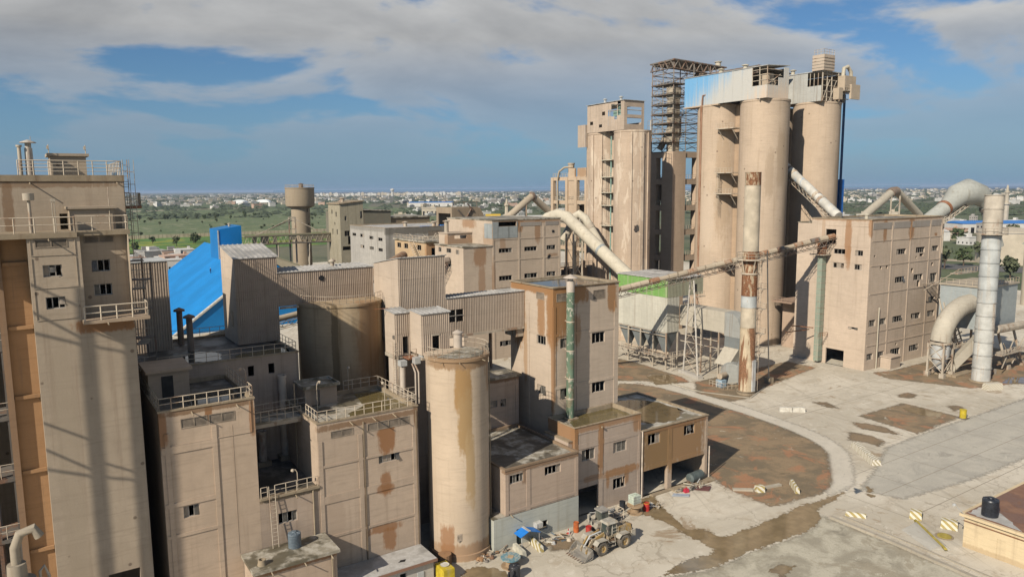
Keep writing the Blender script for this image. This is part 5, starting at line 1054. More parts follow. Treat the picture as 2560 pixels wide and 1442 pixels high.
# ================================================================== rear works
# ---- mill building L (stepped, rust streaked)
LS = (0.31, 0.17, 0.085)
PLm = plaster('rear_mill_plaster', (0.52, 0.415, 0.315), streak=0.25, patch=0.25, stains=[((91.0, 150, 25.3), (1.7, 1, 2.3), LS, 0.85), ((91.5, 150, 19), (0.9, 1, 4), LS, 0.7), ((97.5, 150, 27.9), (0.8, 1, 2.0), LS, 0.6), ((107.8, 150, 31), (0.8, 1, 3.0), LS, 0.85), ((102.4, 150, 32.4), (1.0, 1, 1.8), LS, 0.85), ((105, 150, 33.3), (10, 1, 0.5), LS, 0.7), ((94.5, 161, 32.8), (1, 3, 1.2), LS, 0.8), ((94.5, 152, 30), (1, 2, 2.4), LS, 0.5), ((90, 160, 28.6), (5, 1, 1.4), LS, 0.7), ((94.8, 150, 18), (0.5, 1, 6), LS, 0.6), ((112.4, 150, 24.6), (1.5, 1, 0.4), LS, 0.6)])
L_ = thing('raw_mill_building', 'stepped beige mill building streaked with rust, with ribbon windows, left of the pipe', 'building', (100, 155, 0))
wL = [(96.32, 100.18, 25.86, 26.94), (103.79, 107.59, 25.9, 27.0), (110.56, 113.35, 25.95, 27.05), (96.34, 100.11, 19.1, 20.3), (103.75, 107.63, 19.2, 20.4), (110.54, 113.35, 19.3, 20.4), (96.39, 100.2, 12.2, 13.5), (103.75, 107.63, 12.2, 13.5), (96.39, 99.8, 3.0, 4.3), (92.3, 93.9, 3.1, 4.3), (103.8, 107.6, 3.0, 4.3)]
wLx = [(160.7, 162.23, 25.95, 27.08), (155.81, 158.19, 26.0, 27.05), (151.99, 153.53, 25.85, 26.95), (155.91, 158.31, 22.6, 23.97)]; gapL = (96.3, 101.5, 32.2, 33.3)
mb = MB().holed('y', 150, 86.5, 94.5, 0, 27.6, [w_ for w_ in wL if w_[1] < 94.5]); mb.holed('y', 150, 94.5, 114.9, 0, 33.6, [w_ for w_ in wL if w_[0] > 94.5]+[gapL]); mb.holed('x', 86.5, 150, 164, 0, 27.6, wLx); mb.holed('x', 94.5, 150, 164, 27.6, 33.6)
mb.quad((114.9, 150, 0), (114.9, 172, 0), (114.9, 172, 33.6), (114.9, 150, 33.6)); mb.quad((86.5, 164, 0), (94.5, 164, 0), (94.5, 164, 27.6), (86.5, 164, 27.6)); mb.holed('x', 94.5, 164, 172, 0, 33.6); mb.quad((94.5, 172, 0), (114.9, 172, 0), (114.9, 172, 33.6), (94.5, 172, 33.6))
part(mb, 'wall', PLm, L_)
part(MB().box(94.42, 115.0, 149.9, 172.1, 33.6, 33.85), 'roof_slab', ROOF, L_); part(MB().box(86.3, 94.48, 149.8, 164.2, 27.6, 27.85), 'lower_roof_slab', ROOF, L_)
part(MB().holed('y', 159.4, 87.6, 94.45, 27.86, 30.4, [(89.5, 93.0, 29.1, 29.9)]).quad((87.6, 159.4, 27.86), (87.6, 163.9, 27.86), (87.6, 163.9, 30.4), (87.6, 159.4, 30.4)).box(87.4, 94.48, 159.2, 164, 30.4, 30.6), 'penthouse', PLm, L_)
for r_ in wL: window(L_, 'y', 150, r_, 4, 0.15)
for r_ in wLx: window(L_, 'x', 86.5, r_, 3, 0.2)
frame_strips(L_, 'y', 150, [(94.55, 95.0), (101.9, 102.4), (109.4, 109.9), (114.4, 114.88)], [(29.0, 29.4), (23.9, 24.2), (17.4, 17.7), (10.6, 10.9)], 95.0, 114.4, 0, 32, PLm, 0.1)
part(MB().box(94.6, 101.7, 149.86, 149.97, 29.4, 32.15).box(94.44, 94.49, 150, 153.5, 29.4, 32.9).box(94.6, 96.25, 149.86, 149.97, 32.15, 33.3).box(101.52, 101.7, 149.86, 149.97, 32.15, 33.3), 'metal_panel', plaster('grey_patch_metal', (0.33, 0.35, 0.34), streak=0.8, dirt=(0.10, 0.10, 0.09), patch=0.5), L_, 'blue-grey metal panels under the roof edge')
bnd = MB()
for a, b in ((102.6, 108.9), (110.2, 114.2)): bnd.box(a, b, 149.93, 150.02, 32.1, 33.0)
part(bnd, 'louvre_band', plaster('grey_band', (0.34, 0.30, 0.26)), L_)
vent(L_, 89.0, 162.5, 30.6, 2.6, 0.55, 0.9)
hole = mesh_poly(ragged([(110.8, 24.2), (111.6, 24.6), (111.9, 25.1), (111.3, 25.4), (110.7, 24.9)], 0.08, 0.3, 3), 0); hole.v = [(x, 149.9, y-0.6) for x, y, z in hole.v]; part(hole, 'painted_shell_hole', DKW, L_)  # dark flat sheets on this wall paint the unlit depth of its holes
hole = MB().box(112.2, 112.9, 149.9, 149.93, 30.2, 30.8); part(hole, 'painted_shell_hole', DKW, L_)
cs = thing('broken_conveyor_end', 'broken truss end of a conveyor sticking out of the mill wall', 'conveyor', (84, 157, 22)); part(MB().truss((80.5, 159, 22.6), (86.4, 156.5, 23.6), 1.8, 2.0, 5, 0.09), 'truss', DARKST, cs); part(MB().path([(80.0, 159.2, 23.2), (86.4, 156.5, 24.3)], 0.75, 10), 'pipe_cover', rusty('brown_pipe', (0.21, 0.165, 0.13)), cs, smooth=True)
# lower ochre structures left of it
LM = thing('sorting_house', 'low ochre building with a cluttered roof left of the stepped mill', 'building', (88, 180, 0)); wLM = [(178.5, 181.0, 25.0, 26.4), (186.5, 189.0, 25.0, 26.4), (191.0, 193.5, 25.0, 26.4)]
part(walls(90, 104, 175.5, 195, 0, 27.2, [(91.5, 93.0, 21.5, 25.8), (95, 97, 22, 25.8)], wLM), 'wall', plaster('ochre_plaster', (0.47, 0.335, 0.20), streak=0.6, patch=0.4, stains=[((97, 175.5, 24), (8, 1, 3), (0.33, 0.17, 0.08), 0.7)]), LM)
part(MB().box(89.6, 104.4, 175, 195.4, 27.2, 27.6), 'roof_slab', ROOF, LM)
for r_ in wLM: window(LM, 'x', 90, r_, 2, 0.2)
rl = MB().rail([(89.8, 195, 27.6), (89.8, 175.2, 27.6), (104, 175.2, 27.6)], 1.2, 2, 0.05)
for k in range(26): a = Vector((random.uniform(90.5, 103), random.uniform(176, 194), 27.65)); rl.tube(a, a+Vector((random.uniform(-3, 3), random.uniform(-3, 3), random.uniform(0.1, 1.2))), 0.07, 4)
part(rl, 'railing', RAILM, LM)
st = MB()
for k in range(12): st.box(88.2, 89.5, 176+k*.55, 176.5+k*.55, 20.5+k*.55, 20.62+k*.55)
st.tube((88.2, 176, 21.2), (88.2, 182.6, 27.8), 0.06, 4); st.tube((89.5, 176, 21.2), (89.5, 182.6, 27.8), 0.06, 4); part(st, 'stair', RAILM, LM)
bp = thing('fallen_duct', 'rusty brown duct lying between the ochre house and the tall clad tower', 'duct', (72, 160, 20)); part(MB().path([(70.5, 164, 21.8), (82, 172.5, 24.6)], 1.1, 12), 'pipe', rusty('brown_pipe2', (0.25, 0.17, 0.11), 0.5), bp, smooth=True); part(MB().truss((70.5, 164, 20.6), (82, 172.5, 23.4), 1.4, 2, 7, 0.08), 'truss', DARKST, bp)
# ---- grey building U
PU = plaster('grey_render', (0.40, 0.37, 0.325), streak=0.75, patch=0.45, dirt=(0.17, 0.15, 0.125), topz=None, stains=[((99, 201.3, 29), (12, 1, 1.0), (0.14, 0.125, 0.10), 0.75), ((90, 215, 29.6), (1, 16, 0.8), (0.2, 0.185, 0.16), 0.7)])
U = thing('grey_mill_building', 'grey flat roofed building with water marks and small windows', 'building', (100, 215, 0)); wU = [(223.8, 226.9, 26.7, 27.65), (217.48, 220.52, 26.6, 27.62), (210.16, 213.34, 26.3, 27.3), (203.56, 206.76, 26.1, 27.1), (217.48, 220.43, 23.2, 24.2), (203.62, 206.81, 23.0, 24.0), (210.2, 213.3, 23.1, 24.1), (223.8, 226.9, 13, 14), (210, 213, 13, 14)]
part(walls(90, 118, 201.3, 228.7, 0, 30.0, [(104, 108.5, 27.2, 28.8)], wU), 'wall', PU, U); roof_with_parapet(U, 90, 118, 201.3, 228.7, 30.0, 0.2, ROOFP, cm=COPE)
for r_ in wU: window(U, 'x', 90, r_, 2, 0.2)
louvre(U, 'y', 201.3, (104, 108.5, 27.2, 28.8), 8); vent(U, 101.5, 212, 29.8, 1.2, 0.6, 1.0); vent(U, 109, 207, 29.8, 1.2, 0.6, 1.0)
part(MB().box(103, 106, 203, 205, 29.85, 30.1).box(111, 115, 206, 208, 29.85, 30.2), 'tarpaulin', BLUER, U)
# ---- crusher tower V with lean-to halls, back building, far gallery
PV = plaster('olive_render', (0.36, 0.315, 0.225), streak=0.6, patch=0.5, dirt=(0.15, 0.125, 0.08))
V = thing('crusher_tower', 'olive-grey crusher tower with sloping roof and broken windows right of the water tower', 'tower', (103, 265, 0)); wV = [(267.5, 268.7, 32.5, 34), (263.2, 264.6, 31.5, 33.3), (262.8, 264, 25.0, 27), (267.4, 268.4, 25, 27), (265, 266, 28.5, 29.5)]; wVf = [(100.4, 101.2, 30.2, 31.8), (100.2, 102.2, 24.5, 26.5), (106.4, 107.3, 30.8, 33.5), (101.4, 103.4, 21.5, 24.5), (105, 106.2, 25.6, 27), (99.3, 103.6, 19.4, 20.8)]
mb = MB().holed('y', 260, 98.66, 107.6, 0, 36.2, wVf, 0.5); mb.holed('x', 98.66, 260, 272, 0, 36.2, wV, 0.5); mb.quad((107.6, 260, 0), (107.6, 272, 0), (107.6, 272, 36.2), (107.6, 260, 36.2)); mb.quad((98.66, 272, 0), (107.6, 272, 0), (107.6, 272, 36.2), (98.66, 272, 36.2)); mb.quad((98.66, 260, 36.2), (107.6, 260, 37.1), (107.6, 260, 36.2), (107.6, 260, 36.2)); part(mb, 'wall', PV, V)
part(MB().hexa([(98.2, 259.5, 36.15), (108, 259.5, 37.15), (108, 272.5, 37.15), (98.2, 272.5, 36.15), (98.2, 259.5, 36.5), (108, 259.5, 37.5), (108, 272.5, 37.5), (98.2, 272.5, 36.5)]), 'roof', COPE, V); vent(V, 102, 266, 36.8, 1.3, 0.7, 1.0)
for r_ in wVf[:3]: window(V, 'y', 260, r_, 2, 0.2)
for r_ in wV[:3]: window(V, 'x', 98.66, r_, 1, 0.2)
LT = thing('lean_to_hall', 'dark olive lean-to hall behind the grey building, beside the crusher tower', 'hall', (120, 285, 0)); part(walls(107.7, 127.8, 280, 300, 0, 32.8, [(110, 113, 29.5, 30.3)]), 'wall', plaster('dark_olive', (0.20, 0.185, 0.14), streak=0.6), LT); part(MB().hexa([(107.5, 279.5, 33.4), (128.2, 279.5, 32.75), (128.2, 301, 32.75), (107.5, 301, 33.4), (107.5, 279.5, 33.7), (128.2, 279.5, 33.05), (128.2, 301, 33.05), (107.5, 301, 33.7)]), 'roof', ROOF, LT)
LT2 = thing('lean_to_hall', 'lower brown lean-to hall continuing right of the olive one', 'hall', (138, 300, 0)); part(walls(128.3, 146, 281, 299, 0, 29.8), 'wall', plaster('brown_hall', (0.23, 0.18, 0.12), streak=0.6), LT2); part(MB().box(128.2, 146.4, 280.5, 299.5, 29.82, 30.3), 'roof', ROOF, LT2)
BK = thing('hopper_tower', 'brown hopper tower with an open dark side behind the stepped mill', 'tower', (116, 205, 0)); mb = MB().holed('y', 200, 111.5, 121, 0, 35.6); mb.holed('x', 111.5, 200, 210, 0, 35.6, [(200.8, 208.8, 20, 33.8)], 0.3); mb.quad((121, 200, 0), (121, 210, 0), (121, 210, 35.6), (121, 200, 35.6)); mb.quad((111.5, 210, 0), (121, 210, 0), (121, 210, 35.6), (111.5, 210, 35.6)); mb.quad((111.5, 200, 35.6), (121, 200, 35.6), (121, 210, 35.6), (111.5, 210, 35.6)); part(mb, 'wall', plaster('brown_render', (0.34, 0.265, 0.185), streak=0.7), BK)
f = MB()
for x in (112, 116, 120.5): f.tube((x, 200.2, 35.6), (x, 200.2, 37.2), 0.1, 4)
f.tube((111.5, 200.2, 37.2), (121, 200.2, 37.2), 0.1, 4); f.tube((113.5, 199.8, 35), (116, 199.8, 32.2), 0.25, 6); f.tube((118.5, 199.8, 35.4), (116.4, 199.8, 32.2), 0.25, 6); f.tube((117, 199.8, 36.8), (118.8, 199.8, 34.6), 0.3, 6); part(f, 'chute', DARKST, BK)
part(MB().hexa([(121.05, 200, 28), (126, 200, 28), (126, 208, 28), (121.05, 208, 28), (121.05, 200, 35.4), (121.6, 200, 35.4), (121.6, 208, 35.4), (121.05, 208, 35.4)]), 'buttress', plaster('brown_render', (0.34, 0.265, 0.185)), BK)
FG = thing('conveyor_gallery', 'dilapidated conveyor gallery with missing sheets between the blue head house and crusher tower', 'gallery', (84, 271, 22))
part(MB().box(67, 98.6, 269.8, 273.2, 25.05, 25.5), 'roof', plaster('gallery_roof', (0.24, 0.215, 0.14)), FG); part(MB().box(67, 98.6, 270, 273, 22.0, 22.3), 'floor', DARKST, FG)
rnd = random.Random(4)
for k in range(22):
    x = 67+k*1.43
    if rnd.random() < 0.28: continue
    zb = 22.3 if rnd.random() < .6 else 23.4; part(MB().box(x, x+1.40, 270.0, 270.08, zb if k > 6 else 22.3, 25.04), 'side_sheet', plaster('olive_sheet', (0.27, 0.235, 0.165), streak=0.5) if k > 6 else simple('dark_olive_sheet', (0.09, 0.085, 0.065)), FG)
part(MB().truss((67, 271.5, 25), (98.6, 271.5, 25), 2.6, 3.1, 16, 0.09), 'truss', STEEL, FG)
lg = MB()
for x in (79, 90.5): lg.tube((x-1, 270, 0), (x, 270.3, 22), 0.25, 6); lg.tube((x+1, 273, 0), (x, 272.7, 22), 0.25, 6)
part(lg, 'leg', STEEL, FG)
ig = thing('inclined_gallery', 'closed olive conveyor gallery sloping down behind the clad tower roof', 'gallery', (80, 240, 15)); part(MB().hexa([(67, 256, 18.0), (67, 259, 18.0), (91, 233, 7), (91, 230, 7), (67, 256, 21.5), (67, 259, 21.5), (91, 233, 10.5), (91, 230, 10.5)]), 'shell', plaster('olive_sheet', (0.27, 0.235, 0.165)), ig); part(MB().hexa([(66.8, 255.6, 21.52), (66.8, 259.4, 21.52), (91.2, 233.4, 10.52), (91.2, 229.6, 10.52), (66.8, 255.6, 21.8), (66.8, 259.4, 21.8), (91.2, 233.4, 10.8), (91.2, 229.6, 10.8)]), 'roof', plaster('gallery_roof', (0.24, 0.215, 0.14)), ig)
WT = thing('water_tower', 'round concrete water tower with drum shaped tank and railed top', 'water tower', (92.5, 285.4, 0)); WTM = plaster('water_tower_concrete', (0.38, 0.305, 0.215), streak=0.3, patch=0.3)
part(MB().lathe(92.5, 285.4, [(3.75, 0), (3.5, 34.5)], 40), 'shaft', WTM, WT, smooth=True); part(MB().lathe(92.5, 285.4, [(3.4, 34.4), (5.3, 35.3), (5.45, 36), (5.45, 42.0), (5.6, 42.05), (5.6, 42.35), (0.1, 42.4)], 48), 'tank', WTM, WT, smooth=True)
part(MB().rail([(92.5+5.4*math.cos(R(a)), 285.4+5.4*math.sin(R(a)), 42.4) for a in range(0, 361, 30)], 1.0, 1.5, 0.04), 'railing', RAILM, WT); part(MB().lathe(92.8, 284.5, [(0.9, 42.4), (0.9, 43.6), (1.1, 43.7), (0.1, 44)], 10), 'hatch', rusty('brown_pipe', (0.21, 0.165, 0.13)), WT)
slot = MB()
for (x, z) in ((93.9, 33.0), (94.3, 27.5), (94.6, 18.0)): slot.box(x-.35, x+.35, 281.9+(x-92.5)**2*.15, 282.4, z, z+1.3)
part(slot, 'slit_window', DKW, WT)
gf = thing('gallery_gantry', 'steel A-frame gantry with stays in front of the water tower', 'gantry', (84, 274, 0)); f = MB()
for x in (84.3, 86.6): f.box(x-.25, x+.25, 273.6, 274.1, 0, 31.5)
for z in (24, 27, 30, 31.3): f.box(84.3, 86.6, 273.7, 274, z, z+.3)
f.tube((85.4, 273.8, 31.3), (72, 271, 25.6), 0.16, 5); f.tube((85.4, 273.8, 30.6), (71, 271, 25.5), 0.16, 5); f.tube((85.4, 273.8, 31.3), (95.5, 271, 25.6), 0.16, 5); part(f, 'frame', STEEL, gf)
# pipes rising behind L: inverted V
CREAM = plaster('cream_duct', (0.45, 0.37, 0.27)); CREAMW = plaster('pale_duct', (0.56, 0.50, 0.39), streak=0.5, patch=0.4, dirt=(0.33, 0.27, 0.19))
iv = thing('bent_duct', 'pale bent duct like an inverted V above the stepped mill roof', 'duct', (162, 230, 0)); part(MB().path([(148, 230, 28), (162.2, 230, 38.0), (163.4, 230, 38.0), (174, 230, 30)], 1.35, 14), 'duct', CREAM, iv, smooth=True); part(MB().path([(162.3, 230, 38.3), (163.2, 230, 38.3)], 1.7, 12), 'elbow', rusty('brown_pipe', (0.21, 0.165, 0.13)), iv); part(MB().tube((159.5, 229, 0), (159.5, 229, 35.5), 0.3, 6).tube((160.5, 231, 0), (160.5, 231, 36.2), 0.3, 6), 'support', STEEL, iv)

# ---- silos
def silo(name, label, x, y, r_, h, mat, ribs=()):
    s_ = thing(name, label, 'silo', (x, y, 0)); part(MB().lathe(x, y, [(r_, 0), (r_, h-.5), (r_+.12, h-.45), (r_+.12, h), (r_-.3, h+.02), (0.1, h+.05)], 96), 'shell', mat, s_, smooth=True)
    for a in ribs:
        c, s2 = math.cos(R(a)), math.sin(R(a)); px, py = x+c*(r_+.02), y+s2*(r_+.02); tx, ty = -s2, c
        part(MB().prism([(px+tx*.45-c*.3, py+ty*.45-s2*.3), (px-tx*.45-c*.3, py-ty*.45-s2*.3), (px-tx*.45+c*.28, py-ty*.45+s2*.28), (px+tx*.45+c*.28, py+ty*.45+s2*.28)], 0, h-.6), 'rib', mat, s_)
    return s_
SM = plaster('tall_silo_concrete', (0.53, 0.41, 0.30), streak=0.4, patch=0.15, dirt=(0.33, 0.24, 0.155), light=None, pock=0.33, stains=[((163, 121, 48), (1.2, 3, 7), (0.37, 0.275, 0.185), 0.7), ((160.2, 122.3, 44), (0.8, 3, 6), (0.38, 0.285, 0.195), 0.7), ((165.5, 121.2, 40), (1.0, 3, 14), (0.39, 0.29, 0.2), 0.6), ((158.3, 136.4, 42), (3, 1.4, 14), (0.40, 0.29, 0.19), 0.7), ((157, 140, 33), (3, 1.6, 8), (0.58, 0.47, 0.36), 0.5), ((187.5, 121, 38), (1.6, 3, 12), (0.40, 0.30, 0.21), 0.75), ((190, 122, 52), (1.0, 3, 5), (0.40, 0.30, 0.21), 0.6)])
SM5 = plaster('mid_silo_concrete', (0.50, 0.385, 0.285), streak=0.3, patch=0.2, pock=0.3, light=(0.60, 0.49, 0.375))
S2 = silo('cement_silo', 'tall beige cement silo in the middle of the big group, directly behind the rusty stack', 163.8, 127.1, 6.15, 63.0, SM)
S1 = silo('cement_silo', 'left beige cement silo of the big group, with a thin pipe down its left side', 163.3, 141.2, 6.15, 63.0, SM)
S3 = silo('cement_silo', 'right rear beige cement silo of the big group with a curved shadow', 185.8, 127.0, 6.15, 63.5, SM)
S6 = silo('cement_silo', 'hidden rear cement silo of the big group', 185.6, 141.2, 6.15, 63.0, SM)
part(MB().path([(157.2, 142.3, 3), (157.0, 142.3, 64), (157.2, 142.3, 65.6), (157.9, 141.6, 65.8), (158.2, 141.2, 63)], 0.17, 8).path([(157.5, 143.0, 3), (157.3, 143.0, 63)], 0.12, 8), 'pipe', rusty('rust_red_pipe', (0.33, 0.19, 0.12), 0.6), S1, smooth=True)
for (z, h2) in ((56.5, 0), (45.0, 1), (39.5, 1), (21, 0)):
    s_ = thing('silo_platform', 'steel landing between the two front cement silos, '+{56.5: 'the topmost', 45.0: 'the second from the top', 39.5: 'the third from the top', 21: 'the lowest'}[z], 'platform', (158.6, 134.3, z))
    part(MB().prism([(156.9, 131.4), (161, 131.4), (161, 137.2), (156.9, 137.2)], z-.25, z), 'deck', RAILM, s_); part(MB().rail([(156.95, 137.1, z), (156.95, 131.5, z)], 1.1, 1.0, 0.05), 'railing', RAILM, s_)
    if h2: part(MB().ladder((157.4, 136.5, z-5.5), (157.4, 136.5, z+1.2), (0, -0.5, 0), 0.4, 0.04, True, (-1, 0, 0)), 'ladder', RAILM, s_)
    part(MB().tube((157.2, 132, z-.3), (159.5, 132, z-3), 0.12, 5).tube((157.2, 136.5, z-.3), (159.5, 136.5, z-3), 0.12, 5), 'strut', STEEL, s_)
tb = MB().box(162.2, 168, 132.5, 135.8, 0, 62.5); s_ = thing('silo_stair_shaft', 'dark shaft between the two front cement silos', 'shaft', (162, 134, 0)); part(tb, 'wall', plaster('shaft_plaster', (0.42, 0.30, 0.2)), s_); part(MB().box(162.1, 163.3, 132.4, 135.9, 62.52, 62.7), 'cap', COPE, s_)
# blue-white head house on S1/S2
def faded(name):
    t = NT(name); sp_ = t.n('ShaderNodeSeparateXYZ'); t.l(t.pos, sp_.inputs[0])
    st = t.noise(1.0, 5, 0.65, t.vscale(t.pos, (1.6, 1.6, 0.05))); k = t.math('ADD', t.math('MULTIPLY', t.math('SUBTRACT', sp_.outputs[1], 127.0), 0.036), t.math('MULTIPLY', t.math('SUBTRACT', sp_.outputs[2], 66), 0.05)); k = t.math('ADD', k, t.math('MULTIPLY', st, 0.9))
    c = t.mix(t.ramp(k, 0.72, 1.25), (0.47, 0.455, 0.415), (0.15, 0.35, 0.56)); c = t.mix(t.ramp(k, 0.1, 0.45, 1, 0), c, (0.56, 0.45, 0.345)); c = t.mix(t.ramp(t.noise(2.5, 5), 0.55, 0.8, 0, .3), c, (0.36, 0.3, 0.24)); t.color(c); t.rough(0.65); return t.m
FAD = faded('faded_blue_cladding')
HH = thing('silo_head_house', 'long pale blue faded clad head house on top of the two front cement silos', 'head house', (163, 136, 63))
n = 18
for k in range(n):
    y0 = 122+27.3*k/n; y1 = 122+27.3*(k+1)/n; z0, z1 = 63.05, 70.8
    if k < 3: part(MB().corr('x', 157.7, y0, y1, z0, 66.2, 0.4, 0.06), 'cladding_sheet', FAD, HH); continue
    part(MB().corr('x', 157.7-.015*(k % 2), y0, y1-.01, z0, z1, 0.4, 0.06), 'cladding_sheet', FAD, HH)
for k in range(4):
    x0 = 157.75+k*2.1; zt = [66.2, 66.2, 68.2, 70.8][k]; part(MB().corr('y', 122.0, x0, x0+2.09, 63.05, zt, 0.4, 0.06), 'cladding_sheet', FAD, HH)
part(MB().box(166.1, 166.2, 122, 149.3, 63, 70.8).box(157.8, 166.1, 149.2, 149.3, 63, 70.8), 'back_wall', SHEET, HH); part(MB().hexa([(157.5, 121.8, 70.82), (166.4, 121.8, 71.3), (166.4, 149.5, 71.3), (157.5, 149.5, 70.82), (157.5, 121.8, 70.95), (166.4, 121.8, 71.45), (166.4, 149.5, 71.45), (157.5, 149.5, 70.95)]), 'roof', GALV, HH)
f = MB()
for y in (122.1, 124.4, 126.6): f.tube((157.8, y, 66), (157.8, y, 70.8), 0.14, 4)
for z in (67.4, 68.7, 70.0): f.tube((157.8, 122.1, z), (157.8, 126.6, z), 0.1, 4); f.tube((157.8, 122.1, z), (163.5, 122.1, z), 0.1, 4)
f.tube((158, 122.2, 66.3), (163, 122.2, 69), 0.12, 4); part(f, 'steel_frame', STEEL, HH)
part(MB().box(159.3, 161.5, 123, 125.4, 63.4, 69.2).box(162, 163.6, 122.8, 124, 63.4, 67.5), 'machine', plaster('dusty_machine', (0.47, 0.38, 0.28)), HH)
for (x, y) in ((161, 139.5), (161, 131.5)): vent(HH, x, y, 71.0, 1.2, 0.55, 0.95, CREAMW)
for y in (124, 146): part(MB().box(157.6, 157.9, y, y+.2, 62.6, 63.0), 'bracket', STEEL, HH)
part(MB().box(157.3, 161, 137, 149.3, 62.7, 63.02), 'edge_beam', plaster('shaft_plaster2', (0.5, 0.38, 0.27)), HH)
# open steel roof behind the head house
ORf = thing('open_steel_shelter', 'dark open steel roof shelter behind the blue head house', 'shelter', (172, 138, 63)); part(MB().hexa([(167, 132, 72.8), (178, 130, 71.2), (178, 146, 71.2), (167, 148, 72.8), (167, 132, 73.1), (178, 130, 71.5), (178, 146, 71.5), (167, 148, 73.1)]), 'roof', DARKST, ORf)
f = MB()
for x in (167.5, 177):
    for y in (133, 140, 147): f.tube((x, y, 63), (x, y, 72.6 if x < 170 else 71.2), 0.18, 4)
f.truss((167.4, 132.5, 72.7), (167.4, 147.5, 72.7), 1.6, 0.3, 7, 0.12); part(f, 'frame', DARKST, ORf)
# head house on S3
H3 = thing('silo_head_house', 'pale clad head house of the right rear cement silo', 'head house', (184, 128, 63.5))
for k in range(6): part(MB().corr('x', 179.8-.015*(k % 2), 121.9+2.1*k, 121.9+2.1*(k+1)-.01, 63.5, 71.1 if k > 1 else 67.5, 0.4, 0.06), 'cladding_sheet', plaster('white_cladding', (0.47, 0.46, 0.42), streak=0.6), H3)
part(MB().box(179.9, 190, 121.95, 136, 63.5, 63.6).box(179.9, 190, 135.9, 136, 63.5, 71.0).box(189.9, 190, 122, 136, 63.5, 71), 'back_wall', SHEET, H3); part(MB().box(179.6, 190.2, 121.7, 136.2, 71.12, 71.3), 'roof', GALV, H3); vent(H3, 181.5, 132, 71.3, 1.2, 0.5, 0.9, CREAMW)
f = MB()
for x in (180, 182, 184, 187, 190): f.tube((x, 121.8, 63.5), (x, 121.8, 71), 0.17, 4)
for z in (64.5, 66, 67.5, 69, 70.5): f.tube((180, 121.8, z), (192, 121.8, z), 0.12, 4)
for k in range(4): f.tube((180+k*3, 121.7, 63.5), (183+k*3, 121.7, 69), 0.1, 4); f.tube((180, 121.9+k*1.2, 67.5), (180, 121.9+k*1.2, 71), 0.12, 4)
part(f, 'steel_frame', STEEL, H3)
part(MB().box(186.5, 191.5, 119.5, 121.6, 66.5, 70.2).box(188.5, 192.5, 118.8, 119.4, 64.2, 68).box(184.5, 186.2, 119.8, 121.5, 64, 67), 'machine', plaster('dusty_machine'), H3); part(MB().path([(187, 120.5, 70), (187.3, 120.5, 72.2), (189, 120.5, 72.8), (190.5, 120.5, 71.5), (190.8, 120.5, 69)], 0.5, 10), 'duct', CREAMW, H3, smooth=True)
part(MB().rail([(186, 119.2, 66.4), (193, 119.2, 66.4), (193, 122, 66.4)], 1.2, 1, 0.06).box(186, 193.1, 119.1, 122, 66.2, 66.4), 'platform', STEEL, H3)
tw = thing('elevator_head', 'small ribbed elevator head tower on the right rear silo', 'tower', (182, 123, 71)); part(MB().box(179.2, 183.8, 121.0, 124.5, 71.3, 75.3), 'casing', SHEET, tw); f = MB()
for z in (72, 72.8, 73.6, 74.4): f.box(179.1, 183.9, 120.9, 124.6, z, z+.14)
part(f, 'rib', STEEL, tw); part(MB().rail([(179.2, 124, 75.3), (179.2, 121.1, 75.3), (183.7, 121.1, 75.3)], 1.3, 1.0, 0.05), 'railing', RAILM, tw)
bl = thing('blue_riser', 'bright blue clad riser duct down the right edge of the rear silo', 'duct', (193.2, 124, 0)); BLC = simple('bright_blue_cladding', (0.025, 0.15, 0.48), 0.55, var=0.12, scale=0.6)
part(MB().box(192.1, 194.6, 123.4, 125.4, 30, 43), 'casing', BLC, bl); part(MB().tube((192.2, 123.2, 20), (192.2, 123.2, 66), 0.2, 8).tube((192.8, 123.2, 20), (192.8, 123.2, 66), 0.14, 8), 'pipe', simple('dark_blue_paint', (0.04, 0.09, 0.2), 0.5), bl); part(MB().box(193.2, 193.4, 123.33, 123.39, 30, 43), 'seam', simple('dark_blue_paint', (0.04, 0.09, 0.2)), bl)

# ---- smaller silo pair with torn head house
S5 = silo('blending_silo', 'right one of the two smaller beige silos, with a ragged shell hole low on it', 140, 151, 4.95, 56.2, SM5, (222, 258, 285)); S4 = silo('blending_silo', 'left one of the two smaller beige silos', 140, 162, 4.95, 56.2, SM5, (150, 185, 215))
hole = MB(); rr = random.Random(3); pts = []
for k in range(18): a = k*math.pi/9; q = rr.uniform(0.75, 1.15); pts.append((math.cos(a)*q*0.72, math.sin(a)*q*1.05))
for (u, v) in pts: an = R(243)+u/4.95; hole.v.append((140+5.0*math.cos(an), 151+5.0*math.sin(an), 30.4+v))
hole.f.append(tuple(range(18))); part(hole, 'painted_shell_hole', DKW, S5); hb = MB()  # ragged dark disc on the shell; the hole's unlit depth is colour only
for k in range(7): u = -0.6+k*.2; an = R(243)+u/4.95; hb.tube((140+5.03*math.cos(an), 151+5.03*math.sin(an), 29.7), (140+5.03*math.cos(an+.03), 151+5.03*math.sin(an), 31.2), 0.04, 4)
part(hb, 'rebar', DARKST, S5)
TH = thing('silo_head_house', 'torn beige clad head house with holes on top of the two smaller silos', 'head house', (140, 156, 56)); rnd = random.Random(9)
n = 12
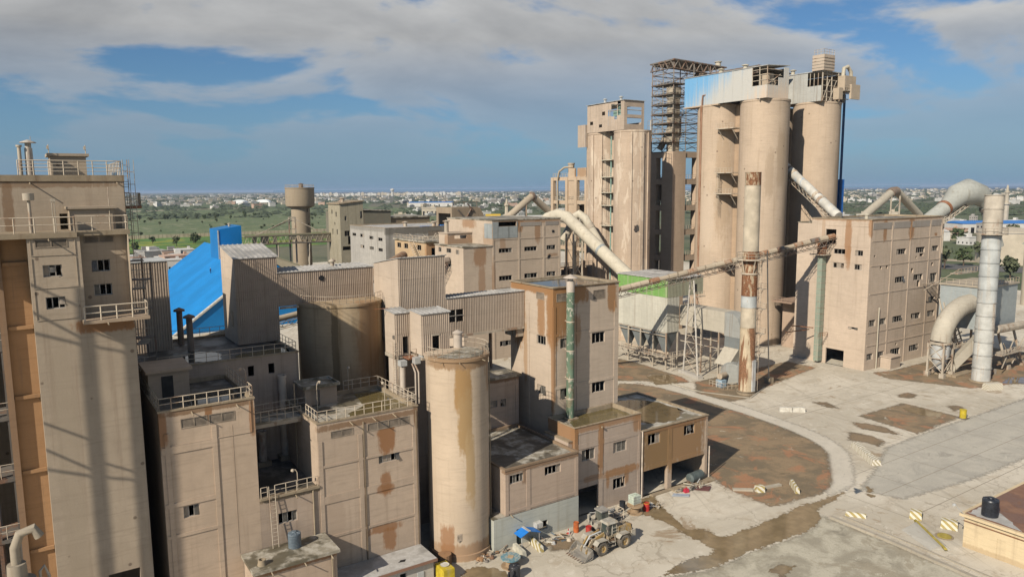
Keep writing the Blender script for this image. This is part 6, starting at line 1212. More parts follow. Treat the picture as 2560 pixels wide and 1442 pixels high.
for k in range(n):
    y0 = 149.2+15*k/n; y1 = y0+15/n; zb = 56.3; zt = 63.75-0.02*k
    gaps = {1: (60.2, 63.7), 2: (59.2, 63.0), 3: (60.0, 63.2), 4: (60.2, 61.8), 6: (60.6, 61.6), 7: (57.5, 58.3), 10: (58.4, 59.3)}.get(k)
    if gaps:
        part(MB().corr('x', 135.2, y0, y1-.02, zb, gaps[0], 0.4, 0.05), 'cladding_sheet', CORR, TH)
        if gaps[1] < 63.6: part(MB().corr('x', 135.2, y0, y1-.02, gaps[1], zt, 0.4, 0.05), 'cladding_sheet', CORR, TH)
    else: part(MB().corr('x', 135.2-.03*(k % 2), y0, y1-.02, zb, zt, 0.4, 0.05), 'cladding_sheet', CORR, TH)
for (a, b, c, d) in ((135.2, 136.3, 56.3, 63.9), (141.4, 142.4, 56.3, 63.9), (136.3, 141.4, 62.3, 63.9), (136.3, 141.4, 59.5, 60.3), (136.3, 141.4, 56.3, 57.8)): part(MB().corr('y', 149.2, a, b-.01, c, d, 0.4, 0.05), 'cladding_sheet', CORR, TH)
part(MB().box(135.4, 142.3, 149.3, 164, 63.0, 63.1).hexa([(134.9, 148.9, 63.92), (142.7, 148.9, 63.95), (142.7, 164.5, 63.8), (134.9, 164.5, 63.75), (134.9, 148.9, 64.02), (142.7, 148.9, 64.05), (142.7, 164.5, 63.9), (134.9, 164.5, 63.85)]), 'roof', GALV, TH)
part(MB().box(142.3, 142.4, 149.3, 164, 56.3, 58.5).box(135.3, 142.4, 164, 164.1, 56.3, 63.8), 'back_wall', SHEET, TH)
f = MB()
for y in (149.4, 152, 155): f.tube((135.4, y, 56.3), (135.4, y, 63.8), 0.13, 4)
for z in (59.5, 61.5): f.tube((135.4, 149.4, z), (135.4, 156, z), 0.1, 4); f.tube((135.4, 149.4, z), (142, 149.4, z), 0.1, 4)
part(f, 'steel_frame', STEEL, TH); part(MB().path([(136.5, 152.5, 57), (136.5, 152.5, 62.2), (136.6, 151.5, 62.8), (137, 150.6, 62), (137, 150.6, 60)], 0.5, 10).box(136.2, 138.5, 151.5, 154.5, 60.2, 61.6), 'duct', simple('mint_green_paint', (0.24, 0.36, 0.3), 0.6), TH, smooth=True)
for y in (153.5, 160): vent(TH, 138, y, 63.9, 1.2, 0.35, 0.6, GALV)
part(MB().rail([(143, 147.3, 56.3), (144.2, 147.8, 56.3), (144.6, 150, 56.3)], 2.6, 1.2, 0.06), 'railing', RAILM, TH)
part(MB().corr('x', 134.4, 164.2, 167.4, 52.5, 58.6, 0.4, 0.05).corr('y', 164.15, 134.4, 137, 52.5, 58.6, 0.4, 0.05), 'side_annex', CORR, TH)
for (z, lab) in ((48.8, 'topmost'), (44.2, 'second'), (40.0, 'third'), (36.5, 'fourth'), (31.0, 'lowest')):
    s_ = thing('silo_platform', lab+' steel landing between the two smaller silos', 'platform', (137, 156.5, z)); part(MB().box(135.5, 138.5, 154.2, 158.6, z-.22, z), 'deck', CREAMW, s_)
    part(MB().rail([(135.55, 158.5, z), (135.55, 154.3, z)], 1.1, 0.9, 0.05), 'railing', RAILM, s_); part(MB().ladder((135.9, 157.6, z-4), (135.9, 157.6, z+1), (0, -0.5, 0), 0.4, 0.035), 'ladder', RAILM, s_)
s_ = thing('silo_stair_shaft', 'recessed wall and thin green pipe between the two smaller silos', 'shaft', (138, 156.5, 0)); part(MB().box(138.2, 142, 155, 158.2, 0, 55.4), 'wall', SM5, s_); part(MB().tube((136.2, 155.2, 10), (136.2, 155.2, 55), 0.2, 8), 'pipe', simple('mint_green_paint', (0.24, 0.36, 0.3)), s_)
# ---- preheater tower: concrete frame below, steel lattice above
PHM = plaster('preheater_concrete', (0.50, 0.375, 0.27), streak=0.3, patch=0.2)
PH = thing('preheater_tower', 'concrete preheater tower with open bays between the smaller and the big silos', 'tower', (160, 157, 0)); f = MB()
f.box(156, 161.2, 151.6, 155.8, 0, 51.2)
f.box(156.4, 158.2, 158.6, 161, 0, 51.2); f.box(166, 168, 151.8, 153.8, 0, 51.2); f.box(166, 168, 159.5, 161.5, 0, 51.2)
for z in (5, 12.5, 20, 27.5, 34.5, 42, 49.6): f.box(156.3, 158, 155.8, 158.6, z, z+1.6); f.box(161.2, 166, 151.9, 153.5, z, z+1.6); f.box(158.2, 168, 155.8, 161, z+.8, z+1.2)
part(f, 'concrete_frame', PHM, PH)
rl = MB()
for z in (6.6, 14.1, 21.6, 29.1, 36.1, 43.6): rl.rail([(161.2, 151.8, z), (166, 151.8, z)], 1.1, 1.0, 0.05); rl.rail([(156.4, 158.6, z), (156.4, 155.8, z)], 1.1, 0.9, 0.05)
part(rl, 'railing', RAILM, PH)
part(MB().lathe(160.8, 158.3, [(0.5, 30), (0.8, 33), (2.2, 38), (2.2, 44), (1.2, 44.2)], 20).lathe(160.8, 158.3, [(0.5, 8), (2.0, 14), (2.0, 22), (1, 23)], 20), 'cyclone', plaster('dark_machine', (0.22, 0.17, 0.13)), PH, smooth=True)
part(MB().path([(163.5, 155.5, 10), (163.5, 155.5, 30), (164.5, 157, 38), (164.5, 157, 49)], 0.9, 12), 'riser_duct', plaster('dark_machine', (0.22, 0.17, 0.13)), PH, smooth=True)
ST = thing('steel_lattice_tower', 'steel lattice tower with pale lift shaft and dark roof beside the blue head house', 'tower', (160, 156, 51)); f = MB()
X_ = (156.3, 167.5); Y_ = (152.2, 160.5); Z0 = 51.2; NL = 9; H_ = 24.4
for x in X_:
    for y in Y_: f.tube((x, y, Z0), (x, y, Z0+H_), 0.2, 4)
f.tube((161.5, 152.2, Z0), (161.5, 152.2, Z0+H_), 0.16, 4); f.tube((156.3, 156.3, Z0), (156.3, 156.3, Z0+H_), 0.16, 4)
for k in range(NL+1):
    z = Z0+H_*k/NL
    f.tube((X_[0], Y_[0], z), (X_[1], Y_[0], z), 0.13, 4); f.tube((X_[0], Y_[0], z), (X_[0], Y_[1], z), 0.13, 4); f.tube((X_[1], Y_[0], z), (X_[1], Y_[1], z), 0.13, 4); f.tube((X_[0], Y_[1], z), (X_[1], Y_[1], z), 0.13, 4)
    if k < NL:
        z2 = Z0+H_*(k+1)/NL; s2 = k % 2
        for (a, b) in (((X_[0], Y_[0]), (X_[0], 156.3)), ((X_[0], 156.3), (X_[0], Y_[1])), ((X_[0], Y_[0]), (161.5, Y_[0])), ((161.5, Y_[0]), (X_[1], Y_[0])), ((X_[1], Y_[0]), (X_[1], Y_[1])), ((X_[0], Y_[1]), (X_[1], Y_[1]))):
            f.tube((*a, z if s2 else z2), (*b, z2 if s2 else z), 0.08, 4); f.tube((*a, (z+z2)/2), (*b, (z+z2)/2), 0.05, 4)
part(f, 'frame', rusty('lattice_steel', (0.21, 0.18, 0.15), 0.5), ST)
for z in (54.0, 56.5, 59.2, 61.8, 64.5, 67.2, 70.0): part(MB().box(155.8, 161, 151.9, 160.6, z-.15, z), 'deck', DARKST, ST); part(MB().rail([(155.9, 160.5, z), (155.9, 152, z), (161, 152, z)], 1.1, 1.2, 0.05), 'railing', STEEL, ST)
part(MB().box(157.0, 159.4, 152.6, 155.2, 51.2, 66.0).box(156.8, 159.6, 152.4, 155.4, 66.0, 69.3), 'lift_shaft', plaster('lift_shaft_sheet', (0.52, 0.44, 0.33), streak=0.4), ST)
f = MB()
for k in range(9): z = 52.5+k*1.7; f.box(156.97, 159.43, 152.57, 155.23, z, z+.12)
part(f, 'shaft_rib', STEEL, ST)
part(MB().hexa([(155.8, 151.6, 76.3), (175, 149.5, 75.2), (175, 161, 75.2), (155.8, 161.2, 76.0), (155.8, 151.6, 76.6), (175, 149.5, 75.5), (175, 161, 75.5), (155.8, 161.2, 76.3)]), 'roof', DARKST, ST)
f = MB().truss((156, 151.9, 76.2), (174.5, 149.8, 75.2), 2.2, 0.3, 7, 0.12).truss((156, 151.9, 76.2), (156, 161, 76.0), 2.0, 0.3, 4, 0.12)
for x in (163, 169, 174): f.tube((x, 151-.1*(x-163), 71), (x, 151-.1*(x-163), 75.5), 0.18, 4)
part(f, 'roof_truss', rusty('lattice_steel', (0.21, 0.18, 0.15)), ST)
part(MB().lathe(168, 153, [(2.3, 71.3), (2.5, 72.5), (1.6, 73.6), (0.1, 73.9)], 18).lathe(172.5, 152.5, [(2, 71.3), (2.2, 72.4), (1.3, 73.4), (0.1, 73.6)], 18), 'drum', plaster('dark_machine', (0.22, 0.17, 0.13)), ST, smooth=True)
part(MB().tube((157, 158, 52), (160, 155, 60), 0.9, 10).lathe(162.5, 157.5, [(0.6, 52), (1.9, 56), (1.9, 61), (0.8, 62)], 16), 'duct', plaster('dusty_machine'), ST, smooth=True)
vent(ST, 173.5, 151.5, 75.5, 1.4, 0.8, 1.1, CREAMW)

# ---- framed concrete building and big ducts left of the smaller silos
FB = thing('open_frame_building', 'open concrete frame building with railings left of the smaller silos', 'building', (148, 186, 0)); f = MB()
xs = (140, 148.5); ys = (176, 181, 185.5, 193)
for y in ys: f.box(144.4, 145.6, y-.6, y+.6, 0, 44.6)
for x in (149, 154): f.box(x-.6, x+.6, 175.4, 176.6, 0, 44.6)
for z in (8, 15, 22, 29, 36.3, 43.6): f.box(144.6, 145.4, 176.6, 192.4, z, z+1.1); f.box(145.6, 153.4, 175.6, 176.4, z, z+1.1); f.box(145.4, 154, 176.6, 193, z+.5, z+.9)
f.box(144.8, 145.2, 181.6, 184.9, 0, 47.3); f.box(144.7, 152, 176.2, 180.4, 44.7, 47.3)
part(f, 'concrete_frame', plaster('frame_concrete', (0.52, 0.39, 0.27), streak=0.3, stains=[((144.6, 179, 46), (1, 3, 1.3), LS, 0.6)]), FB)
rl = MB()
for z in (23.1, 30.1, 37.4): rl.rail([(144.7, 192.5, z), (144.7, 176.2, z)], 1.1, 1.2, 0.06); rl.rail([(145, 175.7, z), (153.6, 175.7, z)], 1.1, 1.2, 0.06)
rl.rail([(144.6, 192.6, 44.7), (144.6, 185, 44.7)], 1.1, 1.2, 0.06); part(rl, 'railing', RAILM, FB)
part(MB().lathe(149.5, 189.5, [(1.4, 15), (1.6, 16), (1.6, 30), (0.8, 32)], 16).lathe(149.5, 182.5, [(1.0, 30), (2, 33), (2, 36), (1, 36.2)], 16), 'machine', plaster('dusty_machine'), FB, smooth=True)
part(MB().path([(144.0, 189.5, 15), (144.0, 189.5, 44), (144.0, 188.6, 46.4), (144.4, 186.5, 47.6), (146, 184, 47.8)], 0.32, 10), 'pipe', CREAM, FB, smooth=True); part(MB().lathe(147, 186.3, [(1.0, 44.7), (1.0, 48.6), (1.15, 48.6), (1.15, 49)], 14), 'stub_stack', plaster('dusty_machine'), FB, smooth=True)
part(MB().path([(145.6, 174.8, 36), (145.6, 174.8, 34), (144.6, 175.2, 32), (144.6, 175.2, 28), (145.4, 174.6, 25), (145.4, 174.6, 18)], 0.4, 10), 'drain_pipe', simple('mint_green_paint', (0.24, 0.36, 0.3)), FB, smooth=True)
BD = thing('big_duct', 'big pale elbow duct sloping down from the stepped mill to the green filter house', 'duct', (123, 148, 20))
part(MB().path([(117.2, 164.4, 30.0), (120.0, 162.2, 33.2), (122.0, 160.6, 34.1), (123.6, 158.4, 33.4), (126, 136, 19.0)], [1.5, 1.6, 1.65, 1.65, 1.65], 20), 'duct', CREAMW, BD, smooth=True)
part(MB().path([(124.9, 146.3, 25.6), (124.97, 145.7, 25.2)], 1.7, 20), 'patch_band', plaster('grey_patch_metal', (0.33, 0.35, 0.34)), BD, smooth=True)
f = MB()
for (x, y) in ((121.5, 153), (124.5, 153), (121.5, 156), (124.5, 156)): f.tube((x, y, 0), (x, y, 30), 0.28, 6)
for k in range(7): z = 2+k*4; f.tube((121.5, 153, z), (124.5, 153, z+4), 0.09, 4); f.tube((124.5, 153, z), (121.5, 153, z+4), 0.09, 4); f.tube((121.5, 153, z), (121.5, 156, z+4), 0.09, 4)
part(f, 'trestle', STEEL, BD)
BD2 = thing('big_duct', 'shorter pale duct with a brown band beside the big sloping duct', 'duct', (130, 158, 30)); part(MB().path([(126, 163, 27), (128, 160.5, 33.4), (128.6, 159.4, 34.2), (129.5, 158, 33), (131.5, 153.5, 25.5)], 1.15, 16), 'duct', CREAMW, BD2, smooth=True); part(MB().path([(129.95, 157, 31.4), (130.25, 156.3, 30.3)], 1.22, 16), 'band', STEEL, BD2, smooth=True)
kb = thing('kiln_equipment', 'dark jumble of kiln machinery and platforms below the big duct', 'machinery', (128, 162, 0)); f = MB(); rr = random.Random(6)
for k in range(7): x = 120+k*2.2; f.box(x, x+1.5, 160+rr.uniform(0, 3), 165, 0, rr.uniform(8, 22))
for k in range(4): f.tube((120+k*3, 160, rr.uniform(4, 8)), (124+k*3, 163, rr.uniform(14, 24)), 0.7, 8)
part(f, 'machine', plaster('dark_machine', (0.22, 0.17, 0.13)), kb); rl = MB()
for z in (9, 15, 20): rl.rail([(119, 159, z), (133, 159, z)], 1.1, 1.4, 0.06); rl.box(119, 133, 159, 160, z-.2, z)
part(rl, 'catwalk', STEEL, kb)

# ---- green filter house
FH = thing('filter_house', 'bag filter house with faded green top band and grey hoppers on legs', 'filter house', (127, 126, 0)); GRB = plaster('green_band', (0.19, 0.36, 0.10), streak=0.9, patch=0.5, dirt=(0.36, 0.36, 0.24)); GRW = plaster('pale_filter_sheet', (0.50, 0.475, 0.395), streak=0.35, patch=0.3); GRY = plaster('grey_hopper', (0.19, 0.205, 0.20), streak=0.4)
x0, x1, y0, y1 = 121, 124.8, 118.4, 135.0
for k in range(8):
    a = y0+(y1-y0)*k/8; b = y0+(y1-y0)*(k+1)/8
    part(MB().corr('x', x0, a, b-.01, 8.5, 16.5, 0.5, 0.04), 'cladding_sheet', GRW, FH); part(MB().corr('x', x0-.05, a, b-.01, 16.55, 20.6, 0.5, 0.04), 'green_sheet', GRB, FH)
for k in range(2): a = x0+.02+1.9*k; part(MB().corr('y', y0, a, a+1.88, 8.5, 16.5, 0.5, 0.04), 'cladding_sheet', GRW, FH)
for k in range(5): a = x0+.02+2.3*k; part(MB().corr('y', y0-.03, a, a+2.28, 16.55, 20.55, 0.5, 0.04), 'cladding_sheet', plaster('khaki_sheet', (0.33, 0.325, 0.235), streak=0.5), FH)
part(MB().box(x0+.1, x1, y0+.1, y1, 8.5, 16.5).box(x0+.1, 132.4, y0+.1, y1, 16.52, 20.5), 'casing', GRW, FH); part(MB().box(x0-.3, 128, y0-.3, y1+.3, 20.62, 20.8).box(128.01, 132.6, y0-.2, y1, 20.7, 20.9), 'roof', ROOFP, FH)
part(MB().box(129.6, 130.3, y0-.12, y0-.06, 17, 19), 'door', DKW, FH)
for k in range(4):
    a = y0+.1+4.1*k; b = a+3.9; c = (a+b)/2
    part(MB().hexa([(122.4, c-.5, 3.6), (123.2, c-.5, 3.6), (123.2, c+.5, 3.6), (122.4, c+.5, 3.6), (121.05, a, 8.45), (124.75, a, 8.45), (124.75, b, 8.45), (121.05, b, 8.45)]), 'hopper', GRY, FH)
for k in range(5):
    y = min(y0+.15+4.15*k, y1-.15)
    for x in (121, 124.6): part(MB().box(x-.14, x+.14, y-.14, y+.14, 0, 8.4), 'leg', STEEL, FH)
f = MB()
for k in range(4): y = y0+.15+4.15*k; f.tube((121, y, 0.4 if k % 2 else 4.2), (121, y+4.1, 4.2 if k % 2 else 0.4), 0.08, 4)
f.tube((121, y0, 7.6), (121, y1, 7.6), 0.14, 4).tube((121, y0, 8.3), (121, y1, 8.3), 0.12, 4); part(f, 'brace', STEEL, FH)
part(MB().box(119.6, 121.0, y0-1, y1, 3.0, 3.15).box(121.0, 132, y0-1.4, y0-.4, 3.0, 3.15), 'walkway', STEEL, FH); part(MB().rail([(119.7, y1, 3.15), (119.7, y0-1, 3.15), (119.7, y0-1.3, 3.15)], 1.05, 1.4, 0.05).rail([(120.5, y0-1.35, 3.15), (132, y0-1.35, 3.15)], 1.05, 1.2, 0.05), 'railing', RAILM, FH)
part(MB().ladder((120.6, y0-1.7, 0), (120.6, y0-1.7, 4.2), (0.5, 0, 0), 0.4, 0.04, True, (0, -1, 0)), 'ladder', RAILM, FH)
part(MB().tube((122.8, y0+1, 3.3), (122.8, y1-1, 3.3), 0.35, 10), 'screw_conveyor', plaster('dusty_machine'), FH)
part(MB().rail([(129, y0-1, 16.2), (132, y0-1, 16.2)], 1.05, 1.0, 0.05).box(129, 132.2, y0-1.1, y0, 16.0, 16.2).tube((129.5, y0-.9, 16), (131.5, y0-.2, 13.5), 0.1, 4), 'balcony', RAILM, FH)
# outlet duct, fan and rusty stack
OD = thing('outlet_duct', 'large box duct bending down from the filter house to the fan beside the rusty stack', 'duct', (131, 111, 0)); ODM = plaster('duct_sheet', (0.47, 0.42, 0.335), streak=0.4, patch=0.3); ODG = plaster('grey_duct_sheet', (0.36, 0.36, 0.33), streak=0.7, patch=0.5)
def prism_x(pts, x0, x1):
    mb = MB().prism(pts, x0, x1); mb.v = [(v[2], v[0], v[1]) for v in mb.v]; return mb
part(MB().box(125, 128.6, 105.45, 118.3, 10.0, 14.6), 'duct', ODM, OD)
part(prism_x([(105.43, 14.58), (103.4, 14.45), (102.1, 13.7), (101.4, 12.2), (101.3, 9.5), (105.43, 9.5)], 125.05, 128.55), 'elbow', ODG, OD)
part(prism_x([(105.35, 9.48), (101.35, 9.48), (101.5, 7.2), (105.4, 7.2)], 125.1, 128.5), 'flange_section', GRY, OD)
part(MB().hexa([(123.2, 102.6, 3.6), (127.2, 102.4, 3.6), (127.2, 106.2, 3.6), (123.2, 106.4, 3.6), (125.05, 101.5, 7.18), (128.5, 101.5, 7.18), (128.5, 105.4, 7.18), (125.05, 105.4, 7.18)]), 'drop', ODM, OD)
lg = MB()
for (x, y) in ((125.2, 112), (128.4, 112), (125.2, 107), (128.4, 107)): lg.box(x-.15, x+.15, y-.15, y+.15, 0, 9.98)
lg.tube((125, 118, 8.0), (125, 107, 8.0), 0.12, 5).tube((125, 118, 6.4), (125, 107, 6.4), 0.12, 5).tube((125.2, 112, 0.5), (125.2, 107, 6.4), 0.08, 4); part(lg, 'leg', STEEL, OD)
FN = thing('fan', 'grey scroll fan with a blue motor pedestal at the foot of the rusty stack', 'fan', (124.5, 101, 0)); part(MB().path([(122.6, 101.2, 2.3), (125.6, 103.6, 2.3)], 2.2, 24), 'scroll', ODG, FN, smooth=True); part(MB().hexa([(121.9, 98.0, 0.6), (123.5, 99.2, 0.6), (125.2, 101.4, 0.6), (122.0, 99.0, 0.6), (121.8, 97.4, 4.2), (123.6, 98.6, 4.2), (126.2, 102.4, 4.4), (123.6, 100.6, 4.4)]), 'outlet', ODG, FN)
part(MB().box(119.0, 120.4, 100.6, 102.2, 0, 1.5), 'pedestal', simple('pale_blue_paint', (0.33, 0.44, 0.52), 0.6, dirt=(0.35, 0.3, 0.22)), FN); part(MB().tube((119.2, 101.4, 2.2), (121.5, 101.9, 2.2), 0.6, 12).tube((121.5, 101.9, 2.2), (122.8, 102.2, 2.2), 0.2, 8), 'motor', plaster('dusty_machine'), FN, smooth=True); part(MB().rail([(118.5, 103.5, 0), (118.3, 99.5, 0), (121, 98.6, 0)], 1.2, 0.9, 0.05), 'railing', RAILM, FN)
CH = thing('rusty_stack', 'tall steel stack with cream, rust and grey bands beside the filter house', 'chimney', (119.9, 95.2, 0)); r_ = 1.52
SK = [(0.5, 13.5, 'r1'), (13.5, 17.5, 'c'), (17.5, 19.8, 'g'), (19.8, 26.5, 'r2'), (26.5, 28.6, 'r2'), (28.6, 41.4, 'c'), (41.4, 43.9, 'r2')]
SKM = {'r1': rusty('stack_rust_cream', (0.50, 0.40, 0.27), 0.95, (0.21, 0.10, 0.05), 0.48, zs=0.12), 'c': rusty('stack_cream', (0.49, 0.415, 0.31), 0.5, (0.3, 0.17, 0.09), 0.6, zs=0.12), 'g': rusty('stack_grey', (0.42, 0.43, 0.41), 0.5, (0.3, 0.17, 0.09), 0.58), 'r2': rusty('stack_rust', (0.42, 0.33, 0.22), 1.0, (0.19, 0.085, 0.04), 0.43, zs=0.3)}
for a, b, k in SK: part(MB().lathe(119.9, 95.2, [(r_, a+.01), (r_, b-.06), (r_+.05, b-.06), (r_+.05, b)], 32), 'section', SKM[k], CH, smooth=True)
part(MB().lathe(119.9, 95.2, [(1.9, 0), (1.9, .3), (1.6, .32), (1.58, .55), (1.85, .56), (1.85, .66), (1.5, .68)], 32), 'base_flange', COPE, CH); part(MB().lathe(119.9, 95.2, [(r_-.02, 43.85), (r_-.1, 43.9), (r_-.1, 38)], 32), 'inner_lining', DARKST, CH)
pl_ = MB().lathe(119.9, 95.2, [(r_+.06, 26.9), (2.7, 26.9), (2.7, 27.1), (r_+.06, 27.1)], 24); part(pl_, 'platform', RAILM, CH); part(MB().rail([(119.9+2.6*math.cos(R(a)), 95.2+2.6*math.sin(R(a)), 27.1) for a in range(0, 361, 30)], 1.2, 1.4, 0.05), 'platform_railing', RAILM, CH)
f = MB()
for a in range(0, 360, 60): f.tube((119.9+2.5*math.cos(R(a)), 95.2+2.5*math.sin(R(a)), 26.9), (119.9+1.6*math.cos(R(a)), 95.2+1.6*math.sin(R(a)), 24.2), 0.09, 4)
f.lathe(119.9, 95.2, [(r_+.06, 24.1), (r_+.2, 24.1), (r_+.2, 24.4), (r_+.06, 24.4)], 24); part(f, 'bracket', RAILM, CH)
part(MB().ladder((121.3, 94.2, 0.5), (121.3, 94.2, 27.5), (0.35, -0.35, 0), 0.4, 0.04, True, (0.7, 0.3, 0)), 'ladder', RAILM, CH)
for z in (21, 17, 12, 8.2): part(MB().box(121.3, 122.9, 93.3, 94.9, z, z+.15).rail([(121.5, 93.3, z+.15), (122.9, 93.3, z+.15), (122.9, 94.9, z+.15)], 1.0, 0.8, 0.04).tube((122.7, 94, z), (121.4, 94.4, z-2.2), 0.07, 4), 'rest_platform', RAILM, CH)
part(MB().box(119.6, 120.5, 93.45, 93.72, 0.7, 7.0), 'cable_cover', GALV, CH)
mp = thing('lightning_mast', 'thin steel mast with concrete foot right of the rusty stack', 'mast', (131, 97.5, 0)); part(MB().tube((130.2, 97.6, 0.6), (129.2, 98.4, 28), 0.13, 6), 'mast', RAILM, mp); part(MB().box(129.5, 130.9, 96.9, 98.3, 0, 1.2), 'footing', COPE, mp)

# ---- pipe conveyor with trestles
PCv = thing('pipe_conveyor', 'long covered pipe conveyor on a light truss sloping up to the box building', 'conveyor', (121, 111, 23)); A0 = Vector((84, 123.2, 15.9)); A1 = Vector((156.4, 100.7, 29.9)); n = 34
d_ = (A1-A0)
for k in range(n):
    p = A0+d_*(k/n); q = A0+d_*((k+1)/n-0.0012*(1 if k % 3 else 4)); rr = 0.62 if (k % 7) else 0.5
    part(MB().path([p, q], rr, 14), 'pipe_cover', [CREAM, rusty('conveyor_rust', (0.36, 0.26, 0.18), 0.8, (0.25, 0.12, 0.06), 0.45), CREAM, DARKST if k > 20 and k % 4 == 3 else CREAM][k % 4], PCv, smooth=True)
part(MB().truss(A0-Vector((0, 0, .55)), A1-Vector((0, 0, .55)), 1.15, 1.5, 44, 0.075), 'truss', rusty('lattice_steel', (0.21, 0.18, 0.15)), PCv)
rl = MB(); sd = Vector((0.3, 0.95, 0))*-0.9; rl.rail([A0+sd-Vector((0, 0, .9)), A1+sd-Vector((0, 0, .9))], 0.8, 3, 0.03, True); part(rl, 'walkway_rail', STEEL, PCv)
TR = thing('conveyor_trestle', 'slender pale A-frame trestle on a concrete plinth carrying the pipe conveyor', 'trestle', (121.5, 111.5, 0)); tp = Vector((121.4, 111.6, 21.2)); lg = []
for (a, b) in (((122.2, 114.3, 0.6), (121.6, 112.3, 21.2)), ((120.8, 108.8, 0.6), (121.2, 110.9, 21.2))): part(MB().tube(a, b, 0.2, 8, 0.16), 'leg', simple('pale_steel', (0.50, 0.46, 0.40), 0.6, var=0.2), TR)
f = MB(); L0, L1, M0, M1 = Vector((122.2, 114.3, .6)), Vector((121.6, 112.3, 21.2)), Vector((120.8, 108.8, .6)), Vector((121.2, 110.9, 21.2))
for k in range(6):
    a, b = k/6, (k+1)/6; f.tube(L0.lerp(L1, a), M0.lerp(M1, b), 0.07, 4); f.tube(M0.lerp(M1, a), L0.lerp(L1, b), 0.07, 4); f.tube(L0.lerp(L1, b), M0.lerp(M1, b), 0.07, 4)
part(f, 'brace', STEEL, TR); part(MB().hexa([(121.6, 115.2, 0), (122.8, 114.9, 0), (121.4, 107.8, 0), (120.2, 108.1, 0), (121.6, 115.2, .65), (122.8, 114.9, .65), (121.4, 107.8, .65), (120.2, 108.1, .65)]), 'plinth', plaster('pale_concrete', (0.5, 0.46, 0.4)), TR)

# ---- box building R
RS = (0.31, 0.165, 0.08)
PR = plaster('box_building_plaster', (0.53, 0.42, 0.32), streak=0.25, patch=0.25, stains=[((156, 97.3, 29), (0.8, 0.75, 4.6), RS, 0.85), ((156, 97.0, 25), (0.8, 0.5, 2.5), RS, 0.7), ((161.5, 91.9, 31.6), (0.7, 0.8, 2.6), RS, 0.9), ((172.4, 91.9, 31.4), (1.15, 0.8, 2.6), RS, 0.9), ((156, 92.0, 32), (0.5, 0.6, 2.0), RS, 0.8), ((170, 91.9, 33.6), (16, 0.8, 0.3), RS, 0.6), ((156, 100, 33.7), (0.8, 8, 0.35), RS, 0.6), ((183.5, 91.9, 29.5), (0.6, 0.8, 0.35), RS, 0.9), ((156, 103.5, 31), (0.8, 0.4, 2.4), (0.4, 0.27, 0.17), 0.6)])
Rb = thing('box_building', 'large beige box building with rows of broken windows at the end of the conveyor', 'building', (171, 99, 0))
wRx = [(97.87, 100.68, 25.8, 26.95), (98.02, 100.69, 22.6, 23.75), (93.61, 95.48, 25.7, 26.9), (93.67, 95.48, 22.55, 23.75), (93.86, 96.26, 9.0, 9.5)]; opR = [(100.27, 102.93, 28.0, 31.35), (96.95, 101.55, 0.0, 3.7)]
wRf = [(166.56, 170.65, 25.5, 26.8), (174.88, 178.89, 25.45, 26.8), (182.0, 185.03, 25.5, 26.8), (166.66, 170.78, 19.0, 20.4), (174.58, 178.72, 19.0, 20.4), (181.99, 185.17, 17.9, 20.2), (181.91, 184.9, 13.0, 14.5), (181.79, 185.21, 9.6, 11.1), (174.51, 178.68, 9.7, 11.15), (166.56, 170.58, 9.8, 11.25), (161.28, 163.89, 9.85, 11.3), (156.91, 159.62, 9.85, 11.35), (156.79, 159.29, 2.2, 3.7), (161.3, 163.8, 2.2, 3.65), (166.48, 170.64, 2.0, 3.6), (174.58, 178.7, 1.95, 3.5)]; hl = [(160.17, 160.89, 22.54, 23.33), (162.61, 163.4, 22.54, 23.34), (173.24, 174.32, 20.83, 21.99), (176.66, 178.34, 24.6, 25.25), (174.9, 175.6, 24.2, 24.7), (176.3, 177.6, 17.4, 18.99), (157.5, 158.2, 25.5, 25.9), (168.4, 169.2, 4.3, 4.9), (182.2, 183.2, 22.0, 22.8), (182.6, 183.0, 1.6, 3.4), (184.0, 184.4, 1.4, 3.6)]
part(walls(156, 186.3, 91.9, 106.6, 0, 33.7, wRf+hl, wRx+opR, 0.4), 'wall', PR, Rb); roof_with_parapet(Rb, 156, 186.3, 91.9, 106.6, 33.7, 0.2, ROOF, t=0.3, over=0.12, ch=0.2)
for r_ in wRf: window(Rb, 'y', 91.9, r_, 4, 0.12)
for r_ in wRx: window(Rb, 'x', 156, r_, 3, 0.2)
frame_strips(Rb, 'y', 91.9, [(164.2, 164.7), (172.0, 172.5), (180.5, 181.0), (185.8, 186.28)], [(28.9, 29.15), (23.4, 23.65), (17.1, 17.4), (8.4, 8.7), (5.4, 5.7)], 156.5, 185.8, 0, 32.2, PR, 0.1)
frame_strips(Rb, 'x', 156, [(91.95, 92.3), (103.2, 103.6)], [(32.2, 32.4), (28.0-.4, 27.7), (23.9, 24.0), (4.6, 4.8)], 92.3, 103.2, 0, 33.2, PR, 0.07)
bnd = MB()
for a, b in ((156.6, 164), (164.9, 171.8), (172.7, 180.3), (181.2, 185.6)): bnd.box(a, b, 91.83, 91.93, 31.6, 33.0)
part(bnd, 'grey_band', plaster('grey_band', (0.34, 0.30, 0.26)), Rb); vent(Rb, 159, 95, 33.6, 1.0, 0.4, 0.6, CREAMW)
part(MB().tube((160.3, 91.6, 0), (160.3, 91.6, 14), 0.12, 6), 'downpipe', CREAMW, Rb)
part(MB().box(162, 166, 89.2, 91.6, 0, 2.6).box(161.8, 166.2, 89.0, 91.7, 2.6, 2.8), 'meter_hut', PR, Rb); part(MB().box(165.99, 166.05, 89.5, 90.3, 0.2, 2.0), 'hut_door', GALV, Rb)
st = MB(); a = Vector((178.2, 90.8, 18.2)); b = Vector((184.2, 90.8, 14.2))
for k in range(14): c = a.lerp(b, k/13); st.box(c.x-.2, c.x+.2, 90.1, 91.5, c.z-.05, c.z)
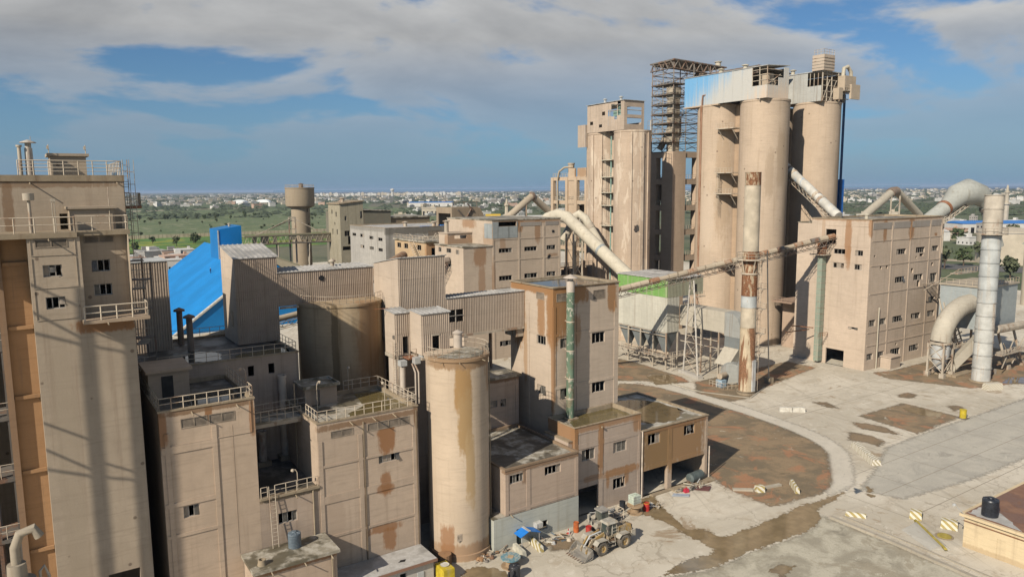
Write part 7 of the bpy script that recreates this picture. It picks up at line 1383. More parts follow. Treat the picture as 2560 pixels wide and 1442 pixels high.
st.tube(a+Vector((0, -.7, 1)), b+Vector((0, -.7, 1)), 0.07, 4).tube(a+Vector((0, -.7, -.1)), b+Vector((0, -.7, -.1)), 0.12, 4).tube((178, 90.1, 18.2), (178, 90.1, 19.3), 0.06, 4).tube((176, 90.1, 16.8), (188, 88, 21.2), 0.09, 4).tube((188, 88, 21.2), (196, 88, 21.2), 0.09, 4).box(186.4, 196, 87.6, 89.4, 20.0, 20.2).rail([(186.4, 87.7, 20.2), (196, 87.7, 20.2)], 1.1, 1.5, 0.05); part(st, 'fire_stair', STEEL, Rb)
GC = thing('green_conduit', 'pale green bucket elevator casing on the left face of the box building', 'elevator', (155, 103.5, 0)); part(MB().box(154.2, 155.75, 102.3, 103.5, 0.5, 25.0), 'casing', plaster('pale_green_casing', (0.28, 0.32, 0.25), streak=0.6, dirt=(0.4, 0.33, 0.24)), GC)
for k in range(17): z = 1.5+k*1.45; part(MB().box(154.15, 155.8, 102.25, 103.55, z, z+.08), 'flange', STEEL, GC)
part(MB().box(153.2, 155.9, 101.2, 105, 25.4, 25.6), 'platform', STEEL, GC); part(MB().rail([(155.8, 101.3, 25.6), (153.3, 101.3, 25.6), (153.3, 104.9, 25.6)], 1.1, 0.9, 0.05), 'railing', RAILM, GC); part(MB().box(154.3, 155.7, 102.2, 103.8, 25.6, 29).tube((153, 104, 8), (149.5, 108, 7), 0.12, 4).tube((153, 103, 8.5), (149, 106, 9), 0.12, 4).rail([(152, 101, 6.5), (155.5, 101, 6.5)], 1, 1, 0.05), 'head', rusty('rust_beam', (0.25, 0.12, 0.07)), GC)
RW = thing('box_building_wing', 'narrow shaded wing at the left end of the box building', 'building', (160, 110, 0)); part(walls(156.3, 166, 106.7, 110.5, 0, 32.6), 'wall', PR, RW); part(MB().box(156.2, 166.1, 106.72, 110.6, 32.62, 32.8), 'roof', ROOF, RW)
lk = thing('link_canopy', 'rust brown link canopy between the silo and the box building', 'canopy', (165, 116, 12)); part(MB().box(160, 172, 111, 120, 12, 12.4).rail([(160, 111, 12.4), (160, 120, 12.4)], 1, 1.5, 0.06), 'roof', plaster('canopy_roof', (0.36, 0.25, 0.18)), lk); part(MB().box(164, 171, 112, 119.5, 0, 11.99), 'wall', plaster('shade_pink', (0.46, 0.34, 0.25)), lk)
SD = thing('silo_duct', 'pale banded duct sloping from the rear silo to the box building roof', 'duct', (173, 116, 35)); P0, P1 = Vector((172.3, 127.4, 47.2)), Vector((166.0, 106.4, 33.9))
part(MB().path([P0, P1], 1.15, 18), 'duct', rusty('pale_duct_blue', (0.50, 0.47, 0.41), 0.5, (0.10, 0.28, 0.5), 0.58), SD, smooth=True)
for t in (0.12, 0.2, 0.62, 0.7): part(MB().path([P0.lerp(P1, t), P0.lerp(P1, t+.035)], 1.24, 18), 'band', DARKST if t < .15 else STEEL, SD, smooth=True)
part(MB().truss(P0+Vector((0, -.4, -1.3)), P1+Vector((0, -.4, -1.3)), 1.4, 1.4, 14, 0.09), 'truss', STEEL, SD)

# ---- steel stack, filter and ducts right of R
C2 = thing('striped_stack', 'grey-beige steel stack with ring flanges at the right edge', 'chimney', (167.5, 72.7, 0)); nb = 14; rg = random.Random(2)
SK2 = [rusty('stack2_beige', (0.47, 0.41, 0.33), 0.3, thr=0.6), rusty('stack2_grey', (0.43, 0.44, 0.42), 0.3, (0.4, 0.33, 0.25), 0.52, zs=0.1), rusty('stack2_mix', (0.46, 0.45, 0.41), 0.8, (0.42, 0.335, 0.255), 0.5, zs=0.06)]
for k in range(nb):
    a, b = 0.3+k*2.77, 0.3+(k+1)*2.77; part(MB().lathe(167.5, 72.7, [(1.78, a), (1.76, b-.1), (1.9, b-.1), (1.9, b)], 32), 'section', SK2[2 if k < 6 else (1 if k < 11 else 0)], C2, smooth=True)
part(MB().lathe(167.5, 72.7, [(2.15, 0), (2.15, .25), (1.8, .28)], 32), 'base_flange', COPE, C2); part(MB().lathe(167.5, 72.7, [(1.76, 39.05), (1.6, 39.05), (1.6, 36)], 32), 'inner_lining', DARKST, C2); part(MB().lathe(167.5, 72.7, [(1.8, 31), (2.9, 31), (2.9, 31.2), (1.8, 31.2)], 24), 'platform', STEEL, C2); part(MB().rail([(167.5+2.8*math.cos(R(a)), 72.7+2.8*math.sin(R(a)), 31.2) for a in range(150, 361, 30)], 1.1, 1.4, 0.04), 'platform_railing', STEEL, C2)
part(MB().ladder((169.3, 72.2, 1), (169.3, 72.2, 31), (0.3, -0.4, 0), 0.4, 0.04, True, (0.8, 0.3, 0)), 'ladder', STEEL, C2)
F2 = thing('filter_box', 'pale blue-grey filter box on legs behind the striped stack', 'filter house', (190, 84, 0)); F2M = plaster('blue_grey_sheet', (0.36, 0.39, 0.385), streak=0.6, patch=0.5, dirt=(0.42, 0.38, 0.31))
part(MB().box(176, 191.5, 76.8, 86.3, 9.2, 18.6), 'casing', F2M, F2); part(MB().box(175.7, 191.8, 76.5, 86.6, 18.62, 19.0), 'roof', plaster('filter_roof', (0.42, 0.36, 0.28)), F2); part(MB().rail([(175.9, 86.4, 19.0), (175.9, 76.7, 19.0), (191.6, 76.7, 19.0)], 1.1, 1.4, 0.05), 'railing', RAILM, F2)
for (x, y) in ((176.4, 85.8), (183, 85.8), (191, 85.8), (176.5, 74.4), (183.3, 74.4), (190.8, 74.4)): part(MB().tube((x, y, 0), (x, y+2.6 if y < 75 else y, 9.15), 0.28, 8).box(x-.6, x+.6, y-.6, y+.6, 0, 1.0), 'leg', STEEL, F2)
f = MB(); pr = [(176.5, 72.6), (183.3, 73.4), (189, 73.6)]
for (a, b) in zip(pr, pr[1:]): f.tube((*a, 1.5), (b[0], b[1], 7), 0.12, 4); f.tube((*a, 7), (b[0], b[1], 1.5), 0.12, 4); f.tube((*a, 4.2), (b[0], b[1], 4.2), 0.12, 4)
f.rail([(176, 72.5, 4.4), (190, 73, 4.4)], 1.1, 1.5, 0.05); f.box(176, 190, 72.5, 75, 4.2, 4.4); f.tube((178, 75, 9.5), (192, 75, 9.2), 0.9, 10); part(f, 'brace', STEEL, F2)
ED = thing('elbow_duct', 'thick beige elbow duct running from the filter box down to a steel stand', 'duct', (168, 80, 0)); pts = []
for k in range(9): t = R(90*k/8); pts.append((165.2+10.8*(1-math.cos(t)), 80.3-.06*k, 7.6+7.4*math.sin(t)))
part(MB().path(pts, 2.05, 22), 'elbow', ODM, ED, smooth=True); part(MB().lathe(165.3, 80.3, [(2.3, 7.2), (2.3, 7.6), (2.05, 7.6)], 24), 'flange', STEEL, ED); part(MB().lathe(165.3, 80.3, [(1.9, 7.2), (1.9, 4.6), (0.9, 1.6)], 20), 'hopper', GALV, ED, smooth=True)
f = MB()
for (x, y) in ((163.4, 81.8), (163.5, 78.6), (167.3, 78.6), (167.3, 82)): f.box(x-.18, x+.18, y-.18, y+.18, 1, 7.2); f.box(x-.5, x+.5, y-.5, y+.5, 0, 1)
for (a, b) in (((163.4, 81.8), (163.5, 78.6)), ((163.5, 78.6), (167.3, 78.6))):
    f.tube((*a, 1), (*b, 4), 0.1, 4); f.tube((*b, 1), (*a, 4), 0.1, 4); f.tube((*a, 4), (*b, 7), 0.1, 4); f.tube((*b, 4), (*a, 7), 0.1, 4); f.tube((*a, 4), (*b, 4), 0.12, 4); f.box(min(a[0], b[0])-.2, max(a[0], b[0])+.2, min(a[1], b[1])-.2, max(a[1], b[1])+.2, 7.0, 7.18)
part(f, 'stand', STEEL, ED)
part(MB().hexa([(168.5, 78.2, 1.2), (170, 79.6, 1.2), (175, 75.8, 8.0), (173.6, 74.6, 8.0), (168.1, 78.6, 3.4), (169.6, 80, 3.4), (174.4, 76.4, 10.2), (173, 75.2, 10.2)]), 'inclined_duct', ODM, ED); part(MB().path([(168, 79.5, 1.4), (171, 80, 1.4)], 1.3, 16), 'fan_housing', ODM, ED, smooth=True); part(MB().box(166, 174, 77, 82, 0.0, 0.4), 'plinth', COPE, ED)
f = MB()
for k in range(4): f.tube((171+k*2, 81, 5), (171+k*2, 84, 16-k), 0.18, 5); f.tube((170.5, 80, 6+k), (178, 82, 5+k*1.5), 0.14, 5)
f.box(170, 178, 79.5, 82.5, 5.4, 5.6); f.rail([(170, 79.5, 5.6), (178, 79.5, 5.6)], 1.1, 1.2, 0.05); part(f, 'platform', STEEL, ED)
GD = thing('giant_duct', 'giant grey elbow duct rising behind the box building and bending down right', 'duct', (210, 100, 30)); GDM = plaster('grey_duct', (0.42, 0.42, 0.375), streak=0.6, patch=0.5, dirt=(0.25, 0.22, 0.17))
part(MB().path([(192, 101, 30), (204.5, 100.2, 35.6), (208.5, 99.6, 38.4), (212.5, 99, 39.2), (216, 97.5, 38.5), (218, 96.5, 36), (222.5, 95, 24.5)], [1.8, 1.9, 3.0, 3.6, 2.8, 1.75, 1.6], 22), 'duct', GDM, GD, smooth=True); part(MB().path([(203.2, 100.3, 35.0), (204.0, 100.2, 35.4)], 2.05, 22), 'band', rusty('rust_beam', (0.25, 0.12, 0.07)), GD, smooth=True); part(MB().path([(218.3, 96.4, 35.2), (218.6, 96.3, 34.4)], 1.95, 22), 'flange', DARKST, GD, smooth=True)
f = MB()
for (x, y) in ((197, 99), (201, 99), (197, 103), (201, 103)): f.tube((x, y, 0), (x, y, 33.2), 0.3, 6)
for k in range(8): z = k*4; f.tube((197, 99, z), (201, 99, z+4), 0.1, 4); f.tube((201, 99, z), (197, 99, z+4), 0.1, 4); f.tube((197, 99, z), (197, 103, z+4), 0.1, 4)
f.truss((193, 99.5, 29.5), (211, 98.5, 36.5), 0.9, 1.6, 8, 0.14); part(f, 'trestle', STEEL, GD)
iv = thing('bent_duct', 'grey-beige bent duct like an inverted V above the box building roof', 'duct', (233, 130, 30)); part(MB().path([(214, 130, 31), (230.5, 130, 39.0), (234, 130, 39.2), (248, 130, 31.5)], 1.25, 14), 'duct', ODM, iv, smooth=True); part(MB().path([(230, 130, 38.8), (231.3, 130, 39.3), (233.4, 130, 39.4)], 1.5, 14), 'elbow', rusty('brown_pipe', (0.21, 0.165, 0.13)), iv, smooth=True); f = MB()
for x in (229, 234): f.tube((x, 129, 0), (x, 129, 38), 0.25, 5)
for k in range(8): f.tube((229, 129, 8+k*3.5), (234, 129, 11.5+k*3.5), 0.09, 4)
part(f, 'trestle', STEEL, iv)
ct = thing('round_kiosk', 'pale round column with a green conical cap behind the box building', 'column', (300, 130, 0)); part(MB().lathe(290, 112, [(3, 0), (3, 21)], 18), 'shaft', HCOL[1], ct, smooth=True); part(MB().lathe(290, 112, [(3.8, 21), (0.1, 24.5)], 18), 'cap', simple('green_cap', (0.35, 0.40, 0.34)), ct, smooth=True)

# ---- blue storage hall
BL = simple('bright_blue_roof', (0.007, 0.205, 0.52), 0.5, var=0.1, scale=0.12, spec=0.35); BL2 = simple('bright_blue_wall', (0.007, 0.17, 0.44), 0.5, var=0.1, scale=0.12)
SH = thing('blue_storage_hall', 'huge bright blue A-frame storage hall behind the clad towers', 'hall', (63, 270, 0)); n = 16
def slope_pt(u, y): return (35.7+u*28.1, y, 0.0+u*20.5)
for k in range(n):
    y0, y1 = 229+92*k/n, 229+92*(k+1)/n
    for j in range(3):
        u0, u1 = j/3, (j+1)/3+.004; dz = 0.05*j; a, b, c, d = slope_pt(u0, y0), slope_pt(u0, y1-.03), slope_pt(u1, y1-.03), slope_pt(u1, y0)
        lo = [(q[0], q[1], q[2]+dz) for q in (a, d, c, b)]; part(MB().hexa([lo[0], lo[3], lo[2], lo[1]]+[(q[0], q[1], q[2]+.12) for q in (lo[0], lo[3], lo[2], lo[1])]), 'roof_sheet', BL, SH)
part(MB().quad((63.9, 229, 20.5), (92, 229, 0), (92, 321, 0), (63.9, 321, 20.5)), 'rear_slope', BL, SH); part(MB().poly([(35.9, 229.3, 0), (91.8, 229.3, 0), (63.85, 229.3, 20.3)]), 'gable_wall', BL2, SH); part(MB().poly([(35.9, 320.7, 0), (63.85, 320.7, 20.3), (91.8, 320.7, 0)]), 'rear_gable_wall', BL2, SH)
part(MB().hexa([(35.2, 228.7, -.2), (36.0, 228.7, -.2), (64.0, 228.7, 20.3), (63.6, 228.7, 20.6), (35.2, 229.25, .1), (36.0, 229.25, .1), (64.0, 229.25, 20.6), (63.6, 229.25, 20.9)]), 'verge_trim', simple('grey_trim', (0.45, 0.43, 0.38)), SH)
HB = thing('blue_head_house', 'bright blue box head house on the ridge of the blue hall', 'head house', (63, 280, 17)); part(MB().box(59.2, 67.3, 274.5, 287, 14, 27.6), 'casing', BL2, HB); part(MB().hexa([(59.2, 274.5, 27.61), (67.3, 274.5, 27.61), (67.3, 287, 27.61), (59.2, 287, 27.61), (59.2, 274.5, 27.8), (67.3, 274.5, 29.0), (67.3, 287, 29.0), (59.2, 287, 27.8)]), 'roof', BL2, HB); part(MB().box(59.1, 59.5, 274.3, 274.48, 15, 27.6), 'corner_trim', simple('grey_trim', (0.45, 0.43, 0.38)), HB); vent(HB, 64.5, 280, 28.6, 0.8, 0.4, 0.6)
rp = thing('pipe_bridge', 'pale pipe bridge sloping past the foot of the blue hall', 'pipe bridge', (30, 110, 15)); part(MB().path([(15.5, 100, 21.9), (36, 104, 24.2)], 0.42, 10), 'pipe', CREAM, rp, smooth=True); part(MB().truss((15.5, 100, 21.4), (36, 104, 23.7), 0.9, 1.0, 14, 0.05), 'truss', STEEL, rp); part(MB().tube((26, 102, 0), (26, 102, 21.8), 0.3, 6), 'leg', STEEL, rp)
# ================================================================== yard things
def stripes(name, a, b, per=0.9, diag=1.0):
    if name in MATS: return MATS[name]
    t = NT(name); tc = t.n('ShaderNodeTexCoord'); sp_ = t.n('ShaderNodeSeparateXYZ'); t.l(tc.outputs['Object'], sp_.inputs[0])
    k = t.math('FRACT', t.math('DIVIDE', t.math('ADD', sp_.outputs[0], t.math('MULTIPLY', t.math('ADD', sp_.outputs[2], sp_.outputs[1]), diag)), per))
    c = t.mix(t.ramp(k, 0.48, 0.52), a, b); c = t.mix(t.ramp(t.noise(3, 5, .65), 0.5, 0.7, 0, .6), c, (0.42, 0.36, 0.27)); t.color(c); t.rough(0.8); MATS[name] = t.m; return t.m
YWS = stripes('yellow_white_stripes', (0.62, 0.58, 0.48), (0.36, 0.28, 0.10)); WGS = stripes('pale_stripes', (0.66, 0.61, 0.52), (0.36, 0.31, 0.2), 0.6)
def barrier(label, p, q, mat, w_=0.7, h=0.8, group=None, top=None):
    p = Vector((*p, 0)); q = Vector((*q, 0)); L_b = (q-p).length; c = (p+q)/2
    mb = MB(); n = max(1, int(L_b/2.2))
    for k in range(n):
        a = -L_b/2+L_b*k/n; b = a+L_b/n-.06; mb.hexa([(a, -w_/2, 0), (b, -w_/2, 0), (b, w_/2, 0), (a, w_/2, 0), (a+.04, -w_*.36, h), (b-.04, -w_*.36, h), (b-.04, w_*.36, h), (a+.04, w_*.36, h)])
        mb.box(a+.15, b-.15, -w_*.3, w_*.3, h+.001, h+.04)
    o = solo(mb, 'concrete_barrier', mat, label, 'barrier', (0, 0, 0), group); o.location = (c.x, c.y, 0.02); o.rotation_euler.z = math.atan2(q.y-p.y, q.x-p.x); return o
WPLN = simple('worn_white_paint', (0.58, 0.54, 0.46), 0.85, var=0.2, dirt=(0.36, 0.3, 0.22))
barrier('single long worn white barrier in the middle of the far yard', (114.8, 83.6), (118.4, 80.6), WPLN, 1.0, 0.8)
barrier('long striped barrier row across the road bend', (108.6, 64.7), (103.4, 58.1), WGS, 1.5, 0.75)
barrier('yellow and white striped barrier by the kerb at the puddle end', (84.2, 51.0), (85.5, 48.9), YWS, 0.45, 0.5)
barrier('square yellow striped block pair beside the concrete ramp, further one', (90.4, 46.2), (91.0, 44.9), YWS, 1.5, 0.9)
barrier('wide yellow striped block nearest the cream hut', (90.9, 42.7), (91.7, 41.0), YWS, 1.5, 0.9)
barrier('small yellow striped block on the brown earth island', (81.0, 62.2), (82.1, 61.6), YWS, 1.0, 0.8)
barrier('tilted striped barrier at the tip of the earth island', (87.2, 61.0), (85.0, 58.4), YWS, 0.6, 0.7)
barrier('white striped block at the foot of the striped stack', (160.8, 68.9), (164.2, 67.5), WGS, 1.6, 1.3)
barrier('grey worn barrier left of the workshop door', (45.0, 67.4), (44.73, 64.94), simple('grey_barrier', (0.5, 0.47, 0.38), 0.85, dirt=(0.3, 0.26, 0.18)), 0.6, 0.7)
barrier('yellow and white barrier under the blue door canopy', (47.44, 67.6), (47.04, 64.8), YWS, 0.55, 0.7)
YB = simple('bright_yellow_paint', (0.52, 0.39, 0.03), 0.6, dirt=(0.4, 0.34, 0.22))
s_ = thing('bollard_drum', 'bright yellow drum standing alone on the far yard', 'drum', (137.7, 62.2, 0)); part(MB().lathe(137.7, 62.2, [(0.55, 0.02), (0.55, 1.5), (0.6, 1.52), (0.6, 1.6), (0.02, 1.62)], 16), 'body', YB, s_, smooth=True); part(MB().box(136.9, 138.5, 61.4, 63.0, 0.0, 0.12), 'base', DARKST, s_)
s_ = thing('concrete_ramp', 'grey concrete wedge ramp with a yellow edge near the cream hut', 'ramp', (87, 42, 0)); part(MB().hexa([(89.2, 44.9, 0.01), (86.0, 44.8, 0.01), (83.6, 40.2, 0.01), (85.6, 38.8, 0.01), (88.9, 44.4, .5), (87.9, 44.4, .5), (84.4, 39.7, .45), (85.2, 39.2, .45)]), 'slab', plaster('grey_concrete', (0.46, 0.43, 0.37)), s_); part(MB().hexa([(89.25, 44.8, .3), (89.0, 44.95, .3), (84.4, 39.0, .3), (84.7, 38.8, .3), (89.15, 44.75, .56), (88.85, 44.85, .56), (84.4, 39.2, .52), (84.7, 39.0, .52)]), 'edge_stripe', simple('mustard_paint', (0.40, 0.31, 0.07), 0.8), s_)
s_ = thing('manhole_cover', 'round yellowish cover beside the concrete ramp', 'cover', (88.4, 41, 0)); part(MB().lathe(88.4, 41, [(0.8, .01), (0.75, .12), (0.02, .13)], 16), 'lid', simple('mustard_paint', (0.40, 0.31, 0.07)), s_); part(MB().lathe(88.4, 41, [(1.0, .01), (1.0, .07), (0.8, .075)], 16), 'rim', COPE, s_)
# cream hut at the right edge
ZB = thing('gate_hut', 'cream hut with red-brown flat roof and black tank at the lower right edge', 'building', (95, 30, 0)); ZM = plaster('cream_paint', (0.60, 0.475, 0.30), streak=0.3, patch=0.2, stains=[((87.6, 30, 0.1), (1, 14, 0.45), (0.40, 0.29, 0.17), 0.6)])
part(walls(87.6, 106, 14, 38.6, 0, 3.7, (), [(34.2, 35.1, 0.02, 2.3)], 0.06), 'wall', ZM, ZB); part(MB().box(87.66, 87.7, 34.2, 35.1, 0, 2.3), 'door', ZM, ZB); part(MB().box(87.2, 106.4, 13.6, 39.0, 3.7, 4.0), 'roof_slab', ZM, ZB)
part(MB().box(87.6, 106, 14, 38.6, 4.0, 4.03), 'roof_felt', roofmat('red_roof_felt', (0.20, 0.105, 0.065), (0.15, 0.08, 0.05), (0.24, 0.13, 0.08), 0.6), ZB); part(mesh_poly(ragged([(87.8, 38.4), (91.0, 38.4), (90.6, 36.2), (89.4, 34.5), (87.8, 33)], 0.2, 0.6, 2), 4.035), 'bare_roof_corner', ROOFP, ZB); part(MB().box(87.5, 87.58, 14, 38.65, 3.1, 3.2), 'trim_line', rusty('brown_trim', (0.2, 0.1, 0.06)), ZB)
part(MB().tube((87.6, 38.3, 3.5), (86.6, 39.2, 5.0), 0.04, 6).lathe(86.5, 39.3, [(.02, 4.9), (.2, 4.95), (.2, 5.1), (.02, 5.2)], 8), 'wall_lamp', GALV, ZB)
tank('water_tank', 'black ribbed water tank on the red-brown roof of the cream hut', 89.2, 36.7, 4.04, 0.85, 2.1, TANKB)
tank('water_tank', 'black ribbed water tank standing on the ground at the bottom edge', 41.3, 61.9, 0.02, 0.62, 1.6, TANKB)
def spool(label, x, y, top, mat):
    t = thing('cable_spool', label, 'cable spool', (x, y, 0)); part(MB().lathe(x, y, [(0.02, .02), (top, .02), (top, .12), (top*.55, .13), (top*.55, 1.0)], 24), 'drum', simple('old_wood', (0.36, 0.25, 0.15), 0.9), t, smooth=True); part(MB().lathe(x, y, [(top*.55, 1.0), (top*1.05, 1.0), (top*1.05, 1.12), (0.02, 1.125)], 28), 'top_disc', mat, t); return t
def mosaic():
    t = NT('mosaic_top'); n = t.noise(2.5, 6, .7, None, .5); t.color(t.mix(t.ramp(n, .45, .58), (0.12, 0.24, 0.28), (0.36, 0.36, 0.31))); t.rough(.6); return t.m
s_ = spool('cable spool used as a table, with a blue-green patterned top and square centre', 42.4, 64.3, 1.05, mosaic()); part(MB().hexa([(41.95, 64.3, 1.13), (42.4, 63.85, 1.13), (42.85, 64.3, 1.13), (42.4, 64.75, 1.13), (41.95, 64.3, 1.15), (42.4, 63.85, 1.15), (42.85, 64.3, 1.15), (42.4, 64.75, 1.15)]), 'centre_panel', simple('light_wood', (0.5, 0.36, 0.22)), s_)
spool('wooden cable spool carrying the white liquid tank', 63.0, 66.6, 1.0, simple('old_wood', (0.36, 0.25, 0.15)))
ib = thing('liquid_tank', 'caged pale green-white plastic liquid tank on a cable spool', 'tank', (63.1, 66.8, 1.13)); part(MB().box(62.5, 63.7, 66.3, 67.3, 1.25, 2.3).lathe(63.1, 66.8, [(.2, 2.3), (.2, 2.38), (.02, 2.39)], 10), 'bottle', simple('milky_plastic', (0.52, 0.58, 0.47), 0.5), ib); f = MB()
for k in range(6): x = 62.48+k*.248; f.box(x-.015, x+.015, 66.27, 66.29, 1.2, 2.34); f.box(x-.015, x+.015, 67.31, 67.33, 1.2, 2.34)
for z in (1.45, 1.8, 2.15): f.box(62.46, 63.74, 66.25, 66.27, z, z+.03); f.box(62.44, 62.46, 66.27, 67.33, z, z+.03)
part(f, 'cage', GALV, ib); part(MB().box(62.45, 63.75, 66.25, 67.35, 1.13, 1.24), 'pallet', simple('old_wood', (0.36, 0.25, 0.15)), ib)
def drum(label, x, y, mat, h=0.9, r_=0.3, z=0.02, band=None):
    t = thing('oil_drum', label, 'drum', (x, y, z)); part(MB().lathe(x, y, [(.02, z), (r_, z), (r_, z+h*.32), (r_+.02, z+h*.34), (r_, z+h*.36), (r_, z+h*.65), (r_+.02, z+h*.67), (r_, z+h*.69), (r_, z+h), (r_-.03, z+h-.03), (.02, z+h-.04)], 18), 'body', mat, t, smooth=True)
    part(MB().lathe(x, y, [(r_+.015, z+h-.02), (r_+.015, z+h+.02), (r_-.03, z+h+.02)], 18), 'rim', band or mat, t); return t
RED = simple('red_drum_paint', (0.45, 0.035, 0.03), 0.5, dirt=(0.2, 0.1, 0.06)); ORG = simple('orange_drum_paint', (0.48, 0.13, 0.04), 0.5, dirt=(0.12, 0.08, 0.06))
drum('red oil drum behind the loader bucket arms', 54.3, 65.3, RED, 1.0, 0.36); drum('lower orange and black drum at the corner of the pale green wall', 53.5, 66.7, ORG, 0.6, 0.34); drum('upper orange drum on the other one at the pale green wall', 53.5, 66.7, ORG, 0.55, 0.32, 0.66); drum('red drum with a yellow top beside the caged liquid tank', 64.7, 66.3, RED, 1.0, 0.4, band=YB); drum('dark barrel behind the caged liquid tank', 62.3, 68.2, TANKB, 1.1, 0.38)
cn = thing('traffic_cone', 'small red and white traffic cone at the pale green wall', 'cone', (52.4, 66.8, 0)); part(MB().box(52.2, 52.6, 66.6, 67, .02, .07), 'base', RED, cn); part(MB().lathe(52.4, 66.8, [(.16, .07), (.03, .7)], 12), 'cone', RED, cn, smooth=True); part(MB().lathe(52.4, 66.8, [(.125, .27), (.09, .45)], 12), 'white_band', WPLN, cn)
# blue door canopy
cp = thing('door_canopy', 'bright blue folded door canopy on thin posts at the pale green wall', 'canopy', (47, 67, 0)); part(MB().hexa([(45.3, 66.5, 1.55), (46.4, 66.5, 2.0), (46.4, 67.95, 2.0), (45.3, 67.95, 1.55), (45.3, 66.5, 1.6), (46.4, 66.5, 2.05), (46.4, 67.95, 2.05), (45.3, 67.95, 1.6)]).hexa([(46.65, 66.5, 2.0), (48.1, 66.5, 1.5), (48.1, 67.95, 1.5), (46.65, 67.95, 2.0), (46.65, 66.5, 2.05), (48.1, 66.5, 1.55), (48.1, 67.95, 1.55), (46.65, 67.95, 2.05)]), 'roof_sheet', simple('canopy_blue', (0.02, 0.19, 0.60), 0.5, var=.08), cp); part(MB().box(46.37, 46.68, 66.48, 67.96, 2.03, 2.1), 'ridge_sheet', simple('clear_sheet', (0.5, 0.47, 0.42), .5), cp)
for x in (45.5, 47.95): part(MB().tube((x, 66.6, 0), (x, 66.6, 1.55), .035, 6), 'post', GALV, cp)
yb = thing('yellow_cabinet', 'yellow cabinet with a round white dish on top at the foot of the front silo', 'cabinet', (35.2, 66.2, 0)); part(MB().box(34.6, 35.9, 65.2, 67.2, 0, 1.4), 'body', YB, yb); part(MB().lathe(35.3, 66.3, [(.02, 1.42), (.45, 1.42), (.5, 1.5), (.4, 1.46), (.02, 1.45)], 18), 'dish', WPLN, yb)
# debris along the walls
def junk(name, label, cx, cy, sx, sy, n, seed, mats, hmax=.5, lmax=1.6, rz=0):
    rr = random.Random(seed); t = thing(name, label, 'scrap', (cx, cy, 0))
    for k in range(n):
        mb = MB(); x, y = cx+rr.uniform(-sx, sx), cy+rr.uniform(-sy, sy); a = rr.uniform(0, 3.14); L_j = rr.uniform(.4, lmax); q = rr.random(); z = rr.uniform(.02, hmax)
        if q < .5: mb.tube((x, y, z), (x+math.cos(a)*L_j, y+math.sin(a)*L_j, max(.04, z+rr.uniform(-.3, .4))), rr.uniform(.03, .09), 6)
        elif q < .8: w_ = rr.uniform(.15, .45); mb.hexa([(x-w_, y-w_*.6, .02), (x+w_, y-w_*.5, .02), (x+w_*.8, y+w_*.6, .02), (x-w_*.9, y+w_*.5, .02), (x-w_*.8, y-w_*.5, z), (x+w_*.7, y-w_*.5, z*.8), (x+w_*.7, y+w_*.4, z), (x-w_*.7, y+w_*.5, z*.7)])
        else: mb.lathe(x, y, [(.02, .03), (rr.uniform(.15, .35), .03), (rr.uniform(.15, .3), z+.1), (.02, z+.12)], 10)
        part(mb, rr.choice(['pipe_piece', 'metal_scrap', 'plank']) if q < .5 else 'metal_scrap', rr.choice(mats), t)
    return t
JM_ = [DARKST, RAILM, GALV, simple('old_wood', (0.36, 0.25, 0.15)), STEEL, TANKG, CREAMW]
junk('scrap_heap', 'scrap heap of pipes and tins along the pale green wall', 50.3, 66.2, 1.9, 0.9, 26, 3, JM_+[WPLN], .4, 1.2)
junk('scrap_heap', 'rubble and fallen bars at the base of the front silo', 41.6, 67.3, 2.0, 0.7, 34, 4, [COPE, STEEL, DARKST, plaster('rust_box', (0.33, 0.19, 0.1))], .35, 1.5)
junk('scrap_heap', 'jumble of frames and machine parts behind the wheel loader', 60.0, 67.6, 1.7, 1.0, 24, 5, JM_, .8, 1.8)
junk('scrap_heap', 'scrap of poles beside the red drum with the yellow top', 65.8, 66.2, 0.9, 0.7, 12, 6, [DARKST, RAILM, GALV], .5, 1.9)
junk('scrap_heap', 'scrap heap of white pipes and sheets before the right garage bay', 74.4, 68.0, 2.0, 0.9, 30, 7, [GALV, CREAMW, DARKST, STEEL], .6, 1.9)
t = thing('metal_sheet', 'flat blue-grey metal sheet lying in front of the garage', 'sheet', (71.6, 66.9, 0)); part(MB().hexa([(70.5, 67.5, .05), (72.2, 66.0, .05), (72.9, 66.5, .1), (71.3, 67.9, .1), (70.5, 67.5, .1), (72.2, 66.0, .1), (72.9, 66.5, .15), (71.3, 67.9, .15)]), 'sheet', simple('blue_grey_sheet_flat', (0.33, 0.37, 0.43), .5), t); part(MB().tube((70.5, 67.5, .14), (72.2, 66.0, .14), .03, 5), 'edge', GALV, t)
t = thing('metal_sheet', 'maroon rusted sheet right of the blue-grey one', 'sheet', (75.5, 66.5, 0)); part(MB().hexa([(74.6, 67.2, .06), (75.9, 65.8, .06), (77.2, 66.6, .12), (75.8, 67.8, .12), (74.6, 67.2, .12), (75.9, 65.8, .12), (77.2, 66.6, .2), (75.8, 67.8, .2)]), 'sheet', simple('maroon', (0.14, 0.06, 0.055), .8), t); part(MB().tube((74.5, 67.4, .25), (77.5, 66.9, .3), .06, 5), 'pole', DARKST, t)
t = thing('grey_drum_tank', 'dark grey horizontal tank lying in the right garage bay', 'tank', (77, 69.4, .2)); part(MB().path([(75.6, 69.2, .75), (75.8, 69.2, .75), (78.3, 69.5, .75), (78.5, 69.5, .75)], [.45, .7, .7, .45], 18), 'shell', simple('grey_green_metal', (0.10, 0.12, 0.115), .6), t, smooth=True); part(MB().box(76, 76.2, 68.8, 69.9, .18, .4).box(78, 78.2, 69, 70, .18, .4), 'cradle', DARKST, t)
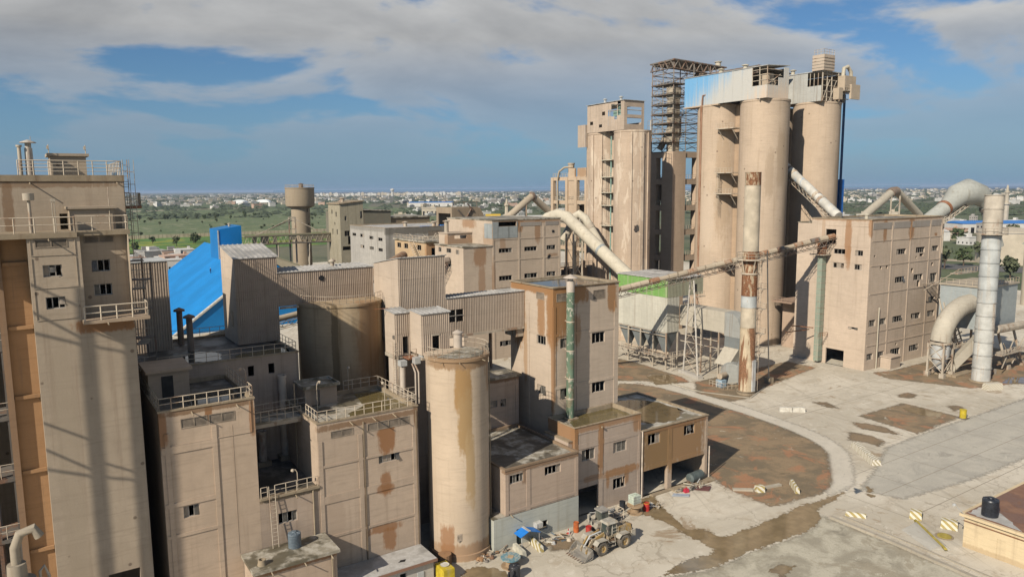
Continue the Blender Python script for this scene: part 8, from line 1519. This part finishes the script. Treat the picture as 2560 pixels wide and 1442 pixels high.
t = thing('rubble_bag', 'red jerry can lying in front of the garage pillar', 'canister', (73.2, 67.5, 0)); part(MB().hexa([(72.8, 67.2, .02), (73.5, 67.1, .02), (73.6, 67.7, .02), (72.9, 67.8, .02), (72.9, 67.25, .5), (73.4, 67.2, .55), (73.5, 67.6, .5), (73.0, 67.7, .5)]), 'body', simple('red_plastic', (0.5, 0.04, 0.07), .5), t); part(MB().tube((73.1, 67.4, .5), (73.3, 67.5, .68), .07, 6), 'spout', RED, t)
fr = thing('steel_rack', 'empty welded steel rack left of the caged liquid tank', 'rack', (59.6, 66.6, 0)); f = MB()
for x in (58.9, 60.6):
    for y in (66.1, 67.3): f.tube((x, y, 0), (x, y, 1.3), .05, 4)
for z in (.5, 1.3): f.tube((58.9, 66.1, z), (60.6, 66.1, z), .05, 4).tube((58.9, 67.3, z), (60.6, 67.3, z), .05, 4).tube((58.9, 66.1, z), (58.9, 67.3, z), .05, 4).tube((60.6, 66.1, z), (60.6, 67.3, z), .05, 4)
part(f, 'frame', RAILM, fr); part(MB().box(59, 60.5, 66.15, 67.25, .52, .56), 'shelf', DARKST, fr)

# ---- wheel loader
WL = thing('wheel_loader', 'dusty white and ochre wheel loader with lowered bucket before the workshop', 'wheel loader', (53.9, 61.5, 0)); LY = rusty('loader_ochre', (0.36, 0.23, 0.08), 0.85, (0.34, 0.28, 0.2), 0.44, zs=1); LW = simple('dusty_white_paint', (0.42, 0.385, 0.32), 0.7, dirt=(0.33, 0.27, 0.19), dirtk=0.8); TY = simple('dusty_tyre', (0.15, 0.13, 0.105), 0.95, dirt=(0.26, 0.22, 0.17), dirtk=.7); LG = simple('cab_glass', (0.05, 0.065, 0.06), 0.12, spec=0.6, dirt=(0.2, 0.18, 0.14), dirtk=.5)
def wheel(x, y, s_):
    tm = MB(); r_, w_ = .8, .62; prof = [(.42, -w_/2+.05), (.62, -w_/2), (.76, -w_/2+.06), (.8, -w_/2+.16), (.8, w_/2-.16), (.76, w_/2-.06), (.62, w_/2), (.42, w_/2-.05)]; n = 28; i0 = 0
    for (rr, oy) in prof:
        for k in range(n): a = 2*math.pi*k/n; tm.v.append((x+rr*math.cos(a), y+oy, r_+rr*math.sin(a)))
    for j in range(len(prof)-1):
        for k in range(n): tm.f.append((j*n+k, j*n+(k+1) % n, (j+1)*n+(k+1) % n, (j+1)*n+k))
    for k in range(22):
        a = 2*math.pi*k/22; c, sn = math.cos(a), math.sin(a); c2, s2 = math.cos(a+.13), math.sin(a+.13)
        for sd in (-1, 1):
            e = a+(0.06 if sd > 0 else -.02); c, sn, c2, s2 = math.cos(e), math.sin(e), math.cos(e+.1), math.sin(e+.1)
            tm.hexa([(x+.79*c, y+sd*.02, r_+.79*sn), (x+.79*c, y+sd*.3, r_+.79*sn), (x+.79*c2, y+sd*.3, r_+.79*s2), (x+.79*c2, y+sd*.02, r_+.79*s2), (x+.84*c, y+sd*.02, r_+.84*sn), (x+.82*c, y+sd*.3, r_+.82*sn), (x+.82*c2, y+sd*.3, r_+.82*s2), (x+.84*c2, y+sd*.02, r_+.84*s2)])
    wo_ = part(tm, 'wheel', TY, WL)
    rm = MB(); o = -s_; 
    for (ra, ya), (rb, yb_) in zip([(.44, .28), (.40, .2), (.22, .12), (.2, .2), (.02, .22)], [(.40, .2), (.22, .12), (.2, .2), (.02, .22), (.01, .22)]):
        i0 = len(rm.v)
        for rr, oy in ((ra, ya), (rb, yb_)):
            for k in range(20): a = 2*math.pi*k/20; rm.v.append((x+rr*math.cos(a), y+s_*oy, r_+rr*math.sin(a)))
        for k in range(20): rm.f.append((i0+k, i0+(k+1) % 20, i0+20+(k+1) % 20, i0+20+k))
    part(rm, 'rim', LY, wo_)
for x in (52.25, 55.6): wheel(x, 60.55, -1); wheel(x, 62.7, 1)
part(MB().box(51.7, 52.8, 61.0, 62.2, .6, 1.3).box(52.8, 54.2, 61.2, 62.0, .7, 1.2).box(54.0, 57.0, 60.95, 62.25, .7, 1.45), 'chassis', rusty('loader_frame', (0.2, 0.15, 0.1)), WL)
part(MB().hexa([(54.9, 60.95, 1.45), (57.4, 61.0, 1.2), (57.4, 62.2, 1.2), (54.9, 62.25, 1.45), (54.9, 61.0, 2.45), (57.1, 61.05, 2.25), (57.1, 62.15, 2.25), (54.9, 62.2, 2.45)]), 'engine_hood', LY, WL); part(MB().box(57.1, 57.7, 60.85, 62.35, .75, 1.5), 'counterweight', LW, WL); part(MB().box(57.42, 57.46, 61.2, 62.0, 1.45, 2.1), 'grille', DARKST, WL); part(MB().lathe(56.0, 61.4, [(.08, 2.35), (.08, 3.1)], 8), 'exhaust', DARKST, WL)
for y0_, y1_ in ((60.2, 60.95), (62.3, 63.05)):
    for x in (52.25, 55.6): part(MB().hexa([(x-.95, y0_, 1.35), (x-.6, y0_, 1.72), (x-.6, y1_, 1.72), (x-.95, y1_, 1.35), (x-.95, y0_, 1.42), (x-.6, y0_, 1.79), (x-.6, y1_, 1.79), (x-.95, y1_, 1.42)]).box(x-.6, x+.6, y0_, y1_, 1.72, 1.79).hexa([(x+.6, y0_, 1.72), (x+.95, y0_, 1.3), (x+.95, y1_, 1.3), (x+.6, y1_, 1.72), (x+.6, y0_, 1.79), (x+.95, y0_, 1.37), (x+.95, y1_, 1.37), (x+.6, y1_, 1.79)]), 'fender', LW, WL)
cab = part(MB().box(53.6, 54.95, 60.95, 62.25, 1.3, 1.75), 'cab', LY, WL); part(MB().hexa([(53.5, 61.0, 1.76), (54.95, 61.0, 1.76), (54.95, 62.2, 1.76), (53.5, 62.2, 1.76), (53.62, 61.08, 3.05), (54.9, 61.08, 3.05), (54.9, 62.12, 3.05), (53.62, 62.12, 3.05)]), 'glazing', LG, cab)
part(MB().hexa([(53.4, 60.85, 3.06), (55.05, 60.85, 3.06), (55.05, 62.35, 3.06), (53.4, 62.35, 3.06), (53.55, 61.0, 3.26), (54.95, 61.0, 3.26), (54.95, 62.2, 3.26), (53.55, 62.2, 3.26)]), 'cab_roof', LW, cab); f = MB()
for (xa, xb) in ((53.5, 53.62), (54.93, 54.9), (54.25, 54.28)):
    for (ya, yb_) in ((60.98, 61.06), (62.22, 62.14)): f.tube((xa, ya, 1.7), (xb, yb_, 3.08), .05, 5)
part(f, 'cab_pillar', LW, cab); part(MB().box(53.4, 54.4, 60.55, 60.9, .55, .62).box(53.5, 54.3, 60.6, 60.9, .95, 1.02).tube((53.4, 60.6, .6), (53.55, 60.9, 1.6), .03, 5).tube((54.4, 60.6, .6), (54.5, 60.9, 1.6), .03, 5).rail([(54.0, 60.85, 1.75), (55.0, 60.85, 1.75)], .8, 1, .03), 'steps', LW, WL)
for y in (61.1, 62.0): part(MB().hexa([(53.1, y, 1.9), (53.1, y+.14, 1.9), (51.5, y+.14, 1.5), (51.5, y, 1.5), (53.1, y, 2.25), (53.1, y+.14, 2.25), (51.6, y+.14, 1.85), (51.6, y, 1.85)]).hexa([(51.65, y, 1.5), (51.65, y+.14, 1.5), (50.5, y+.14, .35), (50.5, y, .35), (51.4, y, 1.9), (51.4, y+.14, 1.9), (50.4, y+.14, .75), (50.4, y, .75)]), 'lift_arm', LY, WL)
part(MB().tube((53.0, 61.2, 1.1), (51.6, 61.2, 1.55), .09, 8).tube((53.0, 62.0, 1.1), (51.6, 62.0, 1.55), .09, 8).tube((53.0, 61.6, 2.2), (51.4, 61.6, 2.1), .1, 8).tube((51.4, 61.6, 2.1), (50.5, 61.6, 1.0), .08, 8), 'hydraulic_ram', GALV, WL)
bk = MB(); pr = [(50.6, 1.25), (50.75, .7), (50.6, .2), (50.2, .08), (49.35, .05)]; ya, yb_ = 60.1, 63.1
for (p, q) in zip(pr, pr[1:]): bk.hexa([(p[0], ya, p[1]), (p[0], yb_, p[1]), (q[0], yb_, q[1]), (q[0], ya, q[1]), (p[0]-.04, ya, p[1]+.05), (p[0]-.04, yb_, p[1]+.05), (q[0]-.02, yb_, q[1]+.06), (q[0]-.02, ya, q[1]+.06)])
for y in (ya, yb_-.06): bk.prism([(0, 0)]*3, 0, 0) if False else bk.hexa([(50.55, y, 1.2), (50.55, y+.06, 1.2), (49.9, y+.06, .75), (49.9, y, .75), (50.7, y, .5), (50.7, y+.06, .5), (49.4, y+.06, .08), (49.4, y, .08)])
part(bk, 'bucket', rusty('bucket_steel', (0.24, 0.22, 0.19), .5, (0.4, 0.34, 0.26), .5, zs=1), WL); f = MB()
for k in range(8): y = ya+.1+k*.39; f.hexa([(49.42, y, .05), (49.42, y+.12, .05), (49.05, y+.09, .04), (49.05, y+.03, .04), (49.42, y, .14), (49.42, y+.12, .14), (49.05, y+.09, .07), (49.05, y+.03, .07)])
part(f, 'bucket_teeth', DARKST, WL, kind='stuff'); part(MB().box(53.3, 53.5, 60.8, 61.0, 2.6, 2.9).box(53.2, 53.45, 62.3, 62.5, 2.0, 2.25).box(53.2, 53.45, 60.75, 60.95, 2.0, 2.25), 'work_lamp', DARKST, WL)
# backhoe standing behind it
BH = thing('backhoe', 'white backhoe with a folded boom and grey cab roof behind the wheel loader', 'excavator', (55.8, 65.4, 0)); part(MB().box(55.2, 57.2, 64.7, 66.1, .5, 1.3), 'body', LW, BH); part(MB().hexa([(55.9, 64.8, 1.3), (57.0, 64.8, 1.3), (57.0, 66.0, 1.3), (55.9, 66.0, 1.3), (55.95, 64.85, 2.5), (56.95, 64.85, 2.5), (56.95, 65.95, 2.5), (55.95, 65.95, 2.5)]), 'cab', LG, BH); part(MB().box(55.8, 57.1, 64.7, 66.1, 2.51, 2.66), 'cab_roof', simple('grey_roof_paint', (0.3, 0.28, 0.25), .7, dirt=(.4, .35, .28)), BH)
part(MB().hexa([(54.2, 65.2, 2.5), (54.2, 65.45, 2.5), (54.5, 65.45, 2.55), (54.5, 65.2, 2.55), (54.25, 65.2, 1.5), (54.25, 65.45, 1.5), (54.6, 65.45, 1.5), (54.6, 65.2, 1.5)]).hexa([(54.3, 65.2, 1.9), (54.3, 65.45, 1.9), (55.9, 65.45, .7), (55.9, 65.2, .7), (54.4, 65.2, 2.2), (54.4, 65.45, 2.2), (56.0, 65.45, 1.1), (56.0, 65.2, 1.1)]), 'boom', LW, BH)
for (x, y) in ((55.5, 64.6), (56.9, 64.6), (55.5, 66.2), (56.9, 66.2)): part(MB().tube((x, y-.18, .5), (x, y+.18, .5), .5, 18), 'wheel', TY, BH)
# ---- people
def person(name_, label, x, y, z, face, cloth, pose=0):
    t = thing('person', label, 'person', (x, y, z)); me = bpy.data.meshes.new('body'); k = pose
    V_ = [(0, 0, .95), (0, 0, 1.2), (0, 0, 1.42), (0, .01, 1.55), (.1, 0, .9), (.13, .05+.1*k, .5), (.13, -.02-.1*k, .06), (.14, .14, .03), (-.1, 0, .9), (-.13, .1, .5), (-.14, .0+.1*k, .06), (-.15, .16, .03), (.2, 0, 1.4), (.27, .02, 1.12), (.25, .15+.15*k, .9), (-.2, 0, 1.4), (-.27, .02, 1.12), (-.25, .15, .9), (0, .02, 1.68)]
    E_ = [(0, 1), (1, 2), (2, 3), (0, 4), (4, 5), (5, 6), (6, 7), (0, 8), (8, 9), (9, 10), (10, 11), (2, 12), (12, 13), (13, 14), (2, 15), (15, 16), (16, 17), (3, 18)]
    R_ = [.15, .145, .13, .06, .09, .07, .05, .045, .09, .07, .05, .045, .065, .05, .04, .065, .05, .04, .09]
    me.from_pydata(V_, E_, []); o = bpy.data.objects.new('body', me); COL.objects.link(o); md = o.modifiers.new('skin', 'SKIN'); sv = me.skin_vertices[0] if me.skin_vertices else None
    bm = bmesh.new(); bm.from_mesh(me); ly = bm.verts.layers.skin.verify()
    for v, r_ in zip(bm.verts, R_): v[ly].radius = (r_, r_)
    bm.verts.ensure_lookup_table(); bm.verts[0][ly].use_root = True; bm.to_mesh(me); bm.free(); o.modifiers.new('sub', 'SUBSURF').render_levels = 2
    me.materials.append(cloth); o.parent = t; o.rotation_euler.z = face; BASE[o.name] = (x, y, z)
    hd = part(MB().lathe(x, y, [(.02, z+1.55), (.08, z+1.58), (.1, z+1.68), (.105, z+1.75), (.08, z+1.84), (.02, z+1.86)], 14), 'head', simple('skin', (0.36, 0.22, 0.15), .6), t, smooth=True); part(MB().lathe(x, y, [(.108, z+1.73), (.11, z+1.78), (.085, z+1.86), (.02, z+1.885)], 14), 'headwear', simple('white_cap', (0.6, 0.6, 0.58)) if pose else simple('dark_hair', (0.02, 0.018, 0.016)), t, smooth=True); return t
person('p', 'person in dark clothes walking at the bottom edge beside the black tank', 40.0, 61.0, 0.02, 1.0, simple('dark_clothes', (0.02, 0.021, 0.026), .9))
person('p', 'person in dark blue overalls working on the blue hall roof', 54.25, 265.3, 13.7, 2.2, simple('navy_overalls', (0.012, 0.02, 0.07), .9), 1)

# ---- trestle left of the picture whose bars shade the mill tower
TS = thing('feed_trestle', 'tall steel feed trestle left of the mill tower, seen by its shadow bars', 'trestle', (-16, 62, 0)); f = MB(); sd = Vector((SUN_DIR.x, SUN_DIR.y, 0)).normalized(); tn_ = Vector((1, 0, 0))
def tpos(xw, back=19.0): return Vector((xw, 69.6, 0))+sd*back
CP = [tpos(4.3), tpos(7.5)]
for c, hw in ((CP[0], .32), (CP[1], .3)): f.box(c.x-hw, c.x+hw, c.y-.12, c.y+.12, 0, 46)
part(f, 'column', PHM, TS); f = MB()
for z in (46.9, 35.6):
    a = tpos(0.4); f.tube((a.x, a.y, z), (CP[0].x, CP[0].y, z-2.5), .11, 6); f.tube((a.x, a.y, z-2.2), (CP[0].x, CP[0].y, z-5.2), .12, 6); f.tube((a.x, a.y, z-4.0), (CP[0].x, CP[0].y, z-5.6), .12, 6); f.tube((CP[0].x, CP[0].y, z-4.2), (CP[1].x, CP[1].y, z-6), .1, 6); f.tube((CP[0].x, CP[0].y, z-5.6), (CP[1].x, CP[1].y, z-6.6), .1, 6)
part(f, 'brace', STEEL, TS)
# true size and place of the mill tower and of the two blocks beside it
def settle(objs, k):
    for o in objs: b = Vector(BASE[o.name]); o.location = (b.x*k, b.y*k, b.z*k-41.0*(k-1)); o.scale = (k, k, k)
settle((A, Wg, lp, cy, vb), 1.16); cy.location.z += 2.6; cy.location.x -= 0.7
settle((B, M_, Cb, G1, G2, TK1, br, fb, EXH[21.6], EXH[16.1]), 1.0368)
# ---- the air between the works and the far town
def haze():
    m_ = bpy.data.materials.new('thin_haze'); m_.use_nodes = True; nt = m_.node_tree; nt.nodes.clear(); o = nt.nodes.new('ShaderNodeOutputMaterial'); v = nt.nodes.new('ShaderNodeVolumePrincipled')
    v.inputs['Color'].default_value = (0.52, 0.67, 0.9, 1); v.inputs['Density'].default_value = 0.000042; v.inputs['Anisotropy'].default_value = 0.0; nt.links.new(v.outputs[0], o.inputs['Volume'])
    struct(MB().box(-61000, 61000, -61000, 61000, -12, 82), 'haze', m_, kind='stuff', label='thin bluish haze over the plain')
haze()
